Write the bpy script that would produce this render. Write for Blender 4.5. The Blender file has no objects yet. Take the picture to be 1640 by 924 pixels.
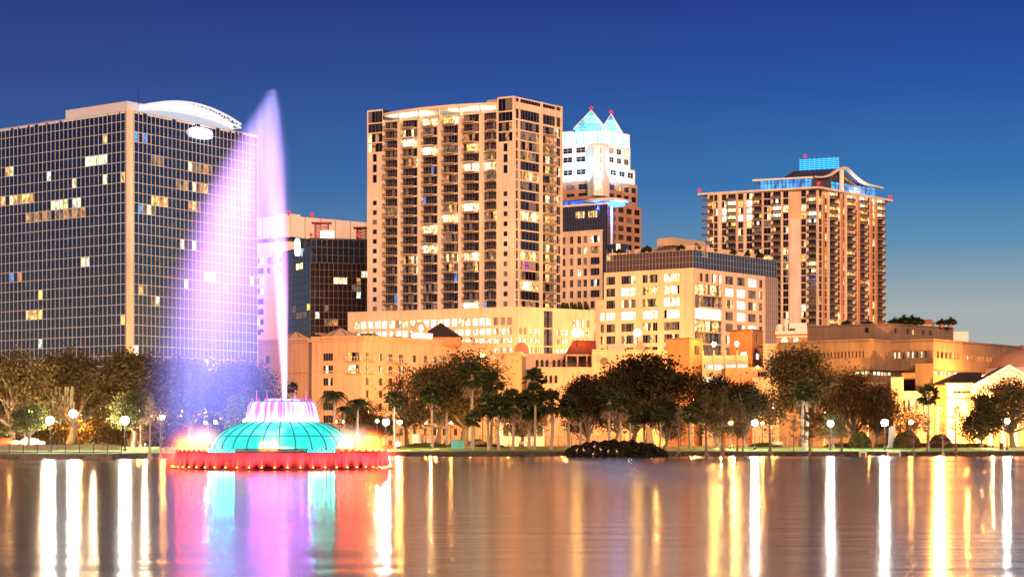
import bpy, math, random
import numpy as np
from mathutils import Vector

sc = bpy.context.scene
COL = sc.collection
rnd = random.Random(7)

# ---------------------------------------------------------------- camera
F, CH, CX, HY = 3000.0, 2.2, 820.0, 708.0       # focal length in photo pixels, eye height, optical centre, horizon row
cam_d = bpy.data.cameras.new('camera')
cam = bpy.data.objects.new('camera', cam_d); COL.objects.link(cam)
cam.location = (0, 0, CH); cam.rotation_euler = (math.radians(90), 0, 0)
cam_d.sensor_width = 36.0; cam_d.lens = 36.0 * F / 1640.0
cam_d.shift_y = (HY - 462.0) / 1640.0
cam_d.clip_start = 0.5; cam_d.clip_end = 20000
sc.camera = cam

# ---------------------------------------------------------------- render settings / exposure
sc.view_settings.view_transform = 'Standard'; sc.view_settings.look = 'None'
sc.view_settings.exposure = 2.0; sc.view_settings.gamma = 1.0
sc.view_settings.use_curve_mapping = False
sc.render.engine = 'CYCLES'
cy = sc.cycles
cy.use_denoising = True; cy.use_light_tree = True
cy.max_bounces = 5; cy.diffuse_bounces = 2; cy.glossy_bounces = 3; cy.transmission_bounces = 2
cy.volume_bounces = 0; cy.transparent_max_bounces = 12
cy.sample_clamp_indirect = 4.0; cy.sample_clamp_direct = 0.0
cy.caustics_reflective = False; cy.caustics_refractive = False
cy.volume_step_rate = 0.5

# ---------------------------------------------------------------- dusk sky
world = bpy.data.worlds.new('World'); sc.world = world; world.use_nodes = True
wn = world.node_tree; wn.nodes.clear()
def N(nt, t, **kw):
    n = nt.nodes.new(t)
    for k, v in kw.items(): setattr(n, k, v)
    return n
def ramp(nt, stops, interp='LINEAR'):
    r = N(nt, 'ShaderNodeValToRGB'); e = r.color_ramp.elements
    r.color_ramp.interpolation = interp
    while len(e) < len(stops): e.new(0.5)
    for k, (p, c) in enumerate(stops):
        e[k].position = p; e[k].color = (c[0], c[1], c[2], 1)
    return r
def maprange(nt, a, b, c, d):
    m = N(nt, 'ShaderNodeMapRange'); m.clamp = True
    for i, v in zip((1, 2, 3, 4), (a, b, c, d)): m.inputs[i].default_value = v
    return m
tc = N(wn, 'ShaderNodeTexCoord'); sx = N(wn, 'ShaderNodeSeparateXYZ')
wn.links.new(tc.outputs['Generated'], sx.inputs[0])
mz = maprange(wn, 0.0, 0.5, 0, 1); wn.links.new(sx.outputs['Z'], mz.inputs[0])
right = [(0, (.50, .45, .39)), (.06, (.46, .455, .42)), (.138, (.375, .43, .44)), (.204, (.127, .285, .45)), (.27, (.042, .185, .455)),
         (.37, (.024, .092, .37)), (.46, (.0175, .049, .28)), (1, (.008, .022, .12))]
left = [(0, (.32, .34, .38)), (.06, (.28, .32, .40)), (.138, (.19, .275, .42)), (.204, (.10, .19, .385)), (.27, (.052, .125, .335)),
        (.37, (.033, .071, .265)), (.46, (.022, .046, .225)), (1, (.008, .02, .11))]
r1, r2 = ramp(wn, right), ramp(wn, left)
for r in (r1, r2): wn.links.new(mz.outputs[0], r.inputs[0])
mx = maprange(wn, -.28, .20, 0, 1); wn.links.new(sx.outputs['X'], mx.inputs[0])
mixn = N(wn, 'ShaderNodeMix', data_type='RGBA')
wn.links.new(mx.outputs[0], mixn.inputs[0]); wn.links.new(r2.outputs[0], mixn.inputs[6]); wn.links.new(r1.outputs[0], mixn.inputs[7])
my = maprange(wn, -.5, .6, .5, 1); wn.links.new(sx.outputs['Y'], my.inputs[0])
vm = N(wn, 'ShaderNodeVectorMath', operation='SCALE')
wn.links.new(mixn.outputs[2], vm.inputs[0]); wn.links.new(my.outputs[0], vm.inputs[3])
bg = N(wn, 'ShaderNodeBackground'); bg.inputs[1].default_value = 0.25
wn.links.new(vm.outputs[0], bg.inputs[0])
wo = N(wn, 'ShaderNodeOutputWorld'); wn.links.new(bg.outputs[0], wo.inputs[0])

# low warm sun behind the camera, standing in for the diffuse city glow
sun_d = bpy.data.lights.new('sun', 'SUN'); sun_d.energy = 1.45; sun_d.angle = math.radians(22); sun_d.color = (1.0, .50, .255)
sun = bpy.data.objects.new('sun', sun_d); COL.objects.link(sun)
sun.rotation_euler = Vector((-0.16, 1.0, -math.tan(math.radians(14)))).to_track_quat('-Z', 'Y').to_euler()
sun.location = (30, -50, 60)

# ---------------------------------------------------------------- helpers
def pt(px, d): return Vector(((px - CX) * d / F, d))
def zz(py, d): return CH + (HY - py) * d / F
def dep(py, H): return (H - CH) * F / (HY - py)
LOC = {}
def link(o, parent=None, loc=(0, 0, 0)):
    loc = Vector(loc); COL.objects.link(o)
    if parent is not None:
        o.parent = parent; o.location = loc - LOC[parent.name]
    else: o.location = loc
    LOC[o.name] = loc
    return o
def tag(o, label=None, cat=None, group=None, kind=None):
    if label: o['label'] = label
    if cat: o['category'] = cat
    if group: o['group'] = group
    if kind: o['kind'] = kind
    return o
def empty(name, loc, label, cat, group=None):
    o = bpy.data.objects.new(name, None); o.empty_display_size = 0.5
    return tag(link(o, None, loc), label, cat, group)

class MB:
    def __init__(s): s.v = []; s.f = []; s.m = []; s.mats = []
    def mi(s, mat):
        if mat not in s.mats: s.mats.append(mat)
        return s.mats.index(mat)
    def poly(s, pts, mat):
        n = len(s.v); s.v.extend(tuple(p) for p in pts); s.f.append(tuple(range(n, n + len(pts)))); s.m.append(s.mi(mat))
    def obox(s, p, a, b, c, mat):
        p, a, b, c = Vector(p), Vector(a), Vector(b), Vector(c)
        if a.cross(b).dot(c) < 0: a, b = b, a
        q = [p, p + a, p + a + b, p + b, p + c, p + a + c, p + a + b + c, p + b + c]
        n = len(s.v); s.v.extend(tuple(x) for x in q); k = s.mi(mat)
        for f in ((0, 3, 2, 1), (4, 5, 6, 7), (0, 1, 5, 4), (1, 2, 6, 5), (2, 3, 7, 6), (3, 0, 4, 7)):
            s.f.append(tuple(n + i for i in f)); s.m.append(k)
    def box(s, x0, y0, z0, x1, y1, z1, mat): s.obox((x0, y0, z0), (x1 - x0, 0, 0), (0, y1 - y0, 0), (0, 0, z1 - z0), mat)
    def prism(s, pl, z0, z1, mat, top=None):
        pl = [Vector((p[0], p[1])) for p in pl]
        if sum(pl[i - 1].x * pl[i].y - pl[i].x * pl[i - 1].y for i in range(len(pl))) < 0: pl = pl[::-1]
        for i in range(len(pl)):
            a, b = pl[i - 1], pl[i]
            s.poly(((a.x, a.y, z0), (b.x, b.y, z0), (b.x, b.y, z1), (a.x, a.y, z1)), mat)
        s.poly([(p.x, p.y, z1) for p in pl], top or mat); s.poly([(p.x, p.y, z0) for p in pl[::-1]], mat)
    def lathe(s, c, prof, n, mat, a0=0.0, a1=2 * math.pi):
        base = len(s.v); full = abs(a1 - a0 - 2 * math.pi) < 1e-6; cols = n if full else n + 1
        for i in range(cols):
            a = a0 + (a1 - a0) * i / n
            for r, z in prof: s.v.append((c[0] + r * math.cos(a), c[1] + r * math.sin(a), c[2] + z))
        k = s.mi(mat); m = len(prof)
        for i in range(n):
            j = (i + 1) % cols
            for q in range(m - 1):
                s.f.append((base + i * m + q, base + j * m + q, base + j * m + q + 1, base + i * m + q + 1)); s.m.append(k)
    def tube(s, pts, rads, n, mat, cap=True):
        pts = [Vector(p) for p in pts]; base = len(s.v); k = s.mi(mat)
        for i, p in enumerate(pts):
            d = (pts[min(i + 1, len(pts) - 1)] - pts[max(i - 1, 0)]).normalized()
            ref = Vector((0, 0, 1)) if abs(d.z) < .9 else Vector((1, 0, 0))
            x = d.cross(ref).normalized(); y = d.cross(x)
            for j in range(n):
                a = 2 * math.pi * j / n
                s.v.append(tuple(p + (x * math.cos(a) + y * math.sin(a)) * rads[i]))
        for i in range(len(pts) - 1):
            for j in range(n):
                q = (j + 1) % n
                s.f.append((base + i * n + j, base + i * n + q, base + (i + 1) * n + q, base + (i + 1) * n + j)); s.m.append(k)
        if cap:
            s.f.append(tuple(base + (len(pts) - 1) * n + j for j in range(n))); s.m.append(k)
            s.f.append(tuple(base + j for j in range(n))[::-1]); s.m.append(k)
    def ball(s, c, r, mat, n=10, sz=1.0):
        m = max(4, n // 2 + 1)
        s.lathe(c, [(r * math.sin(math.pi * i / m) + 1e-4, -r * sz * math.cos(math.pi * i / m)) for i in range(m + 1)], n, mat)
    def build(s, name, parent=None, loc=None, smooth=False):
        loc = Vector(loc) if loc is not None else (LOC[parent.name] if parent is not None else Vector((0, 0, 0)))
        me = bpy.data.meshes.new(name)
        me.from_pydata([(x - loc.x, y - loc.y, z - loc.z) for x, y, z in s.v], [], s.f)
        for m in s.mats: me.materials.append(m)
        me.polygons.foreach_set('material_index', s.m)
        if smooth: me.polygons.foreach_set('use_smooth', [True] * len(s.f))
        me.update()
        return link(bpy.data.objects.new(name, me), parent, loc)

# ---------------------------------------------------------------- materials
def newmat(name):
    m = bpy.data.materials.new(name); m.use_nodes = True; m.node_tree.nodes.clear()
    o = N(m.node_tree, 'ShaderNodeOutputMaterial'); return m, m.node_tree, o
def surf(name, col, rough=.85, var=.24, scale=.12, metal=0, streak=True, bump=0.0, spec=.4, fine=1.3):
    m, nt, o = newmat(name); L = nt.links.new
    b = N(nt, 'ShaderNodeBsdfPrincipled'); b.inputs['Roughness'].default_value = rough; b.inputs['Metallic'].default_value = metal
    b.inputs['Specular IOR Level'].default_value = spec
    g = N(nt, 'ShaderNodeNewGeometry')
    n1 = N(nt, 'ShaderNodeTexNoise'); n1.inputs['Scale'].default_value = scale; n1.inputs['Detail'].default_value = 4
    L(g.outputs['Position'], n1.inputs['Vector'])
    mp = N(nt, 'ShaderNodeMapping'); mp.inputs['Scale'].default_value = (fine, fine, .06 if streak else fine)
    L(g.outputs['Position'], mp.inputs['Vector'])
    n2 = N(nt, 'ShaderNodeTexNoise'); n2.inputs['Scale'].default_value = 1; n2.inputs['Detail'].default_value = 3
    L(mp.outputs[0], n2.inputs['Vector'])
    ad = N(nt, 'ShaderNodeMath', operation='ADD'); L(n1.outputs[0], ad.inputs[0]); L(n2.outputs[0], ad.inputs[1])
    mr = maprange(nt, .6, 1.4, 1 - var, 1 + var); L(ad.outputs[0], mr.inputs[0])
    sc_ = N(nt, 'ShaderNodeVectorMath', operation='SCALE'); sc_.inputs[0].default_value = col[:3]; L(mr.outputs[0], sc_.inputs[3])
    L(sc_.outputs[0], b.inputs['Base Color'])
    if bump:
        bp = N(nt, 'ShaderNodeBump'); bp.inputs['Strength'].default_value = bump; bp.inputs['Distance'].default_value = .1
        L(n2.outputs[0], bp.inputs['Height']); L(bp.outputs[0], b.inputs['Normal'])
    L(b.outputs[0], o.inputs[0]); return m
def glass(name, col, rough=.06, spec=.8, wob=.02, em=None, ior=1.55):
    m, nt, o = newmat(name); L = nt.links.new
    b = N(nt, 'ShaderNodeBsdfPrincipled'); b.inputs['Base Color'].default_value = (*col, 1); b.inputs['Roughness'].default_value = rough
    b.inputs['Specular IOR Level'].default_value = spec; b.inputs['IOR'].default_value = ior
    g = N(nt, 'ShaderNodeNewGeometry'); n1 = N(nt, 'ShaderNodeTexNoise'); n1.inputs['Scale'].default_value = .5; n1.inputs['Detail'].default_value = 2
    L(g.outputs['Position'], n1.inputs['Vector'])
    bp = N(nt, 'ShaderNodeBump'); bp.inputs['Strength'].default_value = 1.0; bp.inputs['Distance'].default_value = wob
    L(n1.outputs[0], bp.inputs['Height']); L(bp.outputs[0], b.inputs['Normal'])
    if em: b.inputs['Emission Color'].default_value = (*em[:3], 1); b.inputs['Emission Strength'].default_value = em[3]
    L(b.outputs[0], o.inputs[0]); return m
def lit(name, col, strength, lo=.25, sx_=1.4, sz_=.9, floor_col=None):
    """a lit room seen through its window: brightness broken up by curtains and furniture"""
    m, nt, o = newmat(name); L = nt.links.new
    g = N(nt, 'ShaderNodeNewGeometry'); mp = N(nt, 'ShaderNodeMapping'); mp.inputs['Scale'].default_value = (sx_, sx_, sz_)
    L(g.outputs['Position'], mp.inputs['Vector'])
    n1 = N(nt, 'ShaderNodeTexNoise'); n1.inputs['Scale'].default_value = 1; n1.inputs['Detail'].default_value = 2; L(mp.outputs[0], n1.inputs['Vector'])
    mr = maprange(nt, .36, .6, lo, 1.15); L(n1.outputs[0], mr.inputs[0])
    n2 = N(nt, 'ShaderNodeTexNoise'); n2.inputs['Scale'].default_value = .35; L(g.outputs['Position'], n2.inputs['Vector'])
    hs = N(nt, 'ShaderNodeHueSaturation'); hs.inputs['Color'].default_value = (*col, 1)
    mh = maprange(nt, .3, .7, .475, .525); L(n2.outputs[0], mh.inputs[0]); L(mh.outputs[0], hs.inputs['Hue'])
    ms = N(nt, 'ShaderNodeMath', operation='MULTIPLY'); ms.inputs[1].default_value = strength; L(mr.outputs[0], ms.inputs[0])
    b = N(nt, 'ShaderNodeBsdfPrincipled'); b.inputs['Base Color'].default_value = (.03, .03, .03, 1); b.inputs['Roughness'].default_value = .12
    L(hs.outputs[0], b.inputs['Emission Color']); L(ms.outputs[0], b.inputs['Emission Strength'])
    L(b.outputs[0], o.inputs[0]); m.cycles.emission_sampling = 'NONE'; return m
def emit(name, col, strength, sample=True):
    m, nt, o = newmat(name); e = N(nt, 'ShaderNodeEmission'); e.inputs[0].default_value = (*col, 1); e.inputs[1].default_value = strength
    nt.links.new(e.outputs[0], o.inputs[0])
    if not sample: m.cycles.emission_sampling = 'NONE'
    return m
def leafmat(name, c1, c2, trans=.38):
    m, nt, o = newmat(name); L = nt.links.new
    g = N(nt, 'ShaderNodeNewGeometry'); n1 = N(nt, 'ShaderNodeTexNoise'); n1.inputs['Scale'].default_value = .6; n1.inputs['Detail'].default_value = 3
    L(g.outputs['Position'], n1.inputs['Vector'])
    ad = N(nt, 'ShaderNodeMath', operation='ADD'); L(n1.outputs[0], ad.inputs[0]); L(g.outputs['Random Per Island'], ad.inputs[1])
    mr = maprange(nt, .45, 1.45, 0, 1); L(ad.outputs[0], mr.inputs[0])
    mx_ = N(nt, 'ShaderNodeMix', data_type='RGBA'); mx_.inputs[6].default_value = (*c1, 1); mx_.inputs[7].default_value = (*c2, 1); L(mr.outputs[0], mx_.inputs[0])
    b = N(nt, 'ShaderNodeBsdfPrincipled'); b.inputs['Roughness'].default_value = .6; b.inputs['Specular IOR Level'].default_value = .25
    L(mx_.outputs[2], b.inputs['Base Color'])
    t = N(nt, 'ShaderNodeBsdfTranslucent'); L(mx_.outputs[2], t.inputs[0])
    ms = N(nt, 'ShaderNodeMixShader'); ms.inputs[0].default_value = trans; L(b.outputs[0], ms.inputs[1]); L(t.outputs[0], ms.inputs[2])
    L(ms.outputs[0], o.inputs[0]); return m

M = {}
M['peach'] = surf('peach_stucco', (.66, .60, .54))
M['peach2'] = surf('warm_precast', (.66, .56, .45))
M['cream'] = surf('cream_stucco', (.60, .46, .33))
M['pinkwall'] = surf('pale_pink_stucco', (.55, .37, .27))
M['white'] = surf('white_cladding', (.78, .78, .77), var=.06)
M['offwhite'] = surf('offwhite_panel', (.70, .68, .66), var=.1)
M['brown'] = surf('brown_granite', (.36, .22, .17))
M['terra'] = surf('terracotta_render', (.50, .23, .13))
M['orange'] = surf('orange_brick', (.52, .26, .12))
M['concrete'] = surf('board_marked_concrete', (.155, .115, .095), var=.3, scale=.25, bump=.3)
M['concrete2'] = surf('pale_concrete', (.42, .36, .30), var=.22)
M['dkroof'] = surf('dark_roofing', (.035, .03, .035), streak=False)
M['redroof'] = surf('red_tile', (.22, .03, .02), streak=False)
M['roof'] = surf('grey_roofing', (.22, .21, .20), streak=False)
M['metal'] = surf('grey_metal', (.35, .33, .33), rough=.5, metal=.3, var=.08)
M['dkmetal'] = surf('dark_metal', (.03, .03, .035), rough=.5, var=.1)
M['coolwhite'] = surf('cool_white_panel', (.52, .60, .74), var=.05)
M['mull'] = surf('pink_mullion', (.40, .47, .62), rough=.6, var=.06)
M['mull2'] = surf('bronze_mullion', (.10, .075, .07), rough=.5, var=.1)
M['frame'] = surf('window_frame', (.20, .165, .15), rough=.6, var=.06)
M['rail'] = surf('balcony_rail', (.11, .075, .08), rough=.6, var=.1)
M['dkrail'] = surf('dark_balcony', (.10, .07, .06), rough=.6, var=.1)
M['glass'] = glass('navy_glass', (.006, .009, .024), spec=1.0, wob=.05, ior=1.9)
M['glassb'] = glass('blue_glass', (.022, .035, .085))
M['glassbr'] = glass('bronze_glass', (.07, .045, .034))
M['glassdk'] = glass('smoked_glass', (.018, .012, .012))
M['glasspk'] = glass('rosy_glass', (.26, .19, .17), rough=.3)
M['beacon'] = emit('red_beacon', (1, .02, .05), .6, False)
WK = {
 'd': glass('window_dark', (.006, .006, .012)), 'n': glass('window_navy', (.016, .02, .035)),
 'g': glass('window_blind', (.16, .15, .16), rough=.35), 'G': glass('window_curtain', (.30, .27, .26), rough=.5),
 'W': lit('window_lit_white', (1, .92, .70), .85, .45), 'w': lit('window_lit_warm', (1, .76, .36), .62, .18),
 'y': lit('window_lit_amber', (1, .56, .15), .46, .14), 'o': lit('window_lit_orange', (1, .42, .13), .22, .15),
 'p': lit('window_lit_dim', (.8, .50, .30), .075, .1), 'c': lit('window_lit_cool', (.80, 1, .72), .45, .25),
 'b': lit('window_lit_blue', (.06, .35, 1), .30, .2), 'v': lit('window_lit_violet', (.7, .1, .8), .2, .1),
}
def pick(w): 
    k = list(w); return rnd.choices(k, [w[i] for i in k])[0]

# ---------------------------------------------------------------- facade kit
class Face:
    """a vertical wall plane from A to B (left to right as seen from the lake)"""
    def __init__(s, A, B):
        s.A = Vector((A[0], A[1])); s.B = Vector((B[0], B[1])); d = s.B - s.A; s.L = d.length; s.U = d / s.L; s.Nn = Vector((s.U.y, -s.U.x))
    def u(s, px):
        k = (px - CX) / F; return (k * s.A.y - s.A.x) / (s.U.x - k * s.U.y)
    def z(s, py, u): return zz(py, (s.A + s.U * u).y)
    def p(s, u, z, out=0.0):
        q = s.A + s.U * u + s.Nn * out; return Vector((q.x, q.y, z))
    def U3(s): return Vector((s.U.x, s.U.y, 0))
    def N3(s): return Vector((s.Nn.x, s.Nn.y, 0))
    def slab(s, mb, u0, u1, z0, z1, o0, o1, mat):
        mb.obox(s.p(u0, z0, o0), s.U3() * (u1 - u0), s.N3() * (o1 - o0), (0, 0, z1 - z0), mat)

def holes_wall(mb, fc, u0, u1, z0, z1, holes, mat, depth):
    us = sorted({round(x, 3) for h in holes for x in h[:2]} | {round(u0, 3), round(u1, 3)})
    zs = sorted({round(x, 3) for h in holes for x in h[2:4]} | {round(z0, 3), round(z1, 3)})
    H = set()
    ui = {x: i for i, x in enumerate(us)}; zi = {x: i for i, x in enumerate(zs)}
    for h in holes:
        for i in range(ui[round(h[0], 3)], ui[round(h[1], 3)]):
            for j in range(zi[round(h[2], 3)], zi[round(h[3], 3)]): H.add((i, j))
    for j in range(len(zs) - 1):
        i = 0
        while i < len(us) - 1:
            if (i, j) in H: i += 1; continue
            k = i
            while k < len(us) - 1 and (k, j) not in H: k += 1
            mb.poly((fc.p(us[i], zs[j]), fc.p(us[k], zs[j]), fc.p(us[k], zs[j + 1]), fc.p(us[i], zs[j + 1])), mat); i = k
    for a, b, c, d in holes:
        for q in (((a, c), (b, c)), ((b, c), (b, d)), ((b, d), (a, d)), ((a, d), (a, c))):
            (ua, za), (ub, zb) = q
            mb.poly((fc.p(ua, za), fc.p(ub, zb), fc.p(ub, zb, -depth), fc.p(ua, za, -depth)), mat)

class Bld:
    def __init__(s, name, label, cat, loc, group=None):
        s.root = empty(name, loc, label, cat, group); s.wall = MB(); s.wins = []; s.bals = []; s.balname = 'balcony'
    def win(s, fc, u0, u1, z0, z1, panes, depth=.3, fr=None, hbar=None, bar=.075):
        s.wins.append((fc, u0, u1, z0, z1, panes, depth, fr or M['frame'], hbar, bar))
    def facade(s, fc, u0, u1, z0, z1, mat, wins, depth=.3, fr=None, hbar=None):
        """wins: list of (u0,u1,z0,z1,panes)"""
        holes_wall(s.wall, fc, u0, u1, z0, z1, [w[:4] for w in wins], mat, depth)
        for w in wins: s.win(fc, *w[:4], w[4], depth - .02, fr, hbar)
    def _window(s, mb, w):
        fc, u0, u1, z0, z1, panes, dp, fr, hbar, bar = w
        n = len(panes); du = (u1 - u0) / n
        for i, k in enumerate(panes):
            a, b = u0 + i * du, u0 + (i + 1) * du
            mb.poly((fc.p(a, z0, -dp), fc.p(b, z0, -dp), fc.p(b, z1, -dp), fc.p(a, z1, -dp)), WK[k])
        for i in range(n + 1):
            u = min(max(u0 + i * du - bar / 2, u0), u1 - bar)
            fc.slab(mb, u, u + bar, z0, z1, -dp + .003, -dp + .07, fr)
        for z in [z0, z1 - bar] + ([z0 + (z1 - z0) * hbar] if hbar else []):
            fc.slab(mb, u0 + bar, u1 - bar, z, z + bar * .9, -dp + .004, -dp + .06, fr)
    def finish(s, wallmat=None, cap_w=96, cap_b=96):
        if s.wall.f: s.wall.build('wall', s.root)
        key = lambda w: -(w[2] - w[1]) * (w[4] - w[3]) / (w[0].p(w[1], 0).y ** 2) * (1 + .6 * any(k in 'WwycbG' for k in w[5]))
        ws = sorted(s.wins, key=key)
        if len(ws) <= 100: cap_w = 100
        for w in ws[:cap_w]:
            mb = MB(); s._window(mb, w); c = w[0].p((w[1] + w[2]) / 2, (w[3] + w[4]) / 2, -w[6]); mb.build('window', s.root, c)
        if ws[cap_w:]:
            mb = MB()
            for w in ws[cap_w:]: s._window(mb, w)
            tag(mb.build('window', s.root), kind='stuff')
        bs = s.bals
        if len(bs) <= 100: cap_b = 100
        for k, (fn, c) in enumerate(bs[:cap_b]):
            mb = MB(); fn(mb); mb.build(s.balname, s.root, c)
        if bs[cap_b:]:
            mb = MB()
            for fn, c in bs[cap_b:]: fn(mb)
            tag(mb.build(s.balname, s.root), kind='stuff')
        return s.root
    def part(s, name, fn, smooth=False, loc=None, parent=None):
        mb = MB(); fn(mb); return mb.build(name, parent or s.root, loc, smooth)
    def beacon(s, p, r=.5):
        return s.part('beacon', lambda mb: (mb.ball(p, r, M['beacon'], 8), mb.tube([(p[0], p[1], p[2] - 1.2), (p[0], p[1], p[2] - r)], [.12, .12], 5, M['dkmetal'])), loc=p)

def balcony(fc, u0, u1, z, depth=1.5, rail=None, slab=None, solid=False):
    rail = rail or M['rail']; slab = slab or M['peach']
    def fn(mb):
        fc.slab(mb, u0, u1, z - .08, z + .05, .005, depth, slab)
        fc.slab(mb, u0, u1, z + 1.0, z + 1.07, depth - .1, depth, rail)
        for u in (u0, u1 - .08): fc.slab(mb, u, u + .08, z + 1.0, z + 1.09, .005, depth - .1, rail)
        if solid:
            fc.slab(mb, u0, u1, z + .1, z + .95, depth - .07, depth - .03, rail)
            for u in (u0, u1 - .05): fc.slab(mb, u, u + .05, z + .1, z + .95, .005, depth - .1, rail)
        else:
            n = max(2, int((u1 - u0) / .85))
            for i in range(n + 1):
                u = u0 + (u1 - u0 - .09) * i / n
                fc.slab(mb, u, u + .055, z + .06, z + 1.0, depth - .09, depth - .01, rail)
            for q in (.3, .75):
                for u in (u0, u1 - .07): fc.slab(mb, u, u + .07, z + .06, z + 1.0, depth * q, depth * q + .08, rail)
    return fn, fc.p((u0 + u1) / 2, z, depth / 2)

def back_poly(*pts):
    return [Vector((p[0], p[1])) for p in pts]
# ================================================================ SETTING: water, ground, lawn, street
def shore(x):
    pts_ = [(-400, 244), (-52, 244), (-49, 262), (-36, 288), (-18, 300), (30, 303), (110, 306), (400, 312)]
    for (x0, y0), (x1, y1) in zip(pts_, pts_[1:]):
        if x <= x1: return y0 + (y1 - y0) * (x - x0) / (x1 - x0)
    return 312
def gz(x, y): return .70 + .70 * min(1, max(0, (y - shore(x) - 1.0) / 40))

def make_water():
    m, nt, o = newmat('lake_water'); L = nt.links.new
    b = N(nt, 'ShaderNodeBsdfPrincipled'); b.inputs['Base Color'].default_value = (.012, .016, .03, 1)
    b.inputs['IOR'].default_value = 1.45; b.inputs['Specular IOR Level'].default_value = .9
    g = N(nt, 'ShaderNodeNewGeometry')
    mp = N(nt, 'ShaderNodeMapping'); mp.inputs['Scale'].default_value = (.10, .55, 1); L(g.outputs['Position'], mp.inputs[0])
    n1 = N(nt, 'ShaderNodeTexNoise'); n1.inputs['Scale'].default_value = 1; n1.inputs['Detail'].default_value = 4; L(mp.outputs[0], n1.inputs[0])
    bp = N(nt, 'ShaderNodeBump'); bp.inputs['Strength'].default_value = 1; bp.inputs['Distance'].default_value = .034
    L(n1.outputs[0], bp.inputs['Height']); L(bp.outputs[0], b.inputs['Normal'])
    # wind-ruffled patches are rougher
    mp2 = N(nt, 'ShaderNodeMapping'); mp2.inputs['Scale'].default_value = (.010, .025, 1); mp2.inputs['Location'].default_value = (.3, .1, 0); L(g.outputs['Position'], mp2.inputs[0])
    n2 = N(nt, 'ShaderNodeTexNoise'); n2.inputs['Scale'].default_value = 1; n2.inputs['Detail'].default_value = 3; L(mp2.outputs[0], n2.inputs[0])
    mr = maprange(nt, .35, .7, .135, .19); L(n2.outputs[0], mr.inputs[0])
    mp3 = N(nt, 'ShaderNodeMapping'); mp3.inputs['Location'].default_value = (-9 / 9.0, -165 / 85.0, 0); mp3.inputs['Scale'].default_value = (1 / 9.0, 1 / 85.0, 0); L(g.outputs['Position'], mp3.inputs[0])
    ln = N(nt, 'ShaderNodeVectorMath', operation='LENGTH'); L(mp3.outputs[0], ln.inputs[0])
    pm = maprange(nt, 1.15, 0, 0, .13); pm.interpolation_type = 'SMOOTHSTEP'; L(ln.outputs['Value'], pm.inputs[0])
    pa = N(nt, 'ShaderNodeMath', operation='ADD'); L(mr.outputs[0], pa.inputs[0]); L(pm.outputs[0], pa.inputs[1]); L(pa.outputs[0], b.inputs['Roughness'])
    L(b.outputs[0], o.inputs[0])
    mb = MB(); mb.poly(((-4000, -1500, 0), (4000, -1500, 0), (4000, 330, 0), (-4000, 330, 0)), m)
    tag(mb.build('water'), kind='structure')
make_water()

M['grass'] = surf('lawn_grass', (.11, .23, .035), var=.45, scale=.5, streak=False, fine=3, bump=.5)
M['asphalt'] = surf('asphalt', (.05, .05, .05), streak=False)
M['soil'] = surf('city_ground', (.09, .08, .07), streak=False)
M['seawall'] = surf('wet_seawall', (.035, .032, .03), var=.5, scale=.8, streak=False, fine=2.5, bump=.6)
M['paving'] = surf('promenade_paving', (.28, .26, .24), streak=False)
def sheet(name, xs, rows, mat):
    """rows: functions of x giving (y, z)"""
    mb = MB()
    for a, b in zip(xs, xs[1:]):
        for r0, r1 in zip(rows, rows[1:]):
            (ya, za), (yb, zb), (yc, zc), (yd, zd) = r0(a), r0(b), r1(b), r1(a)
            mb.poly(((a, ya, za), (b, yb, zb), (b, yc, zc), (a, yd, zd)), mat)
    return tag(mb.build(name), kind='structure')
XS = [-3000, -400, -150, -110, -80, -66, -58, -52, -50.5, -49, -45, -40, -36, -27, -18, -6, 6, 18, 30, 50, 70, 90, 110, 150, 250, 400, 3000]
sheet('ground', XS, [lambda x: (shore(x) + .2, .68), lambda x: (shore(x) + 1.0, .68), lambda x: (shore(x) + 41, 1.38), lambda x: (420, 1.38), lambda x: (900, 1.38), lambda x: (12000, 1.38)], M['soil'])
sheet('lawn', [x for x in XS if -420 < x < 420], [lambda x: (shore(x) + .75, .70), lambda x: (shore(x) + 1.0, .70), lambda x: (shore(x) + 41, 1.40), lambda x: (max(352, shore(x) + 60), 1.40)], M['grass'])
sheet('street', [-400, -100, 0, 100, 400], [lambda x: (366, 1.388), lambda x: (382, 1.388)], M['asphalt'])
sheet('pavement', [-400, -100, 0, 100, 400], [lambda x: (361.5, 1.52), lambda x: (365.9, 1.52)], M['paving'])

def make_seawall(x0, x1, label, mat):
    xs = [x for x in XS if x0 < x < x1]; xs = [x0] + xs + [x1]
    mb = MB()
    for a, b in zip(xs, xs[1:]):
        ya, yb = shore(a), shore(b)
        q = [(a, ya - .25), (b, yb - .25), (b, yb + .7), (a, ya + .7)]
        mb.poly(((a, ya - .3, -.6), (b, yb - .3, -.6), (b, yb - .12, .66), (a, ya - .12, .66)), mat)
        mb.poly(((a, ya - .12, .66), (b, yb - .12, .66), (b, yb + .8, .745), (a, ya + .8, .745)), mat)
        mb.poly(((a, ya + .8, .745), (b, yb + .8, .745), (b, yb + .8, .3), (a, ya + .8, .3)), mat)
    r = rnd
    for i in range(int((x1 - x0) * 1.2)):              # rough stone facing
        x = r.uniform(x0, x1); y = shore(x) - .2
        s = r.uniform(.2, .45); mb.ball((x, y - .1, r.uniform(-.05, .5)), s, mat, 6, .7)
    tag(mb.build('seawall'), label, 'seawall')
make_seawall(-46.0, 400, 'long dark stone seawall edging the green lawn by the lake', M['seawall'])
make_seawall(-150, -46.01, 'low grey seawall under the railed promenade at the lake edge', surf('grey_seawall', (.10, .10, .10), var=.3))

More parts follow.
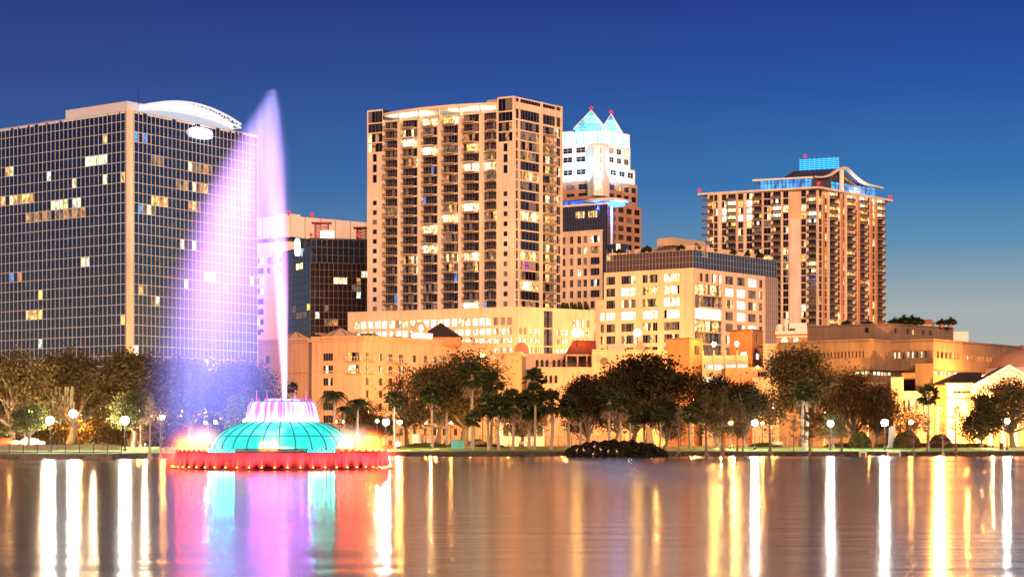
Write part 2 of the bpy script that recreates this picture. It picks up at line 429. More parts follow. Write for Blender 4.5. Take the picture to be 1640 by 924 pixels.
# ================================================================ BUILDINGS
# ---- mirror-glass office block at the left
def glass_office():
    C0, Lq, Rq = pt(208, 366), pt(0, 388.7), pt(412, 396.6)
    Lq = C0 + (Lq - C0).normalized() * 64
    z0, H = 1.3, 67.0
    b = Bld('office_building', 'dark mirror glass office block with thin white grid behind the left park trees', 'building', (C0.x, C0.y, z0))
    FL, FR = Face(Lq, C0), Face(C0, Rq)
    rows = 33; dz = (H - z0) / rows
    litset = {}
    def mark(fc, px, py, n, keys):
        u = fc.u(px); z = fc.z(py, u); w = fc.pw
        for i in range(n): litset[(id(fc), int(u / w) + i, int((z - z0) / dz))] = keys[i % len(keys)]
    FL.pw = FL.L / 50; FR.pw = FR.L / 32
    for px, py, n, k in ((143, 252, 5, 'Wwcwc'), (13, 268, 2, 'yw'), (18, 322, 1, 'w'), (2, 322, 2, 'oy'), (22, 325, 3, 'yoy'), (45, 325, 2, 'yo'), (82, 322, 4, 'wcww'), (117, 318, 2, 'cw'),
                         (44, 350, 3, 'opo'), (66, 350, 3, 'pop'), (90, 348, 3, 'ppo'), (115, 347, 4, 'popo'), (169, 285, 1, 'w'), (118, 287, 1, 'w'), (78, 288, 1, 'c'), (47, 505, 4, 'yyyy'), (66, 477, 1, 'y'),
                         (18, 445, 1, 'b'), (140, 427, 1, 'c'), (132, 425, 1, 'w'), (35, 447, 1, 'o'), (170, 220, 1, 'y'), (200, 282, 1, 'y'), (62, 557, 1, 'c'), (198, 505, 1, 'y')):
        mark(FL, px, py, n, k)
    for px, py, n, k in ((243, 313, 4, 'yyoy'), (302, 323, 3, 'oyp'), (305, 265, 2, 'wp'), (318, 265, 4, 'ppop'), (283, 293, 3, 'ppo'), (308, 296, 4, 'wpoy'), (329, 450, 3, 'WWw'), (375, 335, 1, 'w'), (290, 387, 1, 'w'), (310, 387, 1, 'w'),
                         (245, 250, 3, 'pp'), (222, 457, 2, 'yp'), (245, 490, 2, 'pc'), (213, 563, 2, 'cW'), (222, 330, 4, 'bpwp'), (217, 222, 4, 'bnbn'), (360, 455, 1, 'p'), (297, 460, 1, 'w'), (405, 455, 1, 'w')):
        mark(FR, px, py, n, k)
    gl = MB(); mu = MB()
    for fc in (FL, FR):
        n = round(fc.L / fc.pw)
        for i in range(n):
            for j in range(rows):
                a, c = i * fc.pw, z0 + j * dz
                k = litset.get((id(fc), i, j))
                if k and j > 3:
                    b.wins.append((fc, a + .05, a + fc.pw - .05, c + .05, c + dz - .05, [k], .02, M['mull'], None, .06)); continue
                t = [rnd.uniform(-.02, .008) for _ in range(3)]
                q = [fc.p(a, c, t[0]), fc.p(a + fc.pw, c, t[1]), fc.p(a + fc.pw, c + dz, t[1] + t[2]), fc.p(a, c + dz, t[0] + t[2])]
                gl.poly(q, M['glass'])
        for i in range(n + 1): fc.slab(mu, i * fc.pw - .055, i * fc.pw + .055, z0, H, .016, .07, M['mull'])
        for j in range(rows + 1): fc.slab(mu, 0, fc.L, z0 + j * dz - .06, z0 + j * dz + .06, .018, .06, M['mull'])
    gl.build('curtain_wall', b.root); mu.build('mullion_grid', b.root)
    b.part('corner_column', lambda mb: mb.prism([FL.p(FL.L - .7, 0, -.1)[:2], FL.p(FL.L - .7, 0, .3)[:2], FL.p(FL.L + .3, 0, .3)[:2], FR.p(.7, 0, .3)[:2], FR.p(.7, 0, -.1)[:2]], z0, H + .3, M['peach']))
    bk = Lq + Rq - C0
    b.part('roof', lambda mb: mb.prism([Lq, C0, Rq, bk], H - .4, H + .12, M['coolwhite']))
    def back(mb):
        for q, r in ((Rq, bk), (bk, Lq)): mb.poly(((q.x, q.y, z0), (r.x, r.y, z0), (r.x, r.y, H - .4), (q.x, q.y, H - .4)), M['glass'])
    b.part('rear_wall', back)
    d1 = (bk - Rq).normalized(); d2 = (Rq - C0).normalized(); nL = FL.Nn
    # penthouse set back on the roof
    fs = Face(FL.A - nL * 5, FL.B - nL * 5); p0 = Vector(fs.p(fs.u(105), 0)[:2]); p1 = Vector(fs.p(fs.u(204), 0)[:2])
    b.part('penthouse', lambda mb: mb.prism([p0, p1, p1 - nL * 7.5, p0 - nL * 7.5], H + .13, H + 3.2, M['coolwhite']))
    a0 = p1 - nL * 3
    b.part('antenna', lambda mb: mb.tube([(a0.x, a0.y, H + 3), (a0.x, a0.y, H + 6.5)], [.12, .04], 6, M['dkmetal']))
    v0 = p0 + (p1 - p0) * .35 - nL * 3
    for q in (0, 1.6): b.part('vent', lambda mb: (mb.lathe((v0.x + q, v0.y, H + 3), [(.5, 0), (.5, .5), (.75, .55), (.75, .8), (.01, .9)], 8, M['dkmetal'])))
    q0 = FL.A + FL.U * FL.u(48) - nL * 8
    b.part('roof_dome', lambda mb: mb.lathe((q0.x, q0.y, H + .12), [(5.2, 0), (5.2, .5), (4, 1.2), (2, 1.7), (.01, 1.9)], 20, M['brown']))
    # arched truss on the roof edge; its floodlighting is put in as emission
    u0, u1 = FR.u(238), FR.u(388); W = u1 - u0; zb = H + .15; rise = 2.3
    wl = emit('truss_panel_glow', (.95, .93, 1), .5, False); wl2 = emit('truss_tube_glow', (1, .9, .88), .26, False)
    def arc(t, s=1.0): return zb + .15 + s * (1.5 + rise * (1 - (2 * t - 1) ** 2))
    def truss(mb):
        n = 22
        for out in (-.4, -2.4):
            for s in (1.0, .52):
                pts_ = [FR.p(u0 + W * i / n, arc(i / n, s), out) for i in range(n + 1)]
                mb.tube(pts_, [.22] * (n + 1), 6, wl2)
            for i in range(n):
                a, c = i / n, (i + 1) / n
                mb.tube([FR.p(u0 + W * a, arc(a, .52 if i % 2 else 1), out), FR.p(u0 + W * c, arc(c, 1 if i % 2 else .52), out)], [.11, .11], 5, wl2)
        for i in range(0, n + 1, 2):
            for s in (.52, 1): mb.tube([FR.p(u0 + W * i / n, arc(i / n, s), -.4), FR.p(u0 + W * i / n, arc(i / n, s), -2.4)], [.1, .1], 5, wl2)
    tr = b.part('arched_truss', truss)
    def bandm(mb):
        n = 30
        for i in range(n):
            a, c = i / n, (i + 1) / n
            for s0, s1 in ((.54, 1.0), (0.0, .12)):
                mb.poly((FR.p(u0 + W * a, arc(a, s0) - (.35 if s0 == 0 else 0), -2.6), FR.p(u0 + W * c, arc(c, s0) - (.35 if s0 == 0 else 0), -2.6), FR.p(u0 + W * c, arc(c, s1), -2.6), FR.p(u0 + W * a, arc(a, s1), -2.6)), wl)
    mb = MB(); bandm(mb); mb.build('floodlit_glow_panel', tr)
    dim = emit('truss_backing_glow', (.80, .82, 1), .20, False); mb = MB()  # backing made to glow so the whole arch reads as floodlit
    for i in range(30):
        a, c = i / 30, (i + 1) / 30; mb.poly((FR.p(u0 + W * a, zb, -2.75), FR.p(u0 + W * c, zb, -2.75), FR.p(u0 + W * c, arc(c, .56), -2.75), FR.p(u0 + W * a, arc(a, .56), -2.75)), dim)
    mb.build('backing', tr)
    us = FR.u(320); zs_ = FR.z(214, us)
    def sign(mb):
        pr = [(1.9 * 1.6 * math.copysign(abs(math.cos(t)) ** .6, math.cos(t)), 1.05 * math.copysign(abs(math.sin(t)) ** .8, math.sin(t))) for t in [2 * math.pi * i / 24 for i in range(24)]]
        m_ = emit('sign_light', (.95, .97, 1), 1.2)
        mb.poly([FR.p(us + x, zs_ + y, .75) for x, y in pr], m_)
        for i in range(24):
            (x0_, y0_), (x1_, y1_) = pr[i - 1], pr[i]
            mb.poly((FR.p(us + x0_, zs_ + y0_, .2), FR.p(us + x1_, zs_ + y1_, .2), FR.p(us + x1_, zs_ + y1_, .75), FR.p(us + x0_, zs_ + y0_, .75)), m_)
    b.part('sign', sign)
    b.finish()
glass_office()

# ---- dark glass block beside the tall jet, and the pale bank tower behind it
def grid_glass(b, fc, z0, z1, nx, nz, gm, mm, plit, keys, bw=.12, out=.1):
    gl = MB(); mu = MB(); du, dz = fc.L / nx, (z1 - z0) / nz
    for j in range(nz):
        i = 0
        while i < nx:
            run = 1
            if rnd.random() < plit and j > 1:
                run = rnd.choice((1, 2, 3)); k = pick(keys)
                for q in range(i, min(nx, i + run)): b.wins.append((fc, q * du + .03, (q + 1) * du - .03, z0 + j * dz + .05, z0 + (j + 1) * dz - .05, [k if rnd.random() < .8 else 'p'], .02, mm, None, .08))
            else:
                t = [rnd.uniform(-.01, .01) for _ in range(2)]
                gl.poly((fc.p(i * du, z0 + j * dz, t[0]), fc.p((i + 1) * du, z0 + j * dz, t[1]), fc.p((i + 1) * du, z0 + (j + 1) * dz, t[1]), fc.p(i * du, z0 + (j + 1) * dz, t[0])), gm)
            i += run
    for i in range(nx + 1): fc.slab(mu, i * du - bw / 2, i * du + bw / 2, z0, z1, .015, out + .03, mm)
    for j in range(nz + 1): fc.slab(mu, 0, fc.L, z0 + j * dz - bw / 2, z0 + j * dz + bw / 2, .02, out, mm)
    gl.build('curtain_wall', b.root); mu.build('mullion_grid', b.root)

def dark_block():
    C0 = pt(497, 640); z0 = 1.3; H = zz(383, 640)
    Lq = pt(452, 662); Rq = C0 + Vector((40, 11))
    b = Bld('office_building', 'near black glass office block with scattered lit windows right of the violet water jet', 'building', (C0.x, C0.y, z0))
    FL, FR = Face(Lq, C0), Face(C0, Rq); hl = zz(402, 655)
    grid_glass(b, FL, z0, hl, 8, 28, M['glass'], M['mull2'], .05, {'w': 2, 'y': 2, 'p': 3})
    grid_glass(b, FR, z0, H - 8, 26, 26, M['glassdk'], M['mull2'], .13, {'w': 3, 'c': 3, 'y': 2, 'p': 4, 'n': 4, 'o': 2})
    F3 = Face(C0 + FR.U * .3 - FR.Nn * .5, Rq - FR.Nn * .5)
    grid_glass(b, F3, H - 7.9, H, 22, 3, M['glass'], M['mull2'], .03, {'c': 1, 'p': 2})
    bk = Lq + Rq - C0
    b.part('roof', lambda mb: (mb.prism([FR.p(0.05, 0, -.3)[:2], FR.p(FR.L, 0, -.3)[:2], bk], H - 8.2, H - 7.95, M['dkroof']), mb.prism([F3.A, F3.B, F3.B + Vector((-8, 22)), F3.A + Vector((-8, 22))], H + .02, H + .5, M['dkroof'])))
    b.part('side_wall', lambda mb: mb.prism([F3.A - F3.Nn * .2, F3.B - F3.Nn * .2, F3.B + Vector((-8, 22)), F3.A + Vector((-8, 22))], H - 7.94, H, M['dkroof']))
    b.part('roof', lambda mb: mb.prism([Lq + FL.Nn * .05, C0 + FL.Nn * .02, bk], hl + .02, hl + .4, M['dkroof']))
    zs_ = zz(392, 640)
    def osign(mb):
        c = F3.p(1.0, 0, -.0); m_ = emit('oval_sign_light', (.75, .9, 1), .8)
        pr = [(1.5 * math.cos(t), 3.1 * math.sin(t)) for t in [2 * math.pi * i / 18 for i in range(18)]]
        u_ = FL.u(479)
        mb.poly([FL.p(u_ + x, zs_ + y, 1.2) for x, y in pr], m_)
        for i in range(18): mb.poly((FL.p(u_ + pr[i - 1][0], zs_ + pr[i - 1][1], .1), FL.p(u_ + pr[i][0], zs_ + pr[i][1], .1), FL.p(u_ + pr[i][0], zs_ + pr[i][1], 1.2), FL.p(u_ + pr[i - 1][0], zs_ + pr[i - 1][1], 1.2)), m_)
    b.part('sign', osign)
    # lattice mast frames on the roof with red lamps
    for px in (515, 582):
        c = pt(px, 655); zb, zt = H + .5, zz(358 if px < 550 else 366, 655)
        def mast(mb):
            s = 2.2; red = surf('red_steel', (.45, .12, .12), var=.05)
            for dx in (-s, s):
                for dy in (-s, s): mb.tube([(c.x + dx, c.y + dy, zb), (c.x + dx, c.y + dy, zt)], [.16, .16], 5, red)
            for k in range(5):
                z_ = zb + (zt - zb) * (k + 1) / 5
                for q in range(4):
                    e = [(-s, -s), (s, -s), (s, s), (-s, s)]; a_, b_ = e[q], e[(q + 1) % 4]
                    mb.tube([(c.x + a_[0], c.y + a_[1], z_), (c.x + b_[0], c.y + b_[1], z_)], [.12, .12], 4, red)
                    mb.tube([(c.x + a_[0], c.y + a_[1], z_ - (zt - zb) / 5), (c.x + b_[0], c.y + b_[1], z_)], [.08, .08], 4, red)
            mb.box(c.x - 3.4, c.y - 2.5, zt, c.x + 3.4, c.y + 2.5, zt + .3, red)
        b.part('roof_mast', mast)
    for px, py in ((498, 378), (574, 384)): b.beacon((pt(px, 645).x, 645, H + 2.0), .6)
    b.part('roof_light', lambda mb: mb.prism([(pt(513, 650).x, 650), (pt(534, 650).x, 650), (pt(534, 650).x, 653), (pt(513, 650).x, 653)], H + 1.0, H + 4.0, emit('roof_sign_white', (1, .93, .88), .5, False)))
    b.finish()
dark_block()

def bank_tower():
    z0 = 1.3; d = 720; H = zz(350, 720)
    A, B = pt(370, 726), pt(462, 712); Cq = B + Vector((38, 30))
    b = Bld('bank_tower', 'pale tower with a blank white crown and red lamps standing behind the water jet', 'building', (B.x, B.y, z0))
    F1, F2 = Face(A, B), Face(B, Cq); hc = zz(384, 720)
    def cols(fc, n, w, b_):
        wins = []; du = fc.L / n
        for i in range(n):
            for k in range(int((hc - 6) / 3.9)):
                z_ = z0 + 3 + k * 3.9
                wins.append((i * du + .8, (i + 1) * du - .8, z_, z_ + 2.2, [pick({'d': 6, 'n': 4, 'W': .4, 'w': .4, 'p': 1}) for _ in range(2)]))
        b_.facade(fc, 0, fc.L, z0, hc - 1.5, M['offwhite'], wins)
    cols(F1, 5, 2, b); cols(F2, 8, 2, b)
    ins = F1.Nn * -.8
    def crown(mb):
        mb.prism([A + F1.Nn * .6, B + F1.Nn * .6 + F1.U * .5, Cq + F2.Nn * .6, A + (Cq - B)], hc, H, M['offwhite'])
        for fc in (F1, F2):
            for i in range(1, 7):
                u = fc.L * i / 7; fc.slab(mb, u - .12, u + .12, hc, H, .62, .8, M['metal'])
            for uu in (0, fc.L - 4): fc.slab(mb, uu, uu + 4, hc + .1, H + .6, .61, 2.0, M['offwhite'])
    b.part('crown', crown)
    b.part('rear_wall', lambda mb: mb.prism([A - F1.Nn * .5, B - F1.Nn * .5 - F1.U * 0.3, Cq - F2.Nn * .5, A + (Cq - B) - F1.Nn * -.5], z0, hc - .1, M['dkroof']))
    b.beacon(tuple(F1.p(F1.u(461), H + 1.4, -.5)), .7); b.beacon(tuple(F2.p(F2.u(502), H + 1.4, -1)), .7)
    b.finish()
bank_tower()
def spire_tower():   # small stepped pale tower right behind the jet
    c = pt(438, 600); b = Bld('stone_steeple', 'slim pale stepped stone steeple seen through the water jet', 'steeple', (c.x, c.y, 1.3))
    def st(mb):
        for w, a, e in ((11, 1.3, 34), (8, 34, 37.5), (5.4, 37.5, 47), (6.4, 47, 48), (4.2, 48, 55), (2.4, 55, 59)):
            mb.box(c.x - w / 2, c.y, a, c.x + w / 2, c.y + w, e, M['pinkwall'])
        for dx in (-2, -.6, .8): mb.box(c.x + dx, c.y + 1.15, 39, c.x + dx + .9, c.y + 1.4, 45, M['dkroof'])
    b.part('wall', st); b.part('roof', lambda mb: mb.lathe((c.x, c.y + 1.5, 59), [(1.5, 0), (.9, 2.0), (.02, 5)], 8, M['brown'])); b.finish()
spire_tower()

# ---- peach apartment tower in the middle
def vue():
    zb = 42.4; P0, P1, P2 = pt(588, 594.6), pt(822, 570), pt(899, 588)
    b = Bld('apartment_tower', 'tall peach apartment tower with stacked balconies and a curved lit roof canopy', 'building', (P1.x, P1.y, 1.3))
    FF, FR = Face(P0, P1), Face(P1, P2); fh = 3.05; dark = {'d': 10, 'n': 4, 'g': 2.2}
    nf = 20; z_of = lambda k: zb + .3 + k * fh
    HL, HR, HM = zz(177, 594), zz(154, 570), 102.6
    # end strips: small windows low, tall ones above, glazed crown
    def strip(fc, ua, ub, wa, wb, top, glaze, n_tall):
        wins = []; k = 0; z = zb + 1.2
        while z + fh * 1 < glaze - n_tall * 3.6:
            kk = pick({'d': 6, 'n': 5, 'p': 2, 'o': 1.0, 'g': 1}); wins.append((wa, wb, z, z + 1.5, [kk])); z += fh
        for q in range(n_tall): wins.append((wa, wb, glaze - (q + 1) * 3.3 + .5, glaze - q * 3.3 - .3, [pick(dark)]))
        zt = glaze + .3; q = 0
        while zt + 2.9 < top:
            hgt = 2.75 if zt + 6 < top else 3.9
            hgt = min(hgt, top - zt - .5)
            wins.append((ua + .3, ub - .3, zt, zt + hgt, [pick({'d': 7, 'n': 3, 'g': 1, 'o': .7, 'w': .5}) for _ in range(4)])); zt += hgt + .35
        b.facade(fc, ua, ub, zb - 4, top, M['peach'], wins)
    uL = FF.u(613.5); uR = FF.u(796.5)
    strip(FF, 0, uL, FF.u(596.6), FF.u(603.3), HL, zz(246, 594), 3)
    strip(FF, uR, FF.L, FF.u(806), FF.u(812.6), HR, zz(228, 571), 3)
    # balcony bays
    bays = [(615.5, 637.5), (643.6, 669.6), (676, 701.6), (708.5, 734.5), (741, 768), (774, 795)]
    wins = []
    for bi, (p, q) in enumerate(bays):
        ua, ub = FF.u(p), FF.u(q)
        if bi == 0: ua = max(ua, uL + .15)
        for k in range(nf):
            z = z_of(k); r = rnd.random(); n = 6
            hh = 2.62 if k < nf - 1 else 2.4
            if r < .13: panes = [pick({'W': 3, 'w': 4, 'y': 1}) for _ in range(n)]
            elif r < .27: panes = [pick({'w': 2, 'y': 3, 'o': 3, 'd': 3, 'p': 2, 'g': 1}) for _ in range(n)]
            elif r < .36: panes = [pick({'p': 4, 'G': 2, 'd': 2, 'o': 1}) for _ in range(n)]
            elif r < .39: panes = [pick({'b': 1, 'n': 2, 'd': 2}) for _ in range(n)]
            else: panes = ['n' if i in (0, 5) and rnd.random() < .5 else pick(dark) for i in range(n)]
            wins.append((ua, ub, z + .06, z + hh, panes))
            w = ub - ua
            if bi in (1, 2, 3, 4): a_, b_ = ua + .1 * w, ua + .76 * w
            elif bi == 0: a_, b_ = ua + .05 * w, ub - .1 * w
            else: a_, b_ = ua + .46 * w, ub
            b.bals.append(balcony(FF, a_, b_, z, 1.6))
    b.facade(FF, uL, uR, zb - 4, HM + .8, M['peach'], wins, .8)
    cm = MB(); edges = [(613.8, 615.3), (637.8, 643.2), (670, 675.6), (702, 708), (735, 740.6), (768.5, 773.6)]
    for p, q in edges: FF.slab(cm, FF.u(p), FF.u(q), zb - .2, HM + (1.2), .02, .55, M['peach'])
    cm.build('pilaster', b.root)
    # slabs between floors, slightly proud
    for p, q in bays:
        for k in range(nf + 1): FF.slab(b.wall, FF.u(p) + .02, FF.u(q) - .02, z_of(k) - .22, z_of(k) - .11, .01, .20, M['peach'])
    # right hand face: glazed bay, balcony bay, glazed bay
    uA, uB, uC, uD = FR.u(831), FR.u(866), FR.u(889.5), FR.L
    wins = []; k = 0
    nfr = 19
    for k in range(nfr):
        z = z_of(k); r = rnd.random()
        pn = [pick({'w': 3, 'y': 3, 'o': 2, 'W': 1}) for _ in range(6)] if r < .2 else [pick({'p': 3, 'o': 2, 'G': 2, 'd': 2, 'v': .4}) for _ in range(6)] if r < .42 else [pick(dark) for _ in range(6)]
        wins.append((FR.u(824.5), uA - .25, z + .1, z + 2.75, [pick({'p': 3, 'n': 2, 'o': 1})]))
        wins.append((uA, uB - .5, z + .1, z + 2.75, pn))
        wins.append((uB + .5, uC - .6, z + .1, z + 2.6, [pick({'p': 2, 'd': 3}), pick({'o': 3, 'y': 2, 'd': 2, 'w': 1}), pick({'p': 4, 'o': 2})]))
        wins.append((uC, uD - .3, z + .1, z + 2.75, [pick({'n': 5, 'd': 3, 'o': 1.4, 'w': .5}) for _ in range(3)]))
        b.bals.append(balcony(FR, uB + .35, uC - .45, z, 1.2))
    zt = z_of(nfr) + .2
    wins.append((.4, uB - .5, zt, zt + 3.0, [pick(dark) for _ in range(9)])); wins.append((uB + .3, uD - .3, zt, zt + 3.0, [pick({'d': 4, 'n': 2, 'c': 1}) for _ in range(7)]))
    wins.append((.4, uD - .3, HR - 1.5, HR - .4, ['d'] * 16))
    b.facade(FR, 0, FR.L, zb - 4, HR, M['peach'], wins)
    fm = MB()
    for q in (.25, uA - .2, uB - .28, uB + .1, uC - .35, uD - .3): FR.slab(fm, q, q + .32, zb, HR - .05, .01, .5, M['peach'])
    fm.build('fin', b.root)
    bk = P0 + P2 - P1
    def core(mb):
        n2 = FF.Nn
        mb.prism([P0 + FF.U * uL - n2 * 2, P0 + FF.U * uR - n2 * 2, P0 + FF.U * uR - n2 * 16, P0 + FF.U * uL - n2 * 16], HM - 1, HM + .1, M['roof'])
        mb.prism([P0 + FF.U * .02 - n2 * .8, P0 + FF.U * (uL - .02) - n2 * .8, P0 + FF.U * uL - n2 * 16, P0 - n2 * 16], HM - 8, HL, M['dkroof'])
        mb.prism([P0 + FF.U * (uR + .03) - n2 * .8, P1 - n2 * .9 - FF.U * .3, P2 - FR.Nn * .9, P2 - FR.Nn * 14, P0 + FF.U * uR - n2 * 16], HM - 8, HR - .05, M['dkroof'])
        mb.prism([P0 - n2 * 16, P0 + FF.U * FF.L - n2 * 18, P0 + FF.U * FF.L - n2 * 17, P0 - n2 * 15], zb, HM - 8.1, M['peach'])
        mb.prism([P0 + FF.U * .03, P0 + FF.U * .03 - n2 * 15, P0 + FF.U * .4 - n2 * 15, P0 + FF.U * .4 - n2 * .7], zb, HL - .2, M['peach'])
    b.part('roof', core)
    b.part('penthouse', lambda mb: mb.prism([FF.p(FF.u(757), 0, -9)[:2], FF.p(FF.u(793), 0, -9)[:2], FF.p(FF.u(793), 0, -15)[:2], FF.p(FF.u(757), 0, -15)[:2]], HM + .12, 108.8, M['concrete2']))
    # curved canopy
    def canopy(mb):
        n = 24; out = []; inn = []
        for i in range(n + 1):
            t = i / n; u = uL + .2 + (uR - uL - .3) * t
            out.append(FF.p(u, 0, .4 + 3.6 * math.sin(math.pi * min(1, t * 1.0)) ** .8)); inn.append(FF.p(u, 0, -9))
        for z0_, z1_ in ((105.0, 105.9),):
            for i in range(n):
                a, c, d, e = out[i], out[i + 1], inn[i + 1], inn[i]
                za = lambda q: Vector((q.x, q.y, z0_)); zc = lambda q: Vector((q.x, q.y, z1_))
                mb.poly((za(a), za(c), zc(c), zc(a)), M['peach']); mb.poly((zc(a), zc(c), zc(d), zc(e)), M['roof']); mb.poly((za(c), za(a), za(e), za(d)), M['white']); mb.poly((za(d), za(e), zc(e), zc(d)), M['peach'])
            for q in (0, n): mb.poly((Vector((out[q].x, out[q].y, z0_)), Vector((inn[q].x, inn[q].y, z0_)), Vector((inn[q].x, inn[q].y, z1_)), Vector((out[q].x, out[q].y, z1_))), M['peach'])
        for px in (641, 673, 705, 738, 771):                    # raking struts
            u = FF.u(px); mb.tube([FF.p(u, HM, .4), FF.p(u + .8, 105.05, 2.4)], [.35, .28], 6, M['peach'])
    b.part('canopy', canopy)
    0 and b.part('clerestory', lambda mb: mb.prism([FF.p(uL + .1, 0, -3.5)[:2], FF.p(uR - .1, 0, -3.5)[:2], FF.p(uR - .1, 0, -8)[:2], FF.p(uL + .1, 0, -8)[:2]], HM + .15, 104.95, M['white']))
    for px, w in ((638, 520), (672, 560), (730, 200), (768, 800)):
        u = FF.u(px); p = FF.p(u, HM + 1.1, -1.2)
        b.part('floodlight', lambda mb: (mb.box(p.x - .3, p.y - .2, HM + .12, p.x + .3, p.y + .2, p.z - .35, M['dkmetal']), mb.box(p.x - .45, p.y - .3, p.z - .34, p.x + .45, p.y + .3, p.z - .14, emit('canopy_lamp', (1, .95, .7), 6, False))), loc=p)
        ld = bpy.data.lights.new('canopy_light', 'POINT'); ld.energy = w; ld.color = (1, .92, .62); ld.shadow_soft_size = .25
        lo = bpy.data.objects.new('canopy_light', ld); link(lo, b.root, p + Vector((0, 0, .35)))
    b.finish()
vue()

def podium():
    PL, PC, PR = pt(557, 579), pt(830, 555), pt(952, 571); H = 42.0; z0 = 1.3
    b = Bld('podium_building', 'low orange lit podium block with grouped square office windows below the peach tower', 'building', (PC.x, PC.y, z0))
    FF, FR = Face(PL, PC), Face(PC, PR); wins = []
    rows = [(507, 519), (524, 534), (540, 547.5), (555, 562.5), (570, 577), (585, 592)]
    for r, (a, c) in enumerate(rows):
        for k in range(8):
            s0 = 556.5 + 33.35 * k
            for q in range(3):
                p = s0 + q * 10.6
                if p < 560 or p + 8.6 > 826: continue
                u0, u1 = FF.u(p), FF.u(p + 8.4); zt, zbm = FF.z(a - (0 if r else 0), (u0 + u1) / 2), FF.z(c, (u0 + u1) / 2)
                base = 42 - (508.5 - 494) / 3000 * 560; zt = base - (a - 507) * .187; zbm = base - (c - 507) * .187
                ks = {'W': 4, 'w': 1, 'c': 3, 'G': .5} if k not in (7,) else ({'G': 3, 'g': 2} if r == 0 else {'c': 2, 'G': 3})
                wins.append((u0, u1, zbm, zt, [pick(ks) for _ in range(2)]))
    b.facade(FF, 0, FF.L, z0, H, M['peach2'], wins, .35)
    wins = []
    for r, (a, c) in enumerate(rows):
        for p, q in ((831.5, 836), (838.5, 843), (848, 852.5), (855.5, 860), (862, 866), (892, 896.5), (899, 903.5), (905.5, 910), (917, 921.5), (924, 928.5), (931, 935.5), (940, 944)):
            if r == 0 and p < 912: continue
            u0, u1 = FR.u(p), FR.u(q); base = 42 - 2.7
            wins.append((u0, u1, base - (c - 507) * .187, base - (a - 507) * .187, [pick({'W': 3, 'c': 2, 'G': 2, 'w': 1}) for _ in range(2)]))
    u0, u1 = FR.u(871), FR.u(885.5)
    for k in range(7): wins.append((u0, u1, 4 + k * 5.4, 4 + k * 5.4 + 5.1, ['p', 'n', 'p']))
    b.facade(FR, 0, FR.L, z0, H, M['peach2'], wins, .35)
    bk = PL + PR - PC
    b.part('roof', lambda mb: mb.prism([PL - FF.Nn * .4, PC - FF.Nn * .4 - FF.U * .4, PR - FR.Nn * .4, bk], H - 1.2, H - .9, M['roof']))
    b.part('parapet', lambda mb: (FF.slab(mb, 0, FF.L, H + .003, H + .35, -.4, .12, M['peach2']), FR.slab(mb, 0.12, FR.L, H + .004, H + .352, -.4, .12, M['peach2'])))
    b.part('rear_wall', lambda mb: mb.prism([PL - FF.Nn * 1, PL - FF.Nn * 1.4, bk - FF.Nn * -1.4, bk, PR - FR.Nn * 1], z0, H - 1.25, M['peach2']))
    b.finish()
    # topiary cones along the podium edge
    for px in (906, 913, 926, 935, 945):
        u = FR.u(px); p = FR.p(u, H - .9, -1.6)
        t = empty('potted_shrub', p, {906: 'leftmost', 913: 'second', 926: 'middle', 935: 'fourth', 945: 'rightmost'}[px] + ' pointed clipped shrub in the row on the podium roof edge', 'shrub', 'topiary on the podium roof')
        mb = MB(); mb.lathe(p, [(.5, 0), (.65, .9), (.01, .92)], 8, M['concrete2']); mb.build('planter', t)
        topiary.append((t, p))
topiary = []
podium()

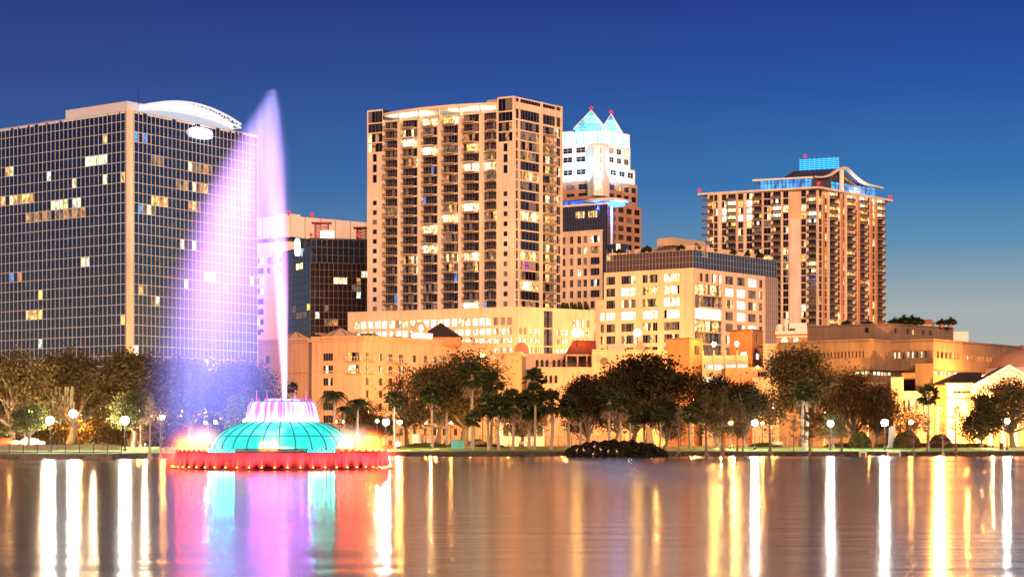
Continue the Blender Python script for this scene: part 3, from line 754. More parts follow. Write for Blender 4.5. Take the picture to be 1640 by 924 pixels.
# ---- floodlit twin pyramid tower
def twin_tower():
    Cn = pt(962, 800); dl = Vector((-.885, .465)); dr = Vector((.665, .747))
    R0 = lambda px: (Cn + dr * (Face(Cn, Cn + dr).u(px)))
    b = Bld('office_tower', 'floodlit white stepped tower crowned by twin cyan glass pyramids', 'building', (Cn.x, Cn.y, 1.3))
    WL = 40
    tiers = [(1.3, zz(327, 805), 1027, 0.0, 'brown', WL + 2), (zz(327, 805), zz(292, 805), 1021, .4, 'brown', WL), (zz(292, 805), zz(268, 805), 1017, .8, 'white', 25), (zz(268, 805), zz(233, 805), 1009.5, 1.2, 'white', 25)]
    for i, (a, e, px, ins, mt, wl) in enumerate(tiers):
        c = Cn - (dl + dr) * -ins * .3; c = Cn + (dl + dr) * ins * .35
        Lp, Rp = c + dl * wl, c + dr * (Face(c, c + dr).u(px))
        FL, FRt = Face(Lp, c), Face(c, Rp)
        for fc, left in ((FL, True), (FRt, False)):
            wins = []; nz = int((e - a) / 3.9); n = int(fc.L / 5.0); du = fc.L / n
            z_off = max(0, nz - 9)
            for k in range(z_off, nz):
                z = e - (nz - k) * 3.9 + .7
                for j in range(n):
                    if mt == 'white': ks = {'d': 3, 'n': 4, 'G': 2, 'w': .5}
                    else: ks = {'d': 5, 'n': 3, 'y': 1.2, 'o': 1, 'g': 1}
                    kk = pick(ks); wins.append((j * du + .9, j * du + du - .9, z, z + 2.3, [kk, kk]))
            b.facade(fc, 0, fc.L, a, e, M[mt], wins, .35, M['white'] if mt == 'white' else M['mull2'], .5)
        b.part('ledge', lambda mb: mb.prism([Lp, c, Rp, Lp + Rp - c], e + .003, e + .5, M[mt]))
        b.part('rear_wall', lambda mb: mb.prism([Lp - FL.Nn * 1, Lp + Rp - c, Rp - FRt.Nn * 1, Rp - FRt.Nn * 1 + dl * 2], a, e, M[mt]))
    # projecting corner bay
    zt, zb2 = zz(236, 800), zz(316, 800)
    bay = [pt(941, 799), pt(951, 794.5), pt(966, 794.5), pt(976, 800)]
    b.part('bay', lambda mb: mb.prism(bay + [pt(976, 812), pt(941, 812)], zb2, zt, M['white']))
    fcb = Face(bay[1], bay[2])
    for k in range(5):
        z = zb2 + 2.2 + k * 3.9
        mbw = MB(); b._window(mbw, (fcb, .5, fcb.L - .5, z, z + 2.2, [pick({'d': 2, 'n': 2, 'G': 3, 'y': .5}) for _ in range(3)], -.03, M['white'], .5, .1)); mbw.build('window', b.root, fcb.p(1, z))
    # glazed lantern band and the two pyramids: lit from inside
    lan = lit('lantern_glass', (.42, .90, 1.0), .75, .35, .9, .15); pyr = lit('pyramid_glass', (.20, .80, 1.0), .55, .35, .12, .3); pyr2 = lit('pyramid_tip_glass', (.06, .55, .85), .34, .3, .3, .3)
    z3 = zz(233, 805); z4 = zz(211, 805)
    L3, R3 = Cn + (dl + dr) * 1.0 + dl * 24, Cn + (dl + dr) * 1.0 + dr * 20; c3 = Cn + (dl + dr) * 1.0
    def band(mb):
        mb.prism([L3, c3, R3, L3 + R3 - c3], z3 + .52, z4, lan)
    b.part('lantern', band)
    def bars(mb):
        for fc in (Face(L3, c3), Face(c3, R3)):
            for i in range(9): fc.slab(mb, fc.L * i / 8 - .2, fc.L * i / 8 + .2, z3 + .5, z4 + .05, .005, .3, M['white'])
            fc.slab(mb, -.2, fc.L + .2, z4 + .003, z4 + .5, -.6, .45, M['white'])
    b.part('lantern_frame', bars)
    for pxa, pxb, apx, apy, d in ((919, 975, 947, 178, 800), (957, 1001, 973, 184, 816)):
        zb_ = z4 + .5; za = zz(apy, d + 8); c = pt((pxa + pxb) / 2, d + 6); hw = (pxb - pxa) / 2 * d / F * 1.18
        cor = [c + Vector((math.cos(a), math.sin(a))) * hw * 1.02 for a in [math.radians(208 + 90 * q - 0) for q in range(4)]]
        def pyramid(mb, f0, f1, mat):
            for q in range(4):
                A_, B_ = cor[q - 1], cor[q]; lr = lambda p, f: Vector((p.x + (c.x - p.x) * f, p.y + (c.y - p.y) * f, zb_ + (za - zb_) * f))
                mb.poly((lr(A_, f0), lr(B_, f0), lr(B_, f1), lr(A_, f1)), mat)
        pr = b.part('pyramid', lambda mb: (pyramid(mb, 0, .68, pyr), pyramid(mb, .68, .995, pyr2)))
        mb = MB()
        for q in cor: mb.tube([(q.x, q.y, zb_), (c.x, c.y, za)], [.3, .2], 5, M['white'])
        for f in (.34, .68):
            for q in range(4):
                A_, B_ = cor[q - 1], cor[q]
                mb.tube([(A_.x + (c.x - A_.x) * f, A_.y + (c.y - A_.y) * f, zb_ + (za - zb_) * f), (B_.x + (c.x - B_.x) * f, B_.y + (c.y - B_.y) * f, zb_ + (za - zb_) * f)], [.15, .15], 4, M['white'])
        mb.build('rib', pr)
        b.beacon((c.x, c.y, za + .8), .75)
    # floodlights standing on the ledges
    for p, w in ((Cn + dl * 9 + Vector((-4, -10)), 2900), (Cn + dl * 20 + Vector((-4, -10)), 2900), (Cn + dr * 8 + Vector((6, -7)), 2600), (Cn + dr * 10 + Vector((4, -6)), 1600), (Cn + Vector((0, -17)), 2200)):
        zf = zz(300, 800)
        b.part('floodlight', lambda mb: (mb.tube([(p.x, p.y + 6, zf - 1), (p.x, p.y, zf)], [.15, .15], 5, M['metal']), mb.box(p.x - .5, p.y - .3, zf, p.x + .5, p.y + .3, zf + .4, M['metal'])), loc=(p.x, p.y, zf))
        ld = bpy.data.lights.new('tower_light', 'SPOT'); ld.energy = w; ld.color = (.42, .84, 1); ld.shadow_soft_size = .5; ld.spot_size = math.radians(150); ld.spot_blend = .6
        lo = bpy.data.objects.new('tower_light', ld); lo.rotation_euler = Vector((0, .5, 1)).to_track_quat('-Z', 'Y').to_euler(); link(lo, b.root, (p.x, p.y, zf + .7))
    b.finish()
twin_tower()

# ---- glass and precast block with the blue lit saucer canopy
def saucer_block():
    A, B = pt(850, 676), pt(972, 660); C2 = B + Vector((3.2, 12)); z0 = 1.3; H = zz(327, 660)
    b = Bld('office_building', 'blue glass office block topped by a glowing blue saucer canopy beside the peach tower', 'building', (B.x, B.y, z0))
    FF, FR = Face(A, B), Face(B, C2); uP = FF.u(965); hp = zz(372, 665)
    gf = Face(A - FF.Nn * .6, B - FF.Nn * .6)
    grid_glass(b, gf, z0 + 30, H, 30, 16, M['glassb'], M['mull2'], 0, {'w': 1})
    grid_glass(b, FR, z0, H, 7, 22, M['glassb'], M['mull2'], .02, {'p': 1})
    for q in range(2):
        for i in range(4): 
            u = gf.u(922 + q * 20) + i * .95; b.wins.append((gf, u, u + .9, zz(351, 668), zz(340, 668), ['w' if i % 2 else 'y'], -.06, M['mull2'], None, .08))
    wins = []; 
    for k in range(14):
        zt = hp - 1.4 - k * 3.87
        for p, q in ((900, 905.5), (912, 918), (924, 930.5), (934, 940), (945, 960)):
            u0, u1 = FF.u(p), FF.u(q); kk = pick({'d': 4, 'n': 4, 'p': 2, 'c': 1, 'w': .7, 'o': 1})
            wins.append((u0, u1, zt - 2.5, zt, [kk, kk] if p < 945 else [kk, pick({'d': 2, 'p': 1, 'c': 1}), kk]))
    b.facade(FF, FF.u(880), uP, z0 + 25, hp, M['peach2'], wins, .5)
    b.part('cornice', lambda mb: FF.slab(mb, FF.u(880), uP, hp + .003, hp + .5, -.5, .15, M['peach2']))
    b.part('roof', lambda mb: mb.prism([gf.A, gf.B, C2, A + (C2 - B)], H + .05, H + .8, M['offwhite']))
    # saucer
    c = pt(972, 668); zt = zz(325, 668); blue = emit('blue_neon', (.10, .30, 1), .9, False)
    b.part('saucer_canopy', lambda mb: mb.lathe((c.x, c.y, zt), [(.01, 1.3), (6, 1.2), (8.7, .5), (9.0, .1), (8.4, -.2), (.01, -.9)], 36, M['white']), True)
    b.part('blue_tube', lambda mb: mb.lathe((c.x, c.y, zt - 1.0), [(3.0, 0), (6.6, .35), (6.6, .15), (3, -.2)], 24, blue))
    def cl(mb):
        for i in range(8):
            a = math.pi * 2 * i / 8; x, y = c.x + 5 * math.cos(a), c.y + 5 * math.sin(a); mb.tube([(x, y, H + .8), (x, y, zt - .4)], [.45, .45], 8, M['white'])
        mb.lathe((c.x, c.y, zt - 5), [(2.2, -14), (2.2, 4)], 14, M['white'])
    b.part('column', cl, True)
    b.part('wing_canopy', lambda mb: mb.prism([FF.p(FF.u(880), 0, -1)[:2], FF.p(FF.u(940), 0, .2)[:2], FF.p(FF.u(940), 0, -12)[:2], FF.p(FF.u(880), 0, -12)[:2]], zz(321, 668), zz(316, 668), M['brown']))
    b.part('blue_glazing', lambda mb: mb.prism([FF.p(FF.u(882), 0, -1.5)[:2], FF.p(FF.u(962), 0, -1.5)[:2], FF.p(FF.u(962), 0, -6)[:2], FF.p(FF.u(882), 0, -6)[:2]], H + .82, zz(321.5, 668), lit('blue_hall', (.04, .2, 1), .35, .1, .5, .3)))
    for dx in (-3.5, 4):
        ld = bpy.data.lights.new('saucer_light', 'POINT'); ld.energy = 1600; ld.color = (.1, .3, 1); ld.shadow_soft_size = .3
        lo = bpy.data.objects.new('saucer_light', ld); link(lo, b.root, (c.x + dx, c.y - 5.4, zt - 2.6))
    # round stair tower below the saucer
    c2 = pt(989, 662)
    def rt(mb):
        for k in range(18): mb.lathe((c2.x, c2.y, z0 + 3.9 * k), [(4.2, 0), (4.2, 1.0), (4.0, 1.0)], 18, M['peach2'])
        mb.lathe((c2.x, c2.y, z0), [(4.0, 0), (4.0, 70.5), (.01, 70.6)], 18, M['glassb'])
        for i in range(9): a = math.pi * 2 * i / 9; mb.tube([(c2.x + 4.1 * math.cos(a), c2.y + 4.1 * math.sin(a), z0), (c2.x + 4.1 * math.cos(a), c2.y + 4.1 * math.sin(a), 70)], [.2, .2], 5, M['peach2'])
    b.part('stair_tower', rt); b.finish()
saucer_block()

# ---- precast office block with glass attic
def center_office():
    L0, C0, R0 = pt(953, 578.5), pt(1110, 560), pt(1246, 594); z0 = 1.3; H = 54.3
    b = Bld('office_building', 'broad warm lit office block with a glass attic under a flat overhanging roof', 'building', (C0.x, C0.y, z0))
    FF, FR = Face(L0, C0), Face(C0, R0); pf = 3.64; u9 = FF.u(969)
    lowtop = zz(482.5, 577); wins = []; winl = []
    ztops = [zz(436, 560) - pf * k for k in range(13)]
    cols = [(970.5, 985), (994.5, 1018), (1028.5, 1053), (1063, 1088)]
    for r, zt in enumerate(ztops):
        for ci, (p, q) in enumerate(cols):
            ks = {'W': 4, 'w': 2, 'd': .2} if (r, ci) in ((0, 3), (1, 3), (1, 1), (2, 3), (3, 2), (3, 3)) else {'W': 2, 'w': 1} if r == 3 else {'d': 3, 'n': 2, 'g': 2, 'y': 2, 'p': 3, 'w': 1.2}
            wins.append((FF.u(p), FF.u(q), zt - 2.5, zt, [pick(ks) for _ in range(6 if ci else 4)]))
        if zt < lowtop - .5:
            ks = {'W': 5, 'w': 1} if r == 3 else {'g': 2, 'p': 3, 'y': 1, 'd': 1}
            winl.append((FF.u(961), FF.u(967.5), zt - 2.5, zt, [pick(ks) for _ in range(2)]))
    b.facade(FF, u9, FF.L, z0, H, M['peach2'], wins, .4)
    b.facade(FF, 0, u9, z0, lowtop, M['peach2'], winl, .4)
    b.part('wing_wall', lambda mb: (FF.slab(mb, 0, u9, lowtop + .003, lowtop + .4, -.4, .1, M['peach2']), FF.slab(mb, u9 - .4, u9 - .003, lowtop + .4, H, -14, -.003, M['peach2'])))
    # right face
    wins = []; uv0, uv1 = FR.u(1098 + 15), FR.u(1156.5)
    rcols = [(1162, 1175, 3), (1180.5, 1194, 3), (1198.5, 1211.5, 3), (1216, 1222, 2)]
    bands = []
    for r, zt in enumerate(ztops):
        if r == 0:
            for p, q, n in ((1120.5, 1126.5, 2), (1129.5, 1136, 2), (1140, 1147, 2), (1150, 1156, 2)): wins.append((FR.u(p), FR.u(q), zt - 2.5, zt, [pick({'d': 2, 'g': 2, 'W': 1}) for _ in range(n)]))
        for p, q, n in rcols:
            ks = {'W': 5} if (r == 1 and p < 1190) or rnd.random() < .18 else {'n': 3, 'g': 3, 'y': .6, 'p': 2, 'w': .6}
            wins.append((FR.u(p), FR.u(q), zt - 2.5, zt, [pick(ks) for _ in range(n)]))
        if r >= 1: 
            ks = {'W': 6, 'w': 1} if r == 3 else {'w': 3, 'y': 3, 'p': 1} if r in (1, 4) else {'p': 4, 'o': 1, 'n': 1}
            wins.append((uv0 + .05, uv1 - .2, zt - 2.9, zt + .35, [pick(ks) for _ in range(12)]))
    uE = FR.u(1226)
    b.facade(FR, 0, uE, z0, H, M['peach2'], wins, .4)
    bm = []
    for r in (1, 2, 3, 4, 5, 6, 7):
        zt = ztops[r]
        def fn(mb, zt=zt):
            n = 10; out = []
            for i in range(n + 1): t = i / n; out.append(FR.p(uv0 + (uv1 - uv0) * .93 * t, 0, .1 + 1.9 * math.sin(math.pi * (.15 + .7 * t)) ** .7))
            for i in range(n):
                a, c = out[i], out[i + 1]; ia, ic = FR.p(uv0 + (uv1 - uv0) * .93 * i / n, 0, .01), FR.p(uv0 + (uv1 - uv0) * .93 * (i + 1) / n, 0, .01)
                z1, z2 = zt - 3.25, zt - 2.95
                q = lambda p, z: Vector((p.x, p.y, z))
                mb.poly((q(a, z1), q(c, z1), q(c, z2), q(a, z2)), M['peach2']); mb.poly((q(a, z2), q(c, z2), q(ic, z2), q(ia, z2)), M['peach2']); mb.poly((q(c, z1), q(a, z1), q(ia, z1), q(ic, z1)), M['peach2'])
                mb.tube([q(a, z2 + .95), q(c, z2 + .95)], [.05, .05], 4, M['rail']); mb.tube([q(a, z2), q(a, z2 + .95)], [.04, .04], 4, M['rail'])
        b.bals.append((fn, FR.p((uv0 + uv1) / 2, zt - 3)))
    # glazed corner at the far right
    gf = Face(FR.p(uE, 0, -.15)[:2], R0 - FR.Nn * .15); grid_glass(b, gf, z0, H - .3, 6, 27, M['glasspk'], M['mull'], .04, {'p': 2, 'b': .4}, .07, .05)
    # attic
    za = zz(401, 562)
    A1, A2, A3 = FF.p(u9 + .3, 0, -.5)[:2], Vector(FF.p(FF.L - .3, 0, -.5)[:2]), FR.p(FR.L, 0, -.5)[:2]
    f1, f2 = Face(A1, A2), Face(A2, A3)
    grid_glass(b, f1, H + .01, za, 26, 3, M['glassbr'], M['mull'], .03, {'y': 1, 'p': 2}, .05, .05)
    grid_glass(b, f2, H + .01, za, 30, 3, M['glassb'], M['mull'], .02, {'b': 1, 'p': 2}, .05, .05)
    bk = Vector(A1) + Vector(A3) - A2
    b.part('roof', lambda mb: mb.prism([A1, A2, A3, bk], H - .3, H + .005, M['roof']))
    b.part('attic_wall', lambda mb: mb.prism([f1.p(.1, 0, -.4)[:2], Vector(f1.p(f1.L - .5, 0, -.4)[:2]), f2.p(f2.L - .1, 0, -.4)[:2], bk], H + .02, za - .1, M['dkroof']))
    zo = zz(395, 563)
    ov = lambda fc, px, o: Vector(fc.p(fc.u(px), 0, o)[:2])
    b.part('overhang', lambda mb: (mb.prism([ov(f1, 1006, -4), ov(f1, 1106, -3), ov(f2, 1236, -3), ov(f2, 1236, -14), ov(f1, 1010, -16)], zo - .9, zo + .5, M['peach2']), mb.prism([ov(f1, 1020, -6), ov(f1, 1104, -5), ov(f2, 1225, -6), ov(f2, 1225, -12), ov(f1, 1020, -12)], za - .05, zo - .92, M['brown'])))
    b.part('penthouse', lambda mb: mb.prism([ov(f2, 1104, -6), ov(f2, 1155, -6), ov(f2, 1155, -12), ov(f2, 1104, -12)], zo + .52, zz(383, 568), M['concrete2']))
    b.part('vent', lambda mb: mb.prism([ov(f1, 1068, -8), ov(f1, 1077, -8), ov(f1, 1077, -9), ov(f1, 1068, -9)], zo + .52, zo + 1.2, M['dkmetal']))
    for px, f in ((1049, f1), (1118, f2), (1134, f2)): b.beacon(tuple(f.p(f.u(px), za + 1.25, -.9)), .28)
    b.part('rear_wall', lambda mb: mb.prism([L0 - FF.Nn * 12, L0 - FF.Nn * 12.5, bk, Vector(A3) - FR.Nn * .5], z0, H - .35, M['peach2']))
    b.finish()
    for i, px in enumerate((985, 1030, 1085, 1125, 1153, 1182, 1206, 1226)):
        f = f1 if px < 1110 else f2; p = f.p(f.u(px), za - .05, -2.4)
        roofshrubs.append((p, 1.3 if i % 2 else 1.0))
roofshrubs = []
center_office()
# ---- apartment tower at the right with overhanging roof and curved crown
def crown_tower():
    C0 = pt(1308, 800); H = zz(301, 800); Lq = C0 + (pt(1133, 818) - C0); Rq = pt(1417, 834); z0 = 1.3; fh = 3.05; zlow = 36
    b = Bld('apartment_tower', 'tall striped apartment tower with a flat overhanging roof and a blue lit curved crown', 'building', (C0.x, C0.y, z0)); b.balname = 'balcony'
    FF, FR = Face(Lq, C0), Face(C0, Rq); nf = int((H - 1.0 - zlow) / fh); hi = 4
    top = H - .6
    # left face columns in photo pixels: (p0,p1,kind) w window, b balcony bay, s solid
    cols = [(1136, 1142, 'v'), (1143.5, 1149, 'w'), (1156, 1163, 'w'), (1166, 1178, 'b'), (1182, 1190, 'w'), (1195.5, 1204.5, 'w'), (1207.5, 1219.5, 'b'), (1223, 1234, 'w'), (1238, 1250, 'b'), (1254, 1262.5, 'w'), (1283, 1290.5, 'w'), (1295, 1307, 'b')]
    wins = []; lm = []
    for k in range(nf):
        z = top - (k + 1) * fh
        for (p, q, t) in cols:
            u0, u1 = FF.u(p), FF.u(q)
            if k < hi: ks = {'d': 3, 'n': 2, 'w': 3, 'W': 2.5, 'c': 2, 'y': 2} if k else {'d': 6, 'n': 2, 'w': 1}
            else: ks = {'d': 9, 'n': 3, 'w': .9, 'y': .8, 'c': .4, 'p': .7}
            kk = pick(ks); n = 2 if t != 'b' else 3
            wins.append((u0, u1, z + .15, z + 2.75, [kk if rnd.random() < .8 else pick(ks) for _ in range(n)]))
            if t == 'b': b.bals.append(balcony(FF, u0 - .1, u1 + .1, z, 1.5, M['dkrail'], M['cream'], True))
    # open corner balconies left
    for k in range(nf): b.bals.append(balcony(FF, -2.2, FF.u(1141), top - (k + 1) * fh, 1.3, M['dkrail'], M['cream'], True))
    b.facade(FF, 0, FF.L, z0, top, M['cream'], wins, .5)
    wt = MB()
    for p, q in ((1264.5, 1281.5),): FF.slab(wt, FF.u(p), FF.u(q), z0, top - 4 * fh, .02, .4, M['peach'])
    for p, q in ((1150.5, 1155), (1191.5, 1194.5), (1205.5, 1206.8), (1235, 1237), (1251.2, 1253.2), (1291.5, 1294)): FF.slab(wt, FF.u(p), FF.u(q), z0, top, .015, .28, M['peach'])
    for p, q in ((1164, 1165.2), (1179, 1181), (1220.3, 1222)): FF.slab(wt, FF.u(p), FF.u(q), z0, top, .012, .22, M['cream'])
    wt.build('pilaster', b.root)
    rcols = [(1311, 1317, 'w'), (1320.5, 1325, 'w'), (1328, 1338, 'b'), (1341, 1346, 'w'), (1350, 1353, 'w'), (1356, 1366, 'b'), (1369, 1373, 'w'), (1377, 1386, 'b'), (1389, 1393, 'w'), (1397, 1401.5, 'w'), (1405, 1414, 'b')]
    wins = []
    for k in range(nf):
        z = top - (k + 1) * fh
        for p, q, t in rcols:
            ks = {'d': 8, 'n': 2, 'w': .8, 'y': 1.2, 'o': 1.2, 'p': 1} if k >= hi else {'d': 4, 'w': 2, 'c': 1, 'y': 1.5}
            kk = pick(ks); wins.append((FR.u(p), FR.u(q), z + .15, z + 2.75, [kk] * (3 if t == 'b' else 2)))
            if t == 'b': b.bals.append(balcony(FR, FR.u(p) - .1, FR.u(q) + .1, z, 1.6, M['dkrail'], M['cream'], True))
    b.facade(FR, 0, FR.L, z0, top, M['cream'], wins, .5)
    wt = MB()
    for p, q, m in ((1318, 1319.8, 'terra'), (1326, 1327.4, 'peach'), (1338.8, 1340.3, 'peach'), (1347, 1349.2, 'terra'), (1354, 1355.4, 'peach'), (1366.6, 1368.4, 'peach'), (1374, 1376.2, 'terra'), (1387, 1388.4, 'peach'), (1394, 1396.2, 'terra'), (1402, 1404, 'terra'), (1308.3, 1310.2, 'peach')):
        FR.slab(wt, FR.u(p), FR.u(q), z0, top - (0 if m == 'peach' else 2), .02, .45, M[m])  # terracotta strips put the orange-red lamp light on this face into their colour
    wt.build('pilaster', b.root)
    bk = Lq + Rq - C0
    b.part('rear_wall', lambda mb: mb.prism([Lq - FF.Nn * 1, bk, Rq - FR.Nn * 1, Rq - FR.Nn * 1.4, bk + Vector((0, -1)), Lq - FF.Nn * 1.4], z0, top, M['cream']))
    oL, oC, oR = pt(1117, 820), Vector(FF.p(FF.L + 1.5, 0, 2.2)[:2]), pt(1430, 842)
    b.part('overhang', lambda mb: mb.prism([oL, oC, oR, bk + Vector((0, 10)), ], H - .55, H + .35, M['peach']))
    for p in (oL + Vector((1, 1)), oC + Vector((0, 1.2)), oR + Vector((-1, 1))): b.beacon((p.x, p.y, H + 1.7), .75)
    # blue lit clerestory
    f1 = Face(FF.p(FF.u(1214), 0, -4)[:2], Vector(FF.p(FF.L - 3, 0, -4)[:2])); f2 = Face(f1.B, f1.B + (Rq - C0).normalized() * (FR.L - 3))
    z1, z2 = H + .36, H + 4.6
    gb = lit('blue_clerestory', (.02, .36, 1), .42, .12, .5, .2)
    def cl(mb):
        for f in (f1, f2):
            n = 14
            for i in range(n): mb.poly((f.p(f.L * i / n, z1), f.p(f.L * (i + 1) / n, z1), f.p(f.L * (i + 1) / n, z2), f.p(f.L * i / n, z2)), gb if (f is f1 or i > 3) else M['glassbr'])
            for i in range(n + 1): f.slab(mb, f.L * i / n - .15, f.L * i / n + .15, z1, z2, .01, .25, M['mull2'])
            f.slab(mb, 0, f.L, z2 - 1.4, z2 - 1.1, .012, .2, M['mull2'])
    b.part('blue_clerestory', cl)
    # upper roof plate and barrel roof with S curved verge
    b.part('upper_roof', lambda mb: mb.prism([f1.p(-3.0, 0, 1.8)[:2], f1.p(f1.L + .6, 0, 2.0)[:2], f1.p(f1.L + .6, 0, -22)[:2], f1.p(-3, 0, -16)[:2]], z2 + .003, z2 + .7, M['white']))
    # profile along the right face (s = distance along f2), extruded along the left-face direction
    s_pr = [(a_, q_ * .74) for a_, q_ in ((0, 0), (3, 0.3), (6, 1.4), (8.5, 3.3), (10.5, 5.6), (12.5, 7.6), (14, 8.3), (15.2, 8.1), (17, 6.6), (19, 4.4), (21.5, 2.2), (24.5, .7), (28, .1), (32, -.3))]
    k_ = (f2.L + 4) / 32
    dirL = (f1.A - f1.B).normalized()
    def verge(mb):
        for (a, za), (c, zc) in zip(s_pr, s_pr[1:]):
            p, q = f2.p(a * k_, 0, 1.4), f2.p(c * k_, 0, 1.4)
            for out, m_ in ((1.4, M['peach']),):
                P_ = lambda s, zq, o: Vector((f2.p(s * k_, 0, o).x, f2.p(s * k_, 0, o).y, z2 + .72 + zq))
                A_, B_, C_, D_ = P_(a, za - .3, out), P_(c, zc - .3, out), P_(c, zc + .3, out), P_(a, za + .3, out)
                A2, B2, C2_, D2 = [v + Vector((dirL.x, dirL.y, 0)) * 1.6 for v in (A_, B_, C_, D_)]
                mb.poly((A_, B_, C_, D_), m_); mb.poly((D_, C_, C2_, D2), m_); mb.poly((B_, A_, A2, B2), m_)
    b.part('curved_verge', verge)
    def barrel(mb):
        Lr = f1.L * .82
        for (a, za), (c, zc) in zip(s_pr, s_pr[1:]):
            A_ = f2.p(a * k_, z2 + .5 + za, 0) + Vector((dirL.x, dirL.y, 0)) * 2; B_ = f2.p(c * k_, z2 + .5 + zc, 0) + Vector((dirL.x, dirL.y, 0)) * 2
            D = Vector((dirL.x, dirL.y, 0)) * Lr
            mb.poly((A_, B_, B_ + D, A_ + D), M['dkroof'])
        prof = [f2.p(a * k_, z2 + .45 + za, 0) + Vector((dirL.x, dirL.y, 0)) * 2 for a, za in s_pr]
        mb.poly([f2.p(s_pr[-1][0] * k_, z2 + .1, 0) + Vector((dirL.x, dirL.y, 0)) * 2, ] + prof[::-1] + [f2.p(0, z2 + .1, 0) + Vector((dirL.x, dirL.y, 0)) * 2], M['glassbr'])
        mb.poly([p + Vector((dirL.x, dirL.y, 0)) * Lr for p in prof], M['dkroof'])
    b.part('barrel_roof', barrel)
    # louvred screen on the very top; its blue lighting is put in as emission
    def louv(mb):
        s0 = f2.p(13.0 * k_, 0, 0); base = Vector((s0.x, s0.y, 0)) + Vector((dirL.x, dirL.y, 0)) * 1.0; Lr = f1.L * .76
        bl = emit('blue_lit_louvre_glow', (.02, .30, 1), .8, False)
        D = Vector((dirL.x, dirL.y, 0)); zt0 = z2 + 6.7
        for i in range(6):
            mb.obox(base + Vector((0, 0, zt0 + i * .82)), D * Lr, Vector((.15, .15, 0)), (0, 0, .42), bl)
        for i in range(9): mb.obox(base + D * (Lr * i / 8) + Vector((.2, .2, zt0 - 1)), D * .2, Vector((.2, .2, 0)), (0, 0, 6.2), M['metal'])
    b.part('louvre_screen', louv)
    pb = f2.p(13 * k_, z2 + 12.6, 0) + Vector((dirL.x, dirL.y, 0)) * (f1.L * .70); b.beacon(tuple(pb), .75)
    # lit pylon under the verge
    b.part('pylon', lambda mb: f2.slab(mb, 12.2 * k_, 13.6 * k_, H + .4, z2 + 5.8, .3, 1.0, M['white']))
    ld = bpy.data.lights.new('crown_light', 'POINT'); ld.energy = 1200; ld.color = (1, .8, .5); ld.shadow_soft_size = .3
    q = f2.p(20 * k_, H + 2, 2.5); link(bpy.data.objects.new('crown_light', ld), b.root, q)
    b.finish()
crown_tower()

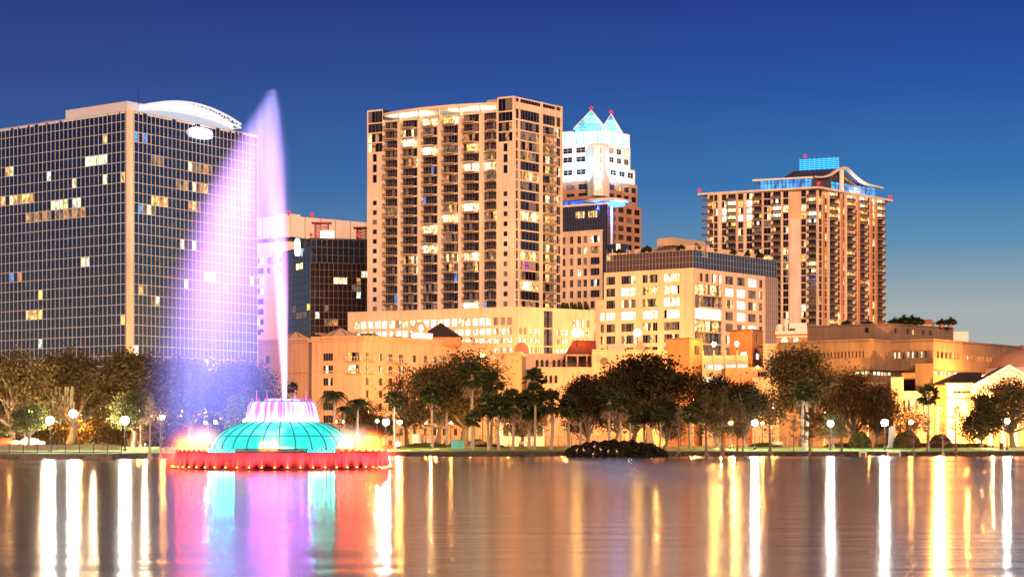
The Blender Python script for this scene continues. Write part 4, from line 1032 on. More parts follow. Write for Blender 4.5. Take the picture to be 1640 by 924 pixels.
# ---- orange lit hotel
def hotel():
    H = 27.8; z0 = 1.3; C0 = pt(580, 472); d = dep(540.5, 28.5); A0 = C0 + Vector((-13.4, 6.6)); A1 = C0 + Vector((-14.5, 9.2)); A2 = pt(405, 495); R = C0 + Vector((33, 40))
    b = Bld('hotel_building', 'orange lit stucco hotel with white balustrade balconies and a curved sign parapet', 'building', (C0.x, C0.y, z0))
    F1, F2, F3 = Face(A2, A1), Face(A0, C0), Face(C0, R); fh = 3.15
    rows = [H - 3.0 - fh * k for k in range(8)]
    wins = []
    for z in rows:
        for p in (424, 449): wins.append((F1.u(p), F1.u(p + 8), z - 1.9, z, [pick({'p': 3, 'd': 2}) for _ in range(2)]))
    b.facade(F1, 0, F1.L, z0, H, M['pinkwall'], wins)
    wins = []
    for k, z in enumerate(rows): wins.append((F2.u(517), F2.u(533), z - 1.9, z, ['d', 'W' if k == 1 else 'n', 'y' if k == 2 else 'n', 'd']))
    wins += [(F2.u(557), F2.u(575), z - 2.1, z + .1, [pick({'w': 1, 'y': 1, 'p': 3}), pick({'d': 2, 'p': 2, 'w': 1}), 'p']) for z in rows[:2]]
    b.facade(F2, 0, F2.L, z0, H, M['pinkwall'], wins)
    for z in rows[:2]: b.bals.append(balcony(F2, F2.u(556), F2.L + .0, z - 2.1, .9, M['offwhite'], M['pinkwall']))
    wins = []
    cs = [(586, 591, 'b'), (607, 612.5, 'w'), (622, 629, 'b'), (639, 646, 'b'), (661, 667, 'w'), (679, 685, 'w'), (693, 700, 'b'), (709, 716, 'b'), (727, 733, 'w'), (744, 749, 'w'), (757, 762, 'w')]
    for k, z in enumerate(rows):
        for p, q, t in cs:
            u0, u1 = F3.u(p), F3.u(q); tt = t if k < 2 else 'w'
            wins.append((u0, u1, z - (2.1 if tt == 'b' else 1.9), z, [pick({'d': 4, 'n': 3, 'p': 3, 'y': 1.5, 'w': 1.2}) for _ in range(2)]))
            if tt == 'b': b.bals.append(balcony(F3, max(.02, u0 - 1.0), u1 + 1.2, z - 2.1, .9, M['offwhite'], M['pinkwall']))
    b.facade(F3, 0, F3.L, z0, H, M['pinkwall'], wins)
    cm = MB()
    for f in (F1, F2, F3):
        f.slab(cm, 0, f.L, H + .003, H + 1.1, -.4, .25, M['pinkwall']); f.slab(cm, 0, f.L, H + .6, H + 1.3, .255, .55, M['pinkwall'])
        f.slab(cm, 0, f.L, H - 4.6 - fh, H - 4.3 - fh, .01, .2, M['pinkwall'])
    cm.build('cornice', b.root)
    bk = A2 + Vector((26, 36))
    b.part('roof', lambda mb: mb.prism([A2 - F1.Nn * .3, A1 - F1.Nn * .3, A0 - F2.Nn * .5, C0 + Vector((0, .5)), R - F3.Nn * .3, bk + Vector((10, 10))], H - .4, H, M['roof']))
    b.part('return_wall', lambda mb: mb.prism([A1, A0, A0 - F2.Nn * .3 + F2.U * .1, A1 - F1.Nn * .3 + F2.U * .1], z0, H - .42, M['pinkwall']))
    # pyramid skylights
    sk = surf('skylight_panel', (.55, .42, .30), var=.08)
    for px, w, hh, dd in ((474, 5.2, 2.7, 12), (545, 7.4, 3.6, 12), (598, 4.2, 2.2, 16)):
        c = pt(px, 492); zb = H + .9
        def pyr(mb):
            n = 8; cor = [Vector((c.x + w * 1.05 * math.cos(math.radians(22.5 + 45 * q)), c.y + w * math.sin(math.radians(22.5 + 45 * q)))) for q in range(n)]
            for q in range(n):
                a, e = cor[q - 1], cor[q]; mb.poly(((a.x, a.y, zb), (e.x, e.y, zb), (c.x, c.y, zb + hh)), sk)
                mb.tube([(a.x, a.y, zb), (c.x, c.y, zb + hh)], [.13, .1], 5, M['dkmetal'])
            mb.prism(cor, H, zb - .01, M['pinkwall'])
        b.part('skylight', pyr)
    def dark_pyr(px, w, hh, zb, dd=505):
        c = pt(px, dd)
        def fn(mb):
            cor = [(c.x - w, c.y - 5), (c.x + w, c.y - 5), (c.x + w, c.y + 9), (c.x - w, c.y + 9)]
            mb.prism(cor, H, zb, M['terra'])
            for q in range(4):
                a, e = cor[q - 1], cor[q]; mx_ = (c.x, c.y + 2)
                ov = 1.06; a = (c.x + (a[0] - c.x) * ov, mx_[1] + (a[1] - mx_[1]) * ov); e = (c.x + (e[0] - c.x) * ov, mx_[1] + (e[1] - mx_[1]) * ov)
                mb.poly(((a[0], a[1], zb), (e[0], e[1], zb), (mx_[0], mx_[1], zb + hh)), M['dkroof'])
        return b.part('hip_roof', fn)
    dark_pyr(706, 5.4, 4.2, H + 2.2, 500); dark_pyr(508, 3.4, 1.8, H + 1.6, 500)
    b.part('roof_plant', lambda mb: (mb.box(pt(577, 490).x, 490, H, pt(595, 490).x, 494, H + 2.9, M['dkmetal']), mb.box(pt(617, 500).x, 500, H, pt(642, 500).x, 504, H + 2.6, M['dkmetal'])))
    # sign parapet with round lamp
    ua, ub = F3.u(656), F3.u(692); uc = F3.u(673)
    def sp(mb):
        F3.slab(mb, ua, ub, H + 1.31, H + 3.0, -.3, .3, M['pinkwall'])
        for i in range(16):
            a0, a1 = math.pi * i / 16, math.pi * (i + 1) / 16
            q = [F3.p(uc + 2.6 * math.cos(a0), H + 3.0 + 2.9 * math.sin(a0), .3), F3.p(uc + 2.6 * math.cos(a1), H + 3.0 + 2.9 * math.sin(a1), .3)]
            mb.poly((F3.p(uc, H + 3.0, .3), q[0], q[1]), M['pinkwall']); mb.poly((q[0], q[0] - F3.N3() * .6, q[1] - F3.N3() * .6, q[1]), M['pinkwall'])
    sg = b.part('sign_parapet', sp)
    def sl(mb):
        e = emit('hotel_sign_light', (1, .96, .85), .75, False)
        F3.slab(mb, ua + .4, ub - .4, H + 1.55, H + 2.75, .31, .45, e)
        for i in range(12):
            a0, a1 = 2 * math.pi * i / 12, 2 * math.pi * (i + 1) / 12
            mb.poly((F3.p(uc, H + 4.1, .32), F3.p(uc + .85 * math.cos(a0), H + 4.1 + .95 * math.sin(a0), .32), F3.p(uc + .85 * math.cos(a1), H + 4.1 + .95 * math.sin(a1), .32)), e)
    mb = MB(); sl(mb); mb.build('sign', sg)
    b.finish()
hotel()

def arch_win(b, f, px0, px1, py0, py1, key='d', label=None):
    u0, u1 = f.u(px0), f.u(px1); um = (u0 + u1) / 2; zt, zb = f.z(py0, um), f.z(py1, um); r = (u1 - u0) / 2
    mb = MB(); pts_ = [(u0, zb), (u1, zb)] + [(um + r * math.cos(math.pi * i / 8), zt - r + r * math.sin(math.pi * i / 8)) for i in range(9)]
    mb.poly([f.p(u, z, .03) for u, z in pts_], WK[key])
    n = len(pts_)
    for i in range(n):
        a, c = pts_[i - 1], pts_[i]; mb.tube([f.p(a[0], a[1], .06), f.p(c[0], c[1], .06)], [.045, .045], 4, M['frame'])
    mb.tube([f.p(um, zb, .06), f.p(um, zt, .06)], [.025, .025], 4, M['mull2'])
    mb.build('window', b.root, f.p(um, (zt + zb) / 2))

# ---- mission style hall with arched windows and red roof
def mission_hall():
    z0 = 1.3; W0, W1 = pt(793, 414), pt(834, 405); W2 = pt(843, 425); X2 = pt(1068, 425); Yf = 408
    b = Bld('mission_hall', 'orange lit mission style hall with rows of arched windows and a red hip roof', 'building', (W1.x, W1.y, z0))
    f0 = Face(W0, W1); f1 = Face(W1, W2); h0 = zz(566, 405)
    b.facade(f0, 0, f0.L, z0, h0, M['cream'], []); b.facade(f1, 0, f1.L, z0, h0, M['cream'], [])
    fu = Face(pt(842, 424), pt(952, 424)); hu = zz(566, 424)
    b.facade(fu, 0, fu.L, z0, hu, M['pinkwall'], [])
    A, B = pt(860, Yf), pt(948, Yf); A2, B2 = B, pt(1068, 411)
    fl = Face(A, B); fr = Face(A2, B2); hl, hr = zz(590, Yf), zz(562, Yf)
    b.facade(fl, 0, fl.L, z0, hl, M['pinkwall'], []); b.facade(fr, 0, fr.L, z0, hr, M['pinkwall'], [])
    b.part('roof', lambda mb: (mb.prism([W0 + Vector((0, .4)), W1 + Vector((0, .5)), W2 + Vector((-.3, 0)), pt(843, 440), pt(793, 440)], h0 - .5, h0 - .1, M['roof']), mb.prism([A + Vector((.2, .3)), B + Vector((-.1, .3)), B + Vector((-.1, 16)), A + Vector((.2, 16))], hl - .4, hl - .05, M['roof']),
                             mb.prism([A2 + Vector((.1, .3)), B2 + Vector((-.2, .3)), B2 + Vector((-.2, 25)), A2 + Vector((.1, 25))], hr - .5, hr - .1, M['roof']), mb.prism([fu.A + Vector((0, .3)), fu.B + Vector((0, .3)), fu.B + Vector((0, 16)), fu.A + Vector((0, 16))], hu - .5, hu - .1, M['roof'])))
    b.part('side_wall', lambda mb: (mb.prism([W2 + Vector((-.4, .0)), W2 + Vector((-.05, 0)), W2 + Vector((-.05, 15)), W2 + Vector((-.4, 15))], z0, h0 - .55, M['cream']), mb.prism([A2 + Vector((.02, .02)), A2 + Vector((.4, .02)), A2 + Vector((.4, 17)), A2 + Vector((.02, 17))], z0, hr - .52, M['pinkwall']),
                                  mb.prism([A + Vector((.02, .02)), A + Vector((.35, .02)), A + Vector((.35, 16)), A + Vector((.02, 16))], z0, hl - .45, M['pinkwall'])))
    b.part('parapet_cap', lambda mb: (f0.slab(mb, -.2, f0.L + .2, h0 + .003, h0 + .35, -.5, .3, M['cream']), fl.slab(mb, 0, fl.L - .02, hl + .003, hl + .3, -.4, .25, M['pinkwall']), fr.slab(mb, 0, fr.L, hr + .003, hr + .35, -.4, .25, M['pinkwall'])))
    for p in (858, 866, 874, 885, 893, 901): arch_win(b, fu, p, p + 4.4, 576, 588.5)
    for p in (872, 880, 888): arch_win(b, fl, p, p + 4.6, 601, 613.5)
    for p in (930.5, 938.5): arch_win(b, fl, p, p + 4.6, 599.5, 613)
    for p in (950,): arch_win(b, fr, p, p + 4.6, 599.5, 613)
    for p in (844, 851, 858.5): arch_win(b, fu, p, p + 4.4, 626, 637)
    for p in (880, 888): arch_win(b, fl, p, p + 4.6, 626, 638)
    for p in (905, 920, 990, 1010, 1030): arch_win(b, fl if p < 948 else fr, p, p + 5, 640, 654, 'o')
    # terrace rail
    def rail(mb):
        for i in range(40): 
            u = fl.L * i / 39; mb.tube([fl.p(u, hl + .3, -.1), fl.p(u, hl + 1.3, -.1)], [.03, .03], 4, M['dkmetal'])
        mb.tube([fl.p(0, hl + 1.3, -.1), fl.p(fl.L, hl + 1.3, -.1)], [.05, .05], 4, M['dkmetal'])
    b.part('terrace_rail', rail)
    # loggia with red hip roof
    def hip(mb):
        x0, x1 = pt(905, 416).x, pt(955, 416).x; zb, zt = zz(567, 416), zz(543, 416)
        r0, r1 = pt(918, 422).x, pt(954, 422).x
        e = [(x0, 413, zb), (x1, 413, zb), (x1, 431, zb), (x0, 431, zb)]; ra, rb = (r0, 422, zt), (r1, 422, zt)
        mb.poly((e[0], e[1], rb, ra), M['redroof']); mb.poly((e[2], e[3], ra, rb), M['redroof']); mb.poly((e[3], e[0], ra), M['redroof']); mb.poly((e[1], e[2], rb), M['redroof'])
        mb.poly(e[::-1], M['dkroof'])
    b.part('hip_roof', hip)
    def log(mb):
        for px in (907, 925, 940, 951): mb.tube([(pt(px, 414).x, 414, hl), (pt(px, 414).x, 414, zz(568, 414))], [.22, .2], 8, M['pinkwall'])
        mb.box(pt(905.5, 414).x, 413.6, zz(570, 414), pt(954, 414).x, 414.2, zz(567.3, 414), M['pinkwall'])
    b.part('loggia', log)
    # rounded gables and roof pieces
    for px, w, py, y in ((835, 12, 548, 430), (1026, 7, 545, 414)):
        def gab(mb):
            c = pt(px, y); w_ = w * y / F; zb = zz(566, y) if px < 900 else hr; hh = zz(py, y) - zb; m_ = M['terra'] if px < 900 else M['pinkwall']
            pr = [(w_ * math.cos(math.pi * i / 14), hh * math.sin(math.pi * i / 14) ** .8) for i in range(15)]
            mb.poly([(c.x + x, c.y, zb + z) for x, z in pr], m_); mb.poly([(c.x + x, c.y + 1.0, zb + z) for x, z in pr[::-1]], m_)
            for (xa, za), (xb, zb_) in zip(pr, pr[1:]): mb.poly(((c.x + xa, c.y, zb + za), (c.x + xa, c.y + 1, zb + za), (c.x + xb, c.y + 1, zb + zb_), (c.x + xb, c.y, zb + zb_)), m_)
        b.part('gable', gab)
    b.part('medallion', lambda mb: mb.tube([(pt(968, Yf).x, Yf - .25, zz(578, Yf)), (pt(968, Yf).x, Yf + .6, zz(578, Yf))], [.8, .8], 18, M['concrete']))
    b.part('roof_plant', lambda mb: mb.box(pt(974, 420).x, 420, hr - .1, pt(1000, 420).x, 424, hr + 2.0, M['metal']))
    b.part('finial', lambda mb: (mb.tube([(pt(941, 422).x, 422, zz(543, 422)), (pt(941, 422).x, 422, zz(527, 422))], [.08, .03], 5, M['dkmetal']), mb.ball((pt(941, 422).x, 422, zz(533, 422)), .25, M['dkmetal'], 8)))
    # arcade at street level
    fa = Face(pt(800, 396), pt(872, 396)); ha = zz(676, 396)
    b.part('arcade', lambda mb: fa.slab(mb, 0, fa.L, 1.38, ha, -8, 0, M['white']))
    for p in (806, 819, 833, 847, 860): arch_win(b, fa, p, p + 9.5, 681, 698, 'p')
    b.part('arcade_roof', lambda mb: mb.poly((fa.p(-.5, ha + .05, .6), fa.p(fa.L + .5, ha + .05, .6), fa.p(fa.L + .5, ha + 1.8, -8), fa.p(-.5, ha + 1.8, -8)), M['redroof']))
    b.finish()
mission_hall()

# ---- orange brick parking garage
def garage():
    z0 = 1.3
    b = Bld('parking_garage', 'orange brick parking garage with bright open decks and two roof lamps', 'garage', (pt(1130, 445).x, 445, z0))
    f1 = Face(pt(1066, 446), pt(1104, 442)); f2 = Face(pt(1104, 442), pt(1126, 452)); h1 = zz(541, 443)
    b.facade(f1, 0, f1.L, z0, h1, M['orange'], []); b.facade(f2, 0, f2.L, z0, h1, M['orange'], [(f2.u(1112), f2.u(1122), zz(568, 447), zz(553, 447), ['n', 'p'])])
    b.part('roof', lambda mb: (mb.prism([f1.A, f1.B, f2.B, pt(1090, 466)], h1 - .3, h1 - .05, M['roof']), mb.prism([pt(1126, 456), pt(1168, 453), pt(1168, 470), pt(1126, 470)], zz(573, 452), zz(572, 452), M['roof'])))
    fd = Face(pt(1124.5, 446), pt(1198, 444)); ht = zz(569, 445); lit_deck = lit('lit_deck', (1, .93, .62), .55, .35, .5, .5)
    decks = [(583, 592), (605, 613), (628, 636)]
    hs = []
    for a, c in decks:
        for p, q in ((1126, 1141.5), (1144.5, 1160), (1163, 1178), (1181, 1196.5)): hs.append((fd.u(p), fd.u(q), fd.z(c, 2), fd.z(a, 2)))
    holes_wall(b.wall, fd, 0, fd.L, z0, ht, hs, M['cream'], .6)
    def deck(mb):
        for a, c in decks: mb.poly((fd.p(.3, fd.z(c, 2), -5), fd.p(fd.L - .2, fd.z(c, 2), -5), fd.p(fd.L - .2, fd.z(a, 2) + .2, -5), fd.p(.3, fd.z(a, 2) + .2, -5)), lit_deck)
    b.part('deck_interior', deck)
    b.part('deck_slab', lambda mb: [mb.poly((fd.p(0, fd.z(c, 2) + o, -.5), fd.p(fd.L, fd.z(c, 2) + o, -.5), fd.p(fd.L, fd.z(c, 2) + o, -14), fd.p(0, fd.z(c, 2) + o, -14)), M['concrete2']) for a, c in decks for o in (0, (c - a) * .148 + .1)])
    def post(mb):
        for p in (1125, 1142.5, 1161, 1179.5): fd.slab(mb, fd.u(p), fd.u(p + 2.4), z0, ht + 1.2, .01, .5, M['cream'])
    b.part('pier', post)
    f3 = Face(pt(1168, 462), pt(1205, 455)); f4 = Face(pt(1205, 455), pt(1222, 463)); h3 = zz(527.5, 458)
    b.facade(f3, 0, f3.L, z0, h3, M['orange'], [(f3.u(1185), f3.u(1195.5), f3.z(571, 3), f3.z(564, 3), ['W', 'W'])])
    b.facade(f4, 0, f4.L, z0, h3, M['orange'], [(f4.u(1211), f4.u(1216), f4.z(575, 2), f4.z(565, 2), ['W']), (f4.u(1210.5), f4.u(1214.5), f4.z(548, 2), f4.z(535, 2), ['g', 'd'])])
    b.part('stair_tower_roof', lambda mb: mb.prism([f3.A, f3.B, f4.B, pt(1190, 478)], h3 - .35, h3 - .05, M['roof']))
    f5 = Face(pt(1162, 438), pt(1228, 436)); h5 = zz(588, 437)
    b.facade(f5, 0, f5.L, z0, h5, M['terra'], [(f5.u(1213), f5.u(1227), f5.z(603, 8), f5.z(595, 8), ['d', 'd', 'n'])])
    b.part('low_roof', lambda mb: mb.prism([f5.A + Vector((0, .2)), f5.B + Vector((0, .2)), f5.B + Vector((0, 8)), f5.A + Vector((0, 8))], h5 - .3, h5 - .05, M['roof']))
    # two lamps standing on the piers
    for p in (1142.8, 1179.2):
        u = fd.u(p + .8); q = fd.p(u, ht + 1.2, .25)
        lp = b.part('roof_lamp', lambda mb: (mb.tube([q, q + Vector((0, 0, .8))], [.1, .08], 6, M['dkmetal']), mb.lathe(q, [(.5, .8), (.6, .85), (.01, .95)], 10, M['dkmetal'])))
        b.part('lamp_globe', lambda mb: mb.ball(q + Vector((0, 0, 1.5)), .48, LG['sod'], 10), loc=q)
    b.finish()

LG = {'white': emit('lamp_white', (1, .97, .86), 150), 'sod': emit('lamp_sodium', (1, .44, .085), 110), 'flood': emit('lamp_flood', (1, .48, .10), 11), 'warm': emit('lamp_warm', (1, .80, .48), 55)}
garage()
def annex():
    A, B = pt(1222, 445), pt(1246.5, 442); b = Bld('concrete_annex', 'small grey green concrete annex between the garage and the library', 'building', (A.x, A.y, 1.3)); f = Face(A, B); h = zz(550, 444)
    b.facade(f, 0, f.L, 1.3, h, M['concrete2'], [(f.u(1231.5 + k * 4.6), f.u(1234.5 + k * 4.6), f.z(575, 2), f.z(567, 2), ['d' if k else 'c']) for k in range(3)])
    b.part('roof', lambda mb: mb.prism([A + Vector((0, .1)), B + Vector((0, .1)), B + Vector((0, 12)), A + Vector((0, 12))], h - .3, h - .02, M['roof'])); b.finish()
annex()
def arch_block():
    A, B = pt(1244, 520), pt(1300, 516); b = Bld('arched_block', 'pale block with half round arched windows peeping between office block and library', 'building', (A.x, A.y, 1.3)); f = Face(A, B); h = zz(535, 518)
    b.facade(f, 0, f.L, 1.3, h, M['terra'], [])
    b.part('cornice', lambda mb: (f.slab(mb, -.3, f.L, h + .003, h + .9, -.4, .4, M['white']), f.slab(mb, 0, f.L, h - .9, h - .5, .005, .2, M['white'])))
    for p in (1251, 1269): arch_win(b, f, p, p + 11, 540.5, 548, 'w')
    b.part('roof_plant', lambda mb: (mb.box(pt(1246, 526).x, 526, h + .9, pt(1256, 526).x, 530, h + 3.2, M['offwhite']), mb.box(pt(1257, 524).x, 524, h + .9, pt(1262, 524).x, 527, h + 4.5, M['offwhite']), mb.box(pt(1264, 526).x, 526, h + .9, pt(1292, 526).x, 532, h + 3.6, M['white']), mb.box(pt(1267, 523).x, 523, h + .9, pt(1274, 523).x, 525.5, h + 1.9, M['dkmetal'])))
    b.part('roof', lambda mb: mb.prism([A + Vector((0, .2)), B + Vector((0, .2)), B + Vector((0, 18)), A + Vector((0, 18))], h + .5, h + .88, M['roof'])); b.finish()
arch_block()

# ---- board marked concrete library
def library():
    z0 = 1.3; c = M['concrete']
    b = Bld('library_building', 'brutalist concrete library with slit windows and a darker setback top storey', 'building', (pt(1400, 425).x, 425, z0))
    P = [pt(1246, 440), pt(1393, 424), pt(1429, 432), pt(1495, 424), pt(1652, 462)]
    H = zz(543, 426); hb = zz(592, 426)
    def slits(f, p0, p1, n, keys, a=562, c_=572.5):
        r = []
        for i in range(n):
            u0, u1 = f.u(p0 + (p1 - p0) * i / n), f.u(p0 + (p1 - p0) * (i + .62) / n); zt = H - (a - 543) * .1425
            r.append((u0, u1, zt - (c_ - a) * .1425, zt, [pick(keys)]))
        return r
    f = [Face(P[i], P[i + 1]) for i in range(4)]
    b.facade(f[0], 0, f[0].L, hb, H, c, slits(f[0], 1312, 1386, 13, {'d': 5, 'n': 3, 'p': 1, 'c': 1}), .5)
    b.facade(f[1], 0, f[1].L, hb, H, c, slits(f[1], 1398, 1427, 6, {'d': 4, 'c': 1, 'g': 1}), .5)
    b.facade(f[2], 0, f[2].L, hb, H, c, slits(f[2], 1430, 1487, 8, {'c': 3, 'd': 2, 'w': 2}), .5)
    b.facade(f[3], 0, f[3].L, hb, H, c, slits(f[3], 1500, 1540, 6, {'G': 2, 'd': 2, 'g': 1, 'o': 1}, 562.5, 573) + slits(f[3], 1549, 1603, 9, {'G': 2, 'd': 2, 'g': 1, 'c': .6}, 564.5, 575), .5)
    b.part('roof', lambda mb: mb.prism(P + [pt(1652, 500), pt(1246, 500)], H - .6, H - .3, M['roof']))
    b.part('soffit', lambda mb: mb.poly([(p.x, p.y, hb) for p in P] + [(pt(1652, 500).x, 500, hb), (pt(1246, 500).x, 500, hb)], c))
    # lit clerestory strip and lower walls, set back below the overhang
    Q = [p + Vector((0, 2.2)) for p in P]; hl = zz(600.5, 428); wl = []
    g = [Face(Q[i], Q[i + 1]) for i in range(4)]
    for i, (fc, p0, p1, n, ks) in enumerate(((g[0], 1368, 1392, 3, {'w': 1, 'c': 1}), (g[1], 1399, 1428, 5, {'w': 3, 'c': 2, 'W': 1}), (g[3], 1497, 1570, 10, {'w': 2, 'c': 2, 'y': 1, 'W': 1}))):
        ws = [(fc.u(p0 + (p1 - p0) * k / n) + .05, fc.u(p0 + (p1 - p0) * (k + 1) / n) - .05, hl, hb - .25, [pick(ks) for _ in range(2)]) for k in range(n)]
        b.facade(fc, 0, fc.L, z0, hb - .02, c, ws, .3)
    b.facade(g[2], 0, g[2].L, z0, hb - .02, c, [], .3)
    # set back top storey
    T = [pt(1293, 446), pt(1421, 436), pt(1527, 452)]; HT = zz(518, 437)
    t = [Face(T[0], T[1]), Face(T[1], T[2])]
    b.facade(t[0], 0, t[0].L, H - .3, HT, c, [(t[0].u(1384), t[0].u(1391), t[0].z(533, 15), t[0].z(524, 15), ['d'])], .4)
    b.facade(t[1], 0, t[1].L, H - .3, HT, c, [(t[1].u(p), t[1].u(p + 4.5), t[1].z(535, 6), t[1].z(526.5, 6), [k]) for p, k in ((1433, 'd'), (1452, 'd'), (1461, 'y'), (1477, 'd'), (1488, 'n'))], .4)
    b.part('upper_roof', lambda mb: mb.prism(T + [pt(1510, 475), pt(1310, 475)], HT - .5, HT - .2, M['roof']))
    b.part('upper_rear_wall', lambda mb: mb.prism([T[2] + Vector((-.4, 0)), T[2], T[2] + Vector((0, 24)), T[2] + Vector((-.4, 24))], H - .3, HT - .52, c))
    b.part('plant_room', lambda mb: (mb.box(pt(1526, 462).x, 462, H - .3, pt(1551, 462).x, 470, zz(531, 462), M['white']), ))
    b.part('roof_hut', lambda mb: (mb.box(pt(1474, 450).x, 450, HT - .2, pt(1496, 450).x, 455, HT + .8, M['pinkwall']), mb.poly(((pt(1471, 449).x, 449.5, HT + .8), (pt(1500, 449).x, 449.5, HT + .8), (pt(1491, 452).x, 452.5, HT + 2.0), (pt(1480, 452).x, 452.5, HT + 2.0)), M['terra'])))
    # projecting blocks low on the front
    def blk(mb):
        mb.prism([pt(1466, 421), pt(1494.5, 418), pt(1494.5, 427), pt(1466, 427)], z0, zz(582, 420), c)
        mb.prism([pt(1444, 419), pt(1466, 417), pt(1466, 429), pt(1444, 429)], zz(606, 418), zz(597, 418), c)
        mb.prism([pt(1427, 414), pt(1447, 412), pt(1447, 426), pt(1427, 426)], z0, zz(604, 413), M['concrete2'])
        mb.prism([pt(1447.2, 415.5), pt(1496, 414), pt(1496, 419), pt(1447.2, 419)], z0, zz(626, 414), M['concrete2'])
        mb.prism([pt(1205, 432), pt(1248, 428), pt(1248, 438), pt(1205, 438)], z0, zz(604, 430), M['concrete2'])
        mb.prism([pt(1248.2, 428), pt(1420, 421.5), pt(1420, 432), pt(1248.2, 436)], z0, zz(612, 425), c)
        mb.prism([pt(1497, 420), pt(1516, 420), pt(1516, 426), pt(1497, 426)], z0, zz(616, 420), M['concrete2'])
    b.part('lower_block', blk)
    ff = Face(pt(1446, 414), pt(1496, 413)); 
    for p, q, k in ((1446.5, 1453, 'd'), (1458, 1464, 'W'), (1469, 1473, 'w'), (1480, 1484, 'w')): b.wins.append((ff, ff.u(p), ff.u(q), zz(658, 413), zz(640, 413), [k, 'G'], -.06, M['frame'], None, .1))
    b.finish()
    for k, (px, w) in enumerate(((1432, 1.9), (1447, 2.6), (1460, 2.6), (1471, 2.0), (1508, 1.6), (1522, 2.0), (1356, 1.6), (1390, 1.5))): roofplants.append((pt(px, 448 if px > 1421 else 452), HT - .3, w * .62))
roofplants = []
library()

# ---- domed and pedimented church at the right edge
def church():
    z0 = 1.3; b = Bld('church_building', 'floodlit church with a dark shallow dome and white pediment at the right edge', 'church', (pt(1600, 405).x, 405, z0))
    fa = Face(pt(1517, 402), pt(1572, 402)); h = zz(617, 402)
    b.facade(fa, 0, fa.L, z0, h, M['cream'], [(fa.u(1526), fa.u(1556), zz(630, 402), zz(625, 402), ['n', 'd', 'n', 'd']), (fa.u(1520), fa.u(1531), zz(668, 402), zz(658, 402), ['o', 'y'])], .4)
    b.part('cornice', lambda mb: (fa.slab(mb, -.4, fa.L, h + .003, h + .5, -.3, .6, M['cream']), fa.slab(mb, -.3, fa.L, zz(642, 402), zz(639, 402), .005, .8, M['cream'])))
    def rf(mb):
        x0, x1 = pt(1516, 401).x, pt(1574, 401).x; zb, zt = h + .5, zz(596, 407); a, c = pt(1537, 408).x, pt(1574, 408).x
        mb.poly(((x0, 401, zb), (x1, 401, zb), (c, 409, zt), (a, 409, zt)), M['dkroof']); mb.poly(((x0, 418, zb), (x0, 401, zb), (a, 409, zt)), M['dkroof']); mb.poly(((x1, 418, zb), (x0, 418, zb), (a, 409, zt), (c, 409, zt)), M['dkroof'])
    b.part('hip_roof', rf)
    cx_, cy_ = pt(1668, 418).x, 420
    def dm(mb):
        zb = zz(588, 412)
        mb.lathe((cx_, cy_, 0), [(12.2, z0), (12.2, zz(600, 412)), (12.6, zz(599, 412)), (12.6, zb - 1.2), (11.6, zb - 1.1), (11.6, zb), (11.0, zb)], 32, M['offwhite'])
    b.part('drum', dm, True)
    b.part('dome', lambda mb: mb.lathe((cx_, cy_, zz(588, 412)), [(11.2, 0), (10.6, 1.3), (9.2, 2.7), (6.8, 3.8), (4.6, 4.3), (4.2, 4.35), (4.2, 5.2), (3.0, 5.3), (.01, 5.8)], 32, M['brown']), True)
    # pediment front
    fp = Face(pt(1557, 398), pt(1680, 396)); zb, zt = zz(622, 397), zz(591, 397); um = fp.u(1616); uh = um - fp.u(1557.5)
    b.part('gable_wall', lambda mb: (mb.poly((fp.p(um - uh, zb, 0), fp.p(um + uh, zb, 0), fp.p(um, zt, 0)), M['white']), mb.poly((fp.p(um + .4, z0, 0), fp.p(um + uh, z0, 0), fp.p(um + uh, zb, 0), fp.p(um - uh, zb, 0), fp.p(um - uh, z0, 0)), M['cream'])))
    def rake(mb):
        for s in (-1, 1):
            a, c = fp.p(um + s * uh * 1.04, zb - .1, .35), fp.p(um, zt + .25, .35); n_ = Vector((0, 0, .7))
            mb.poly((a, c, c + n_, a + n_), M['white']); mb.poly((a - fp.N3() * .34, c - fp.N3() * .34, c, a), M['white'])
            mb.poly((a + n_, c + n_, c + n_ - fp.N3() * 18, a + n_ - fp.N3() * 18), M['dkroof'])
        fp.slab(mb, um - uh * 1.04, um + uh * 1.04, zb - .7, zb - .1, .005, .5, M['white'])
    b.part('pediment', rake)
    def colm(mb):
        for i in range(6):
            u = um - uh * .88 + i * uh * 1.76 / 5; q = fp.p(u, 1.38, 1.2)
            mb.lathe(q, [(.75, 0), (.75, .4), (.55, .5), (.5, zb - 2.7), (.75, zb - 2.4), (.75, zb - 2.09)], 12, M['white'])
    b.part('column', colm, True)
    for p in (1575, 1598, 1621, 1640): b.wins.append((fp, fp.u(p), fp.u(p) + 1.2, 5, 9, ['y', 'o'], -.05, M['frame'], .5, .1))
    b.finish()
church()
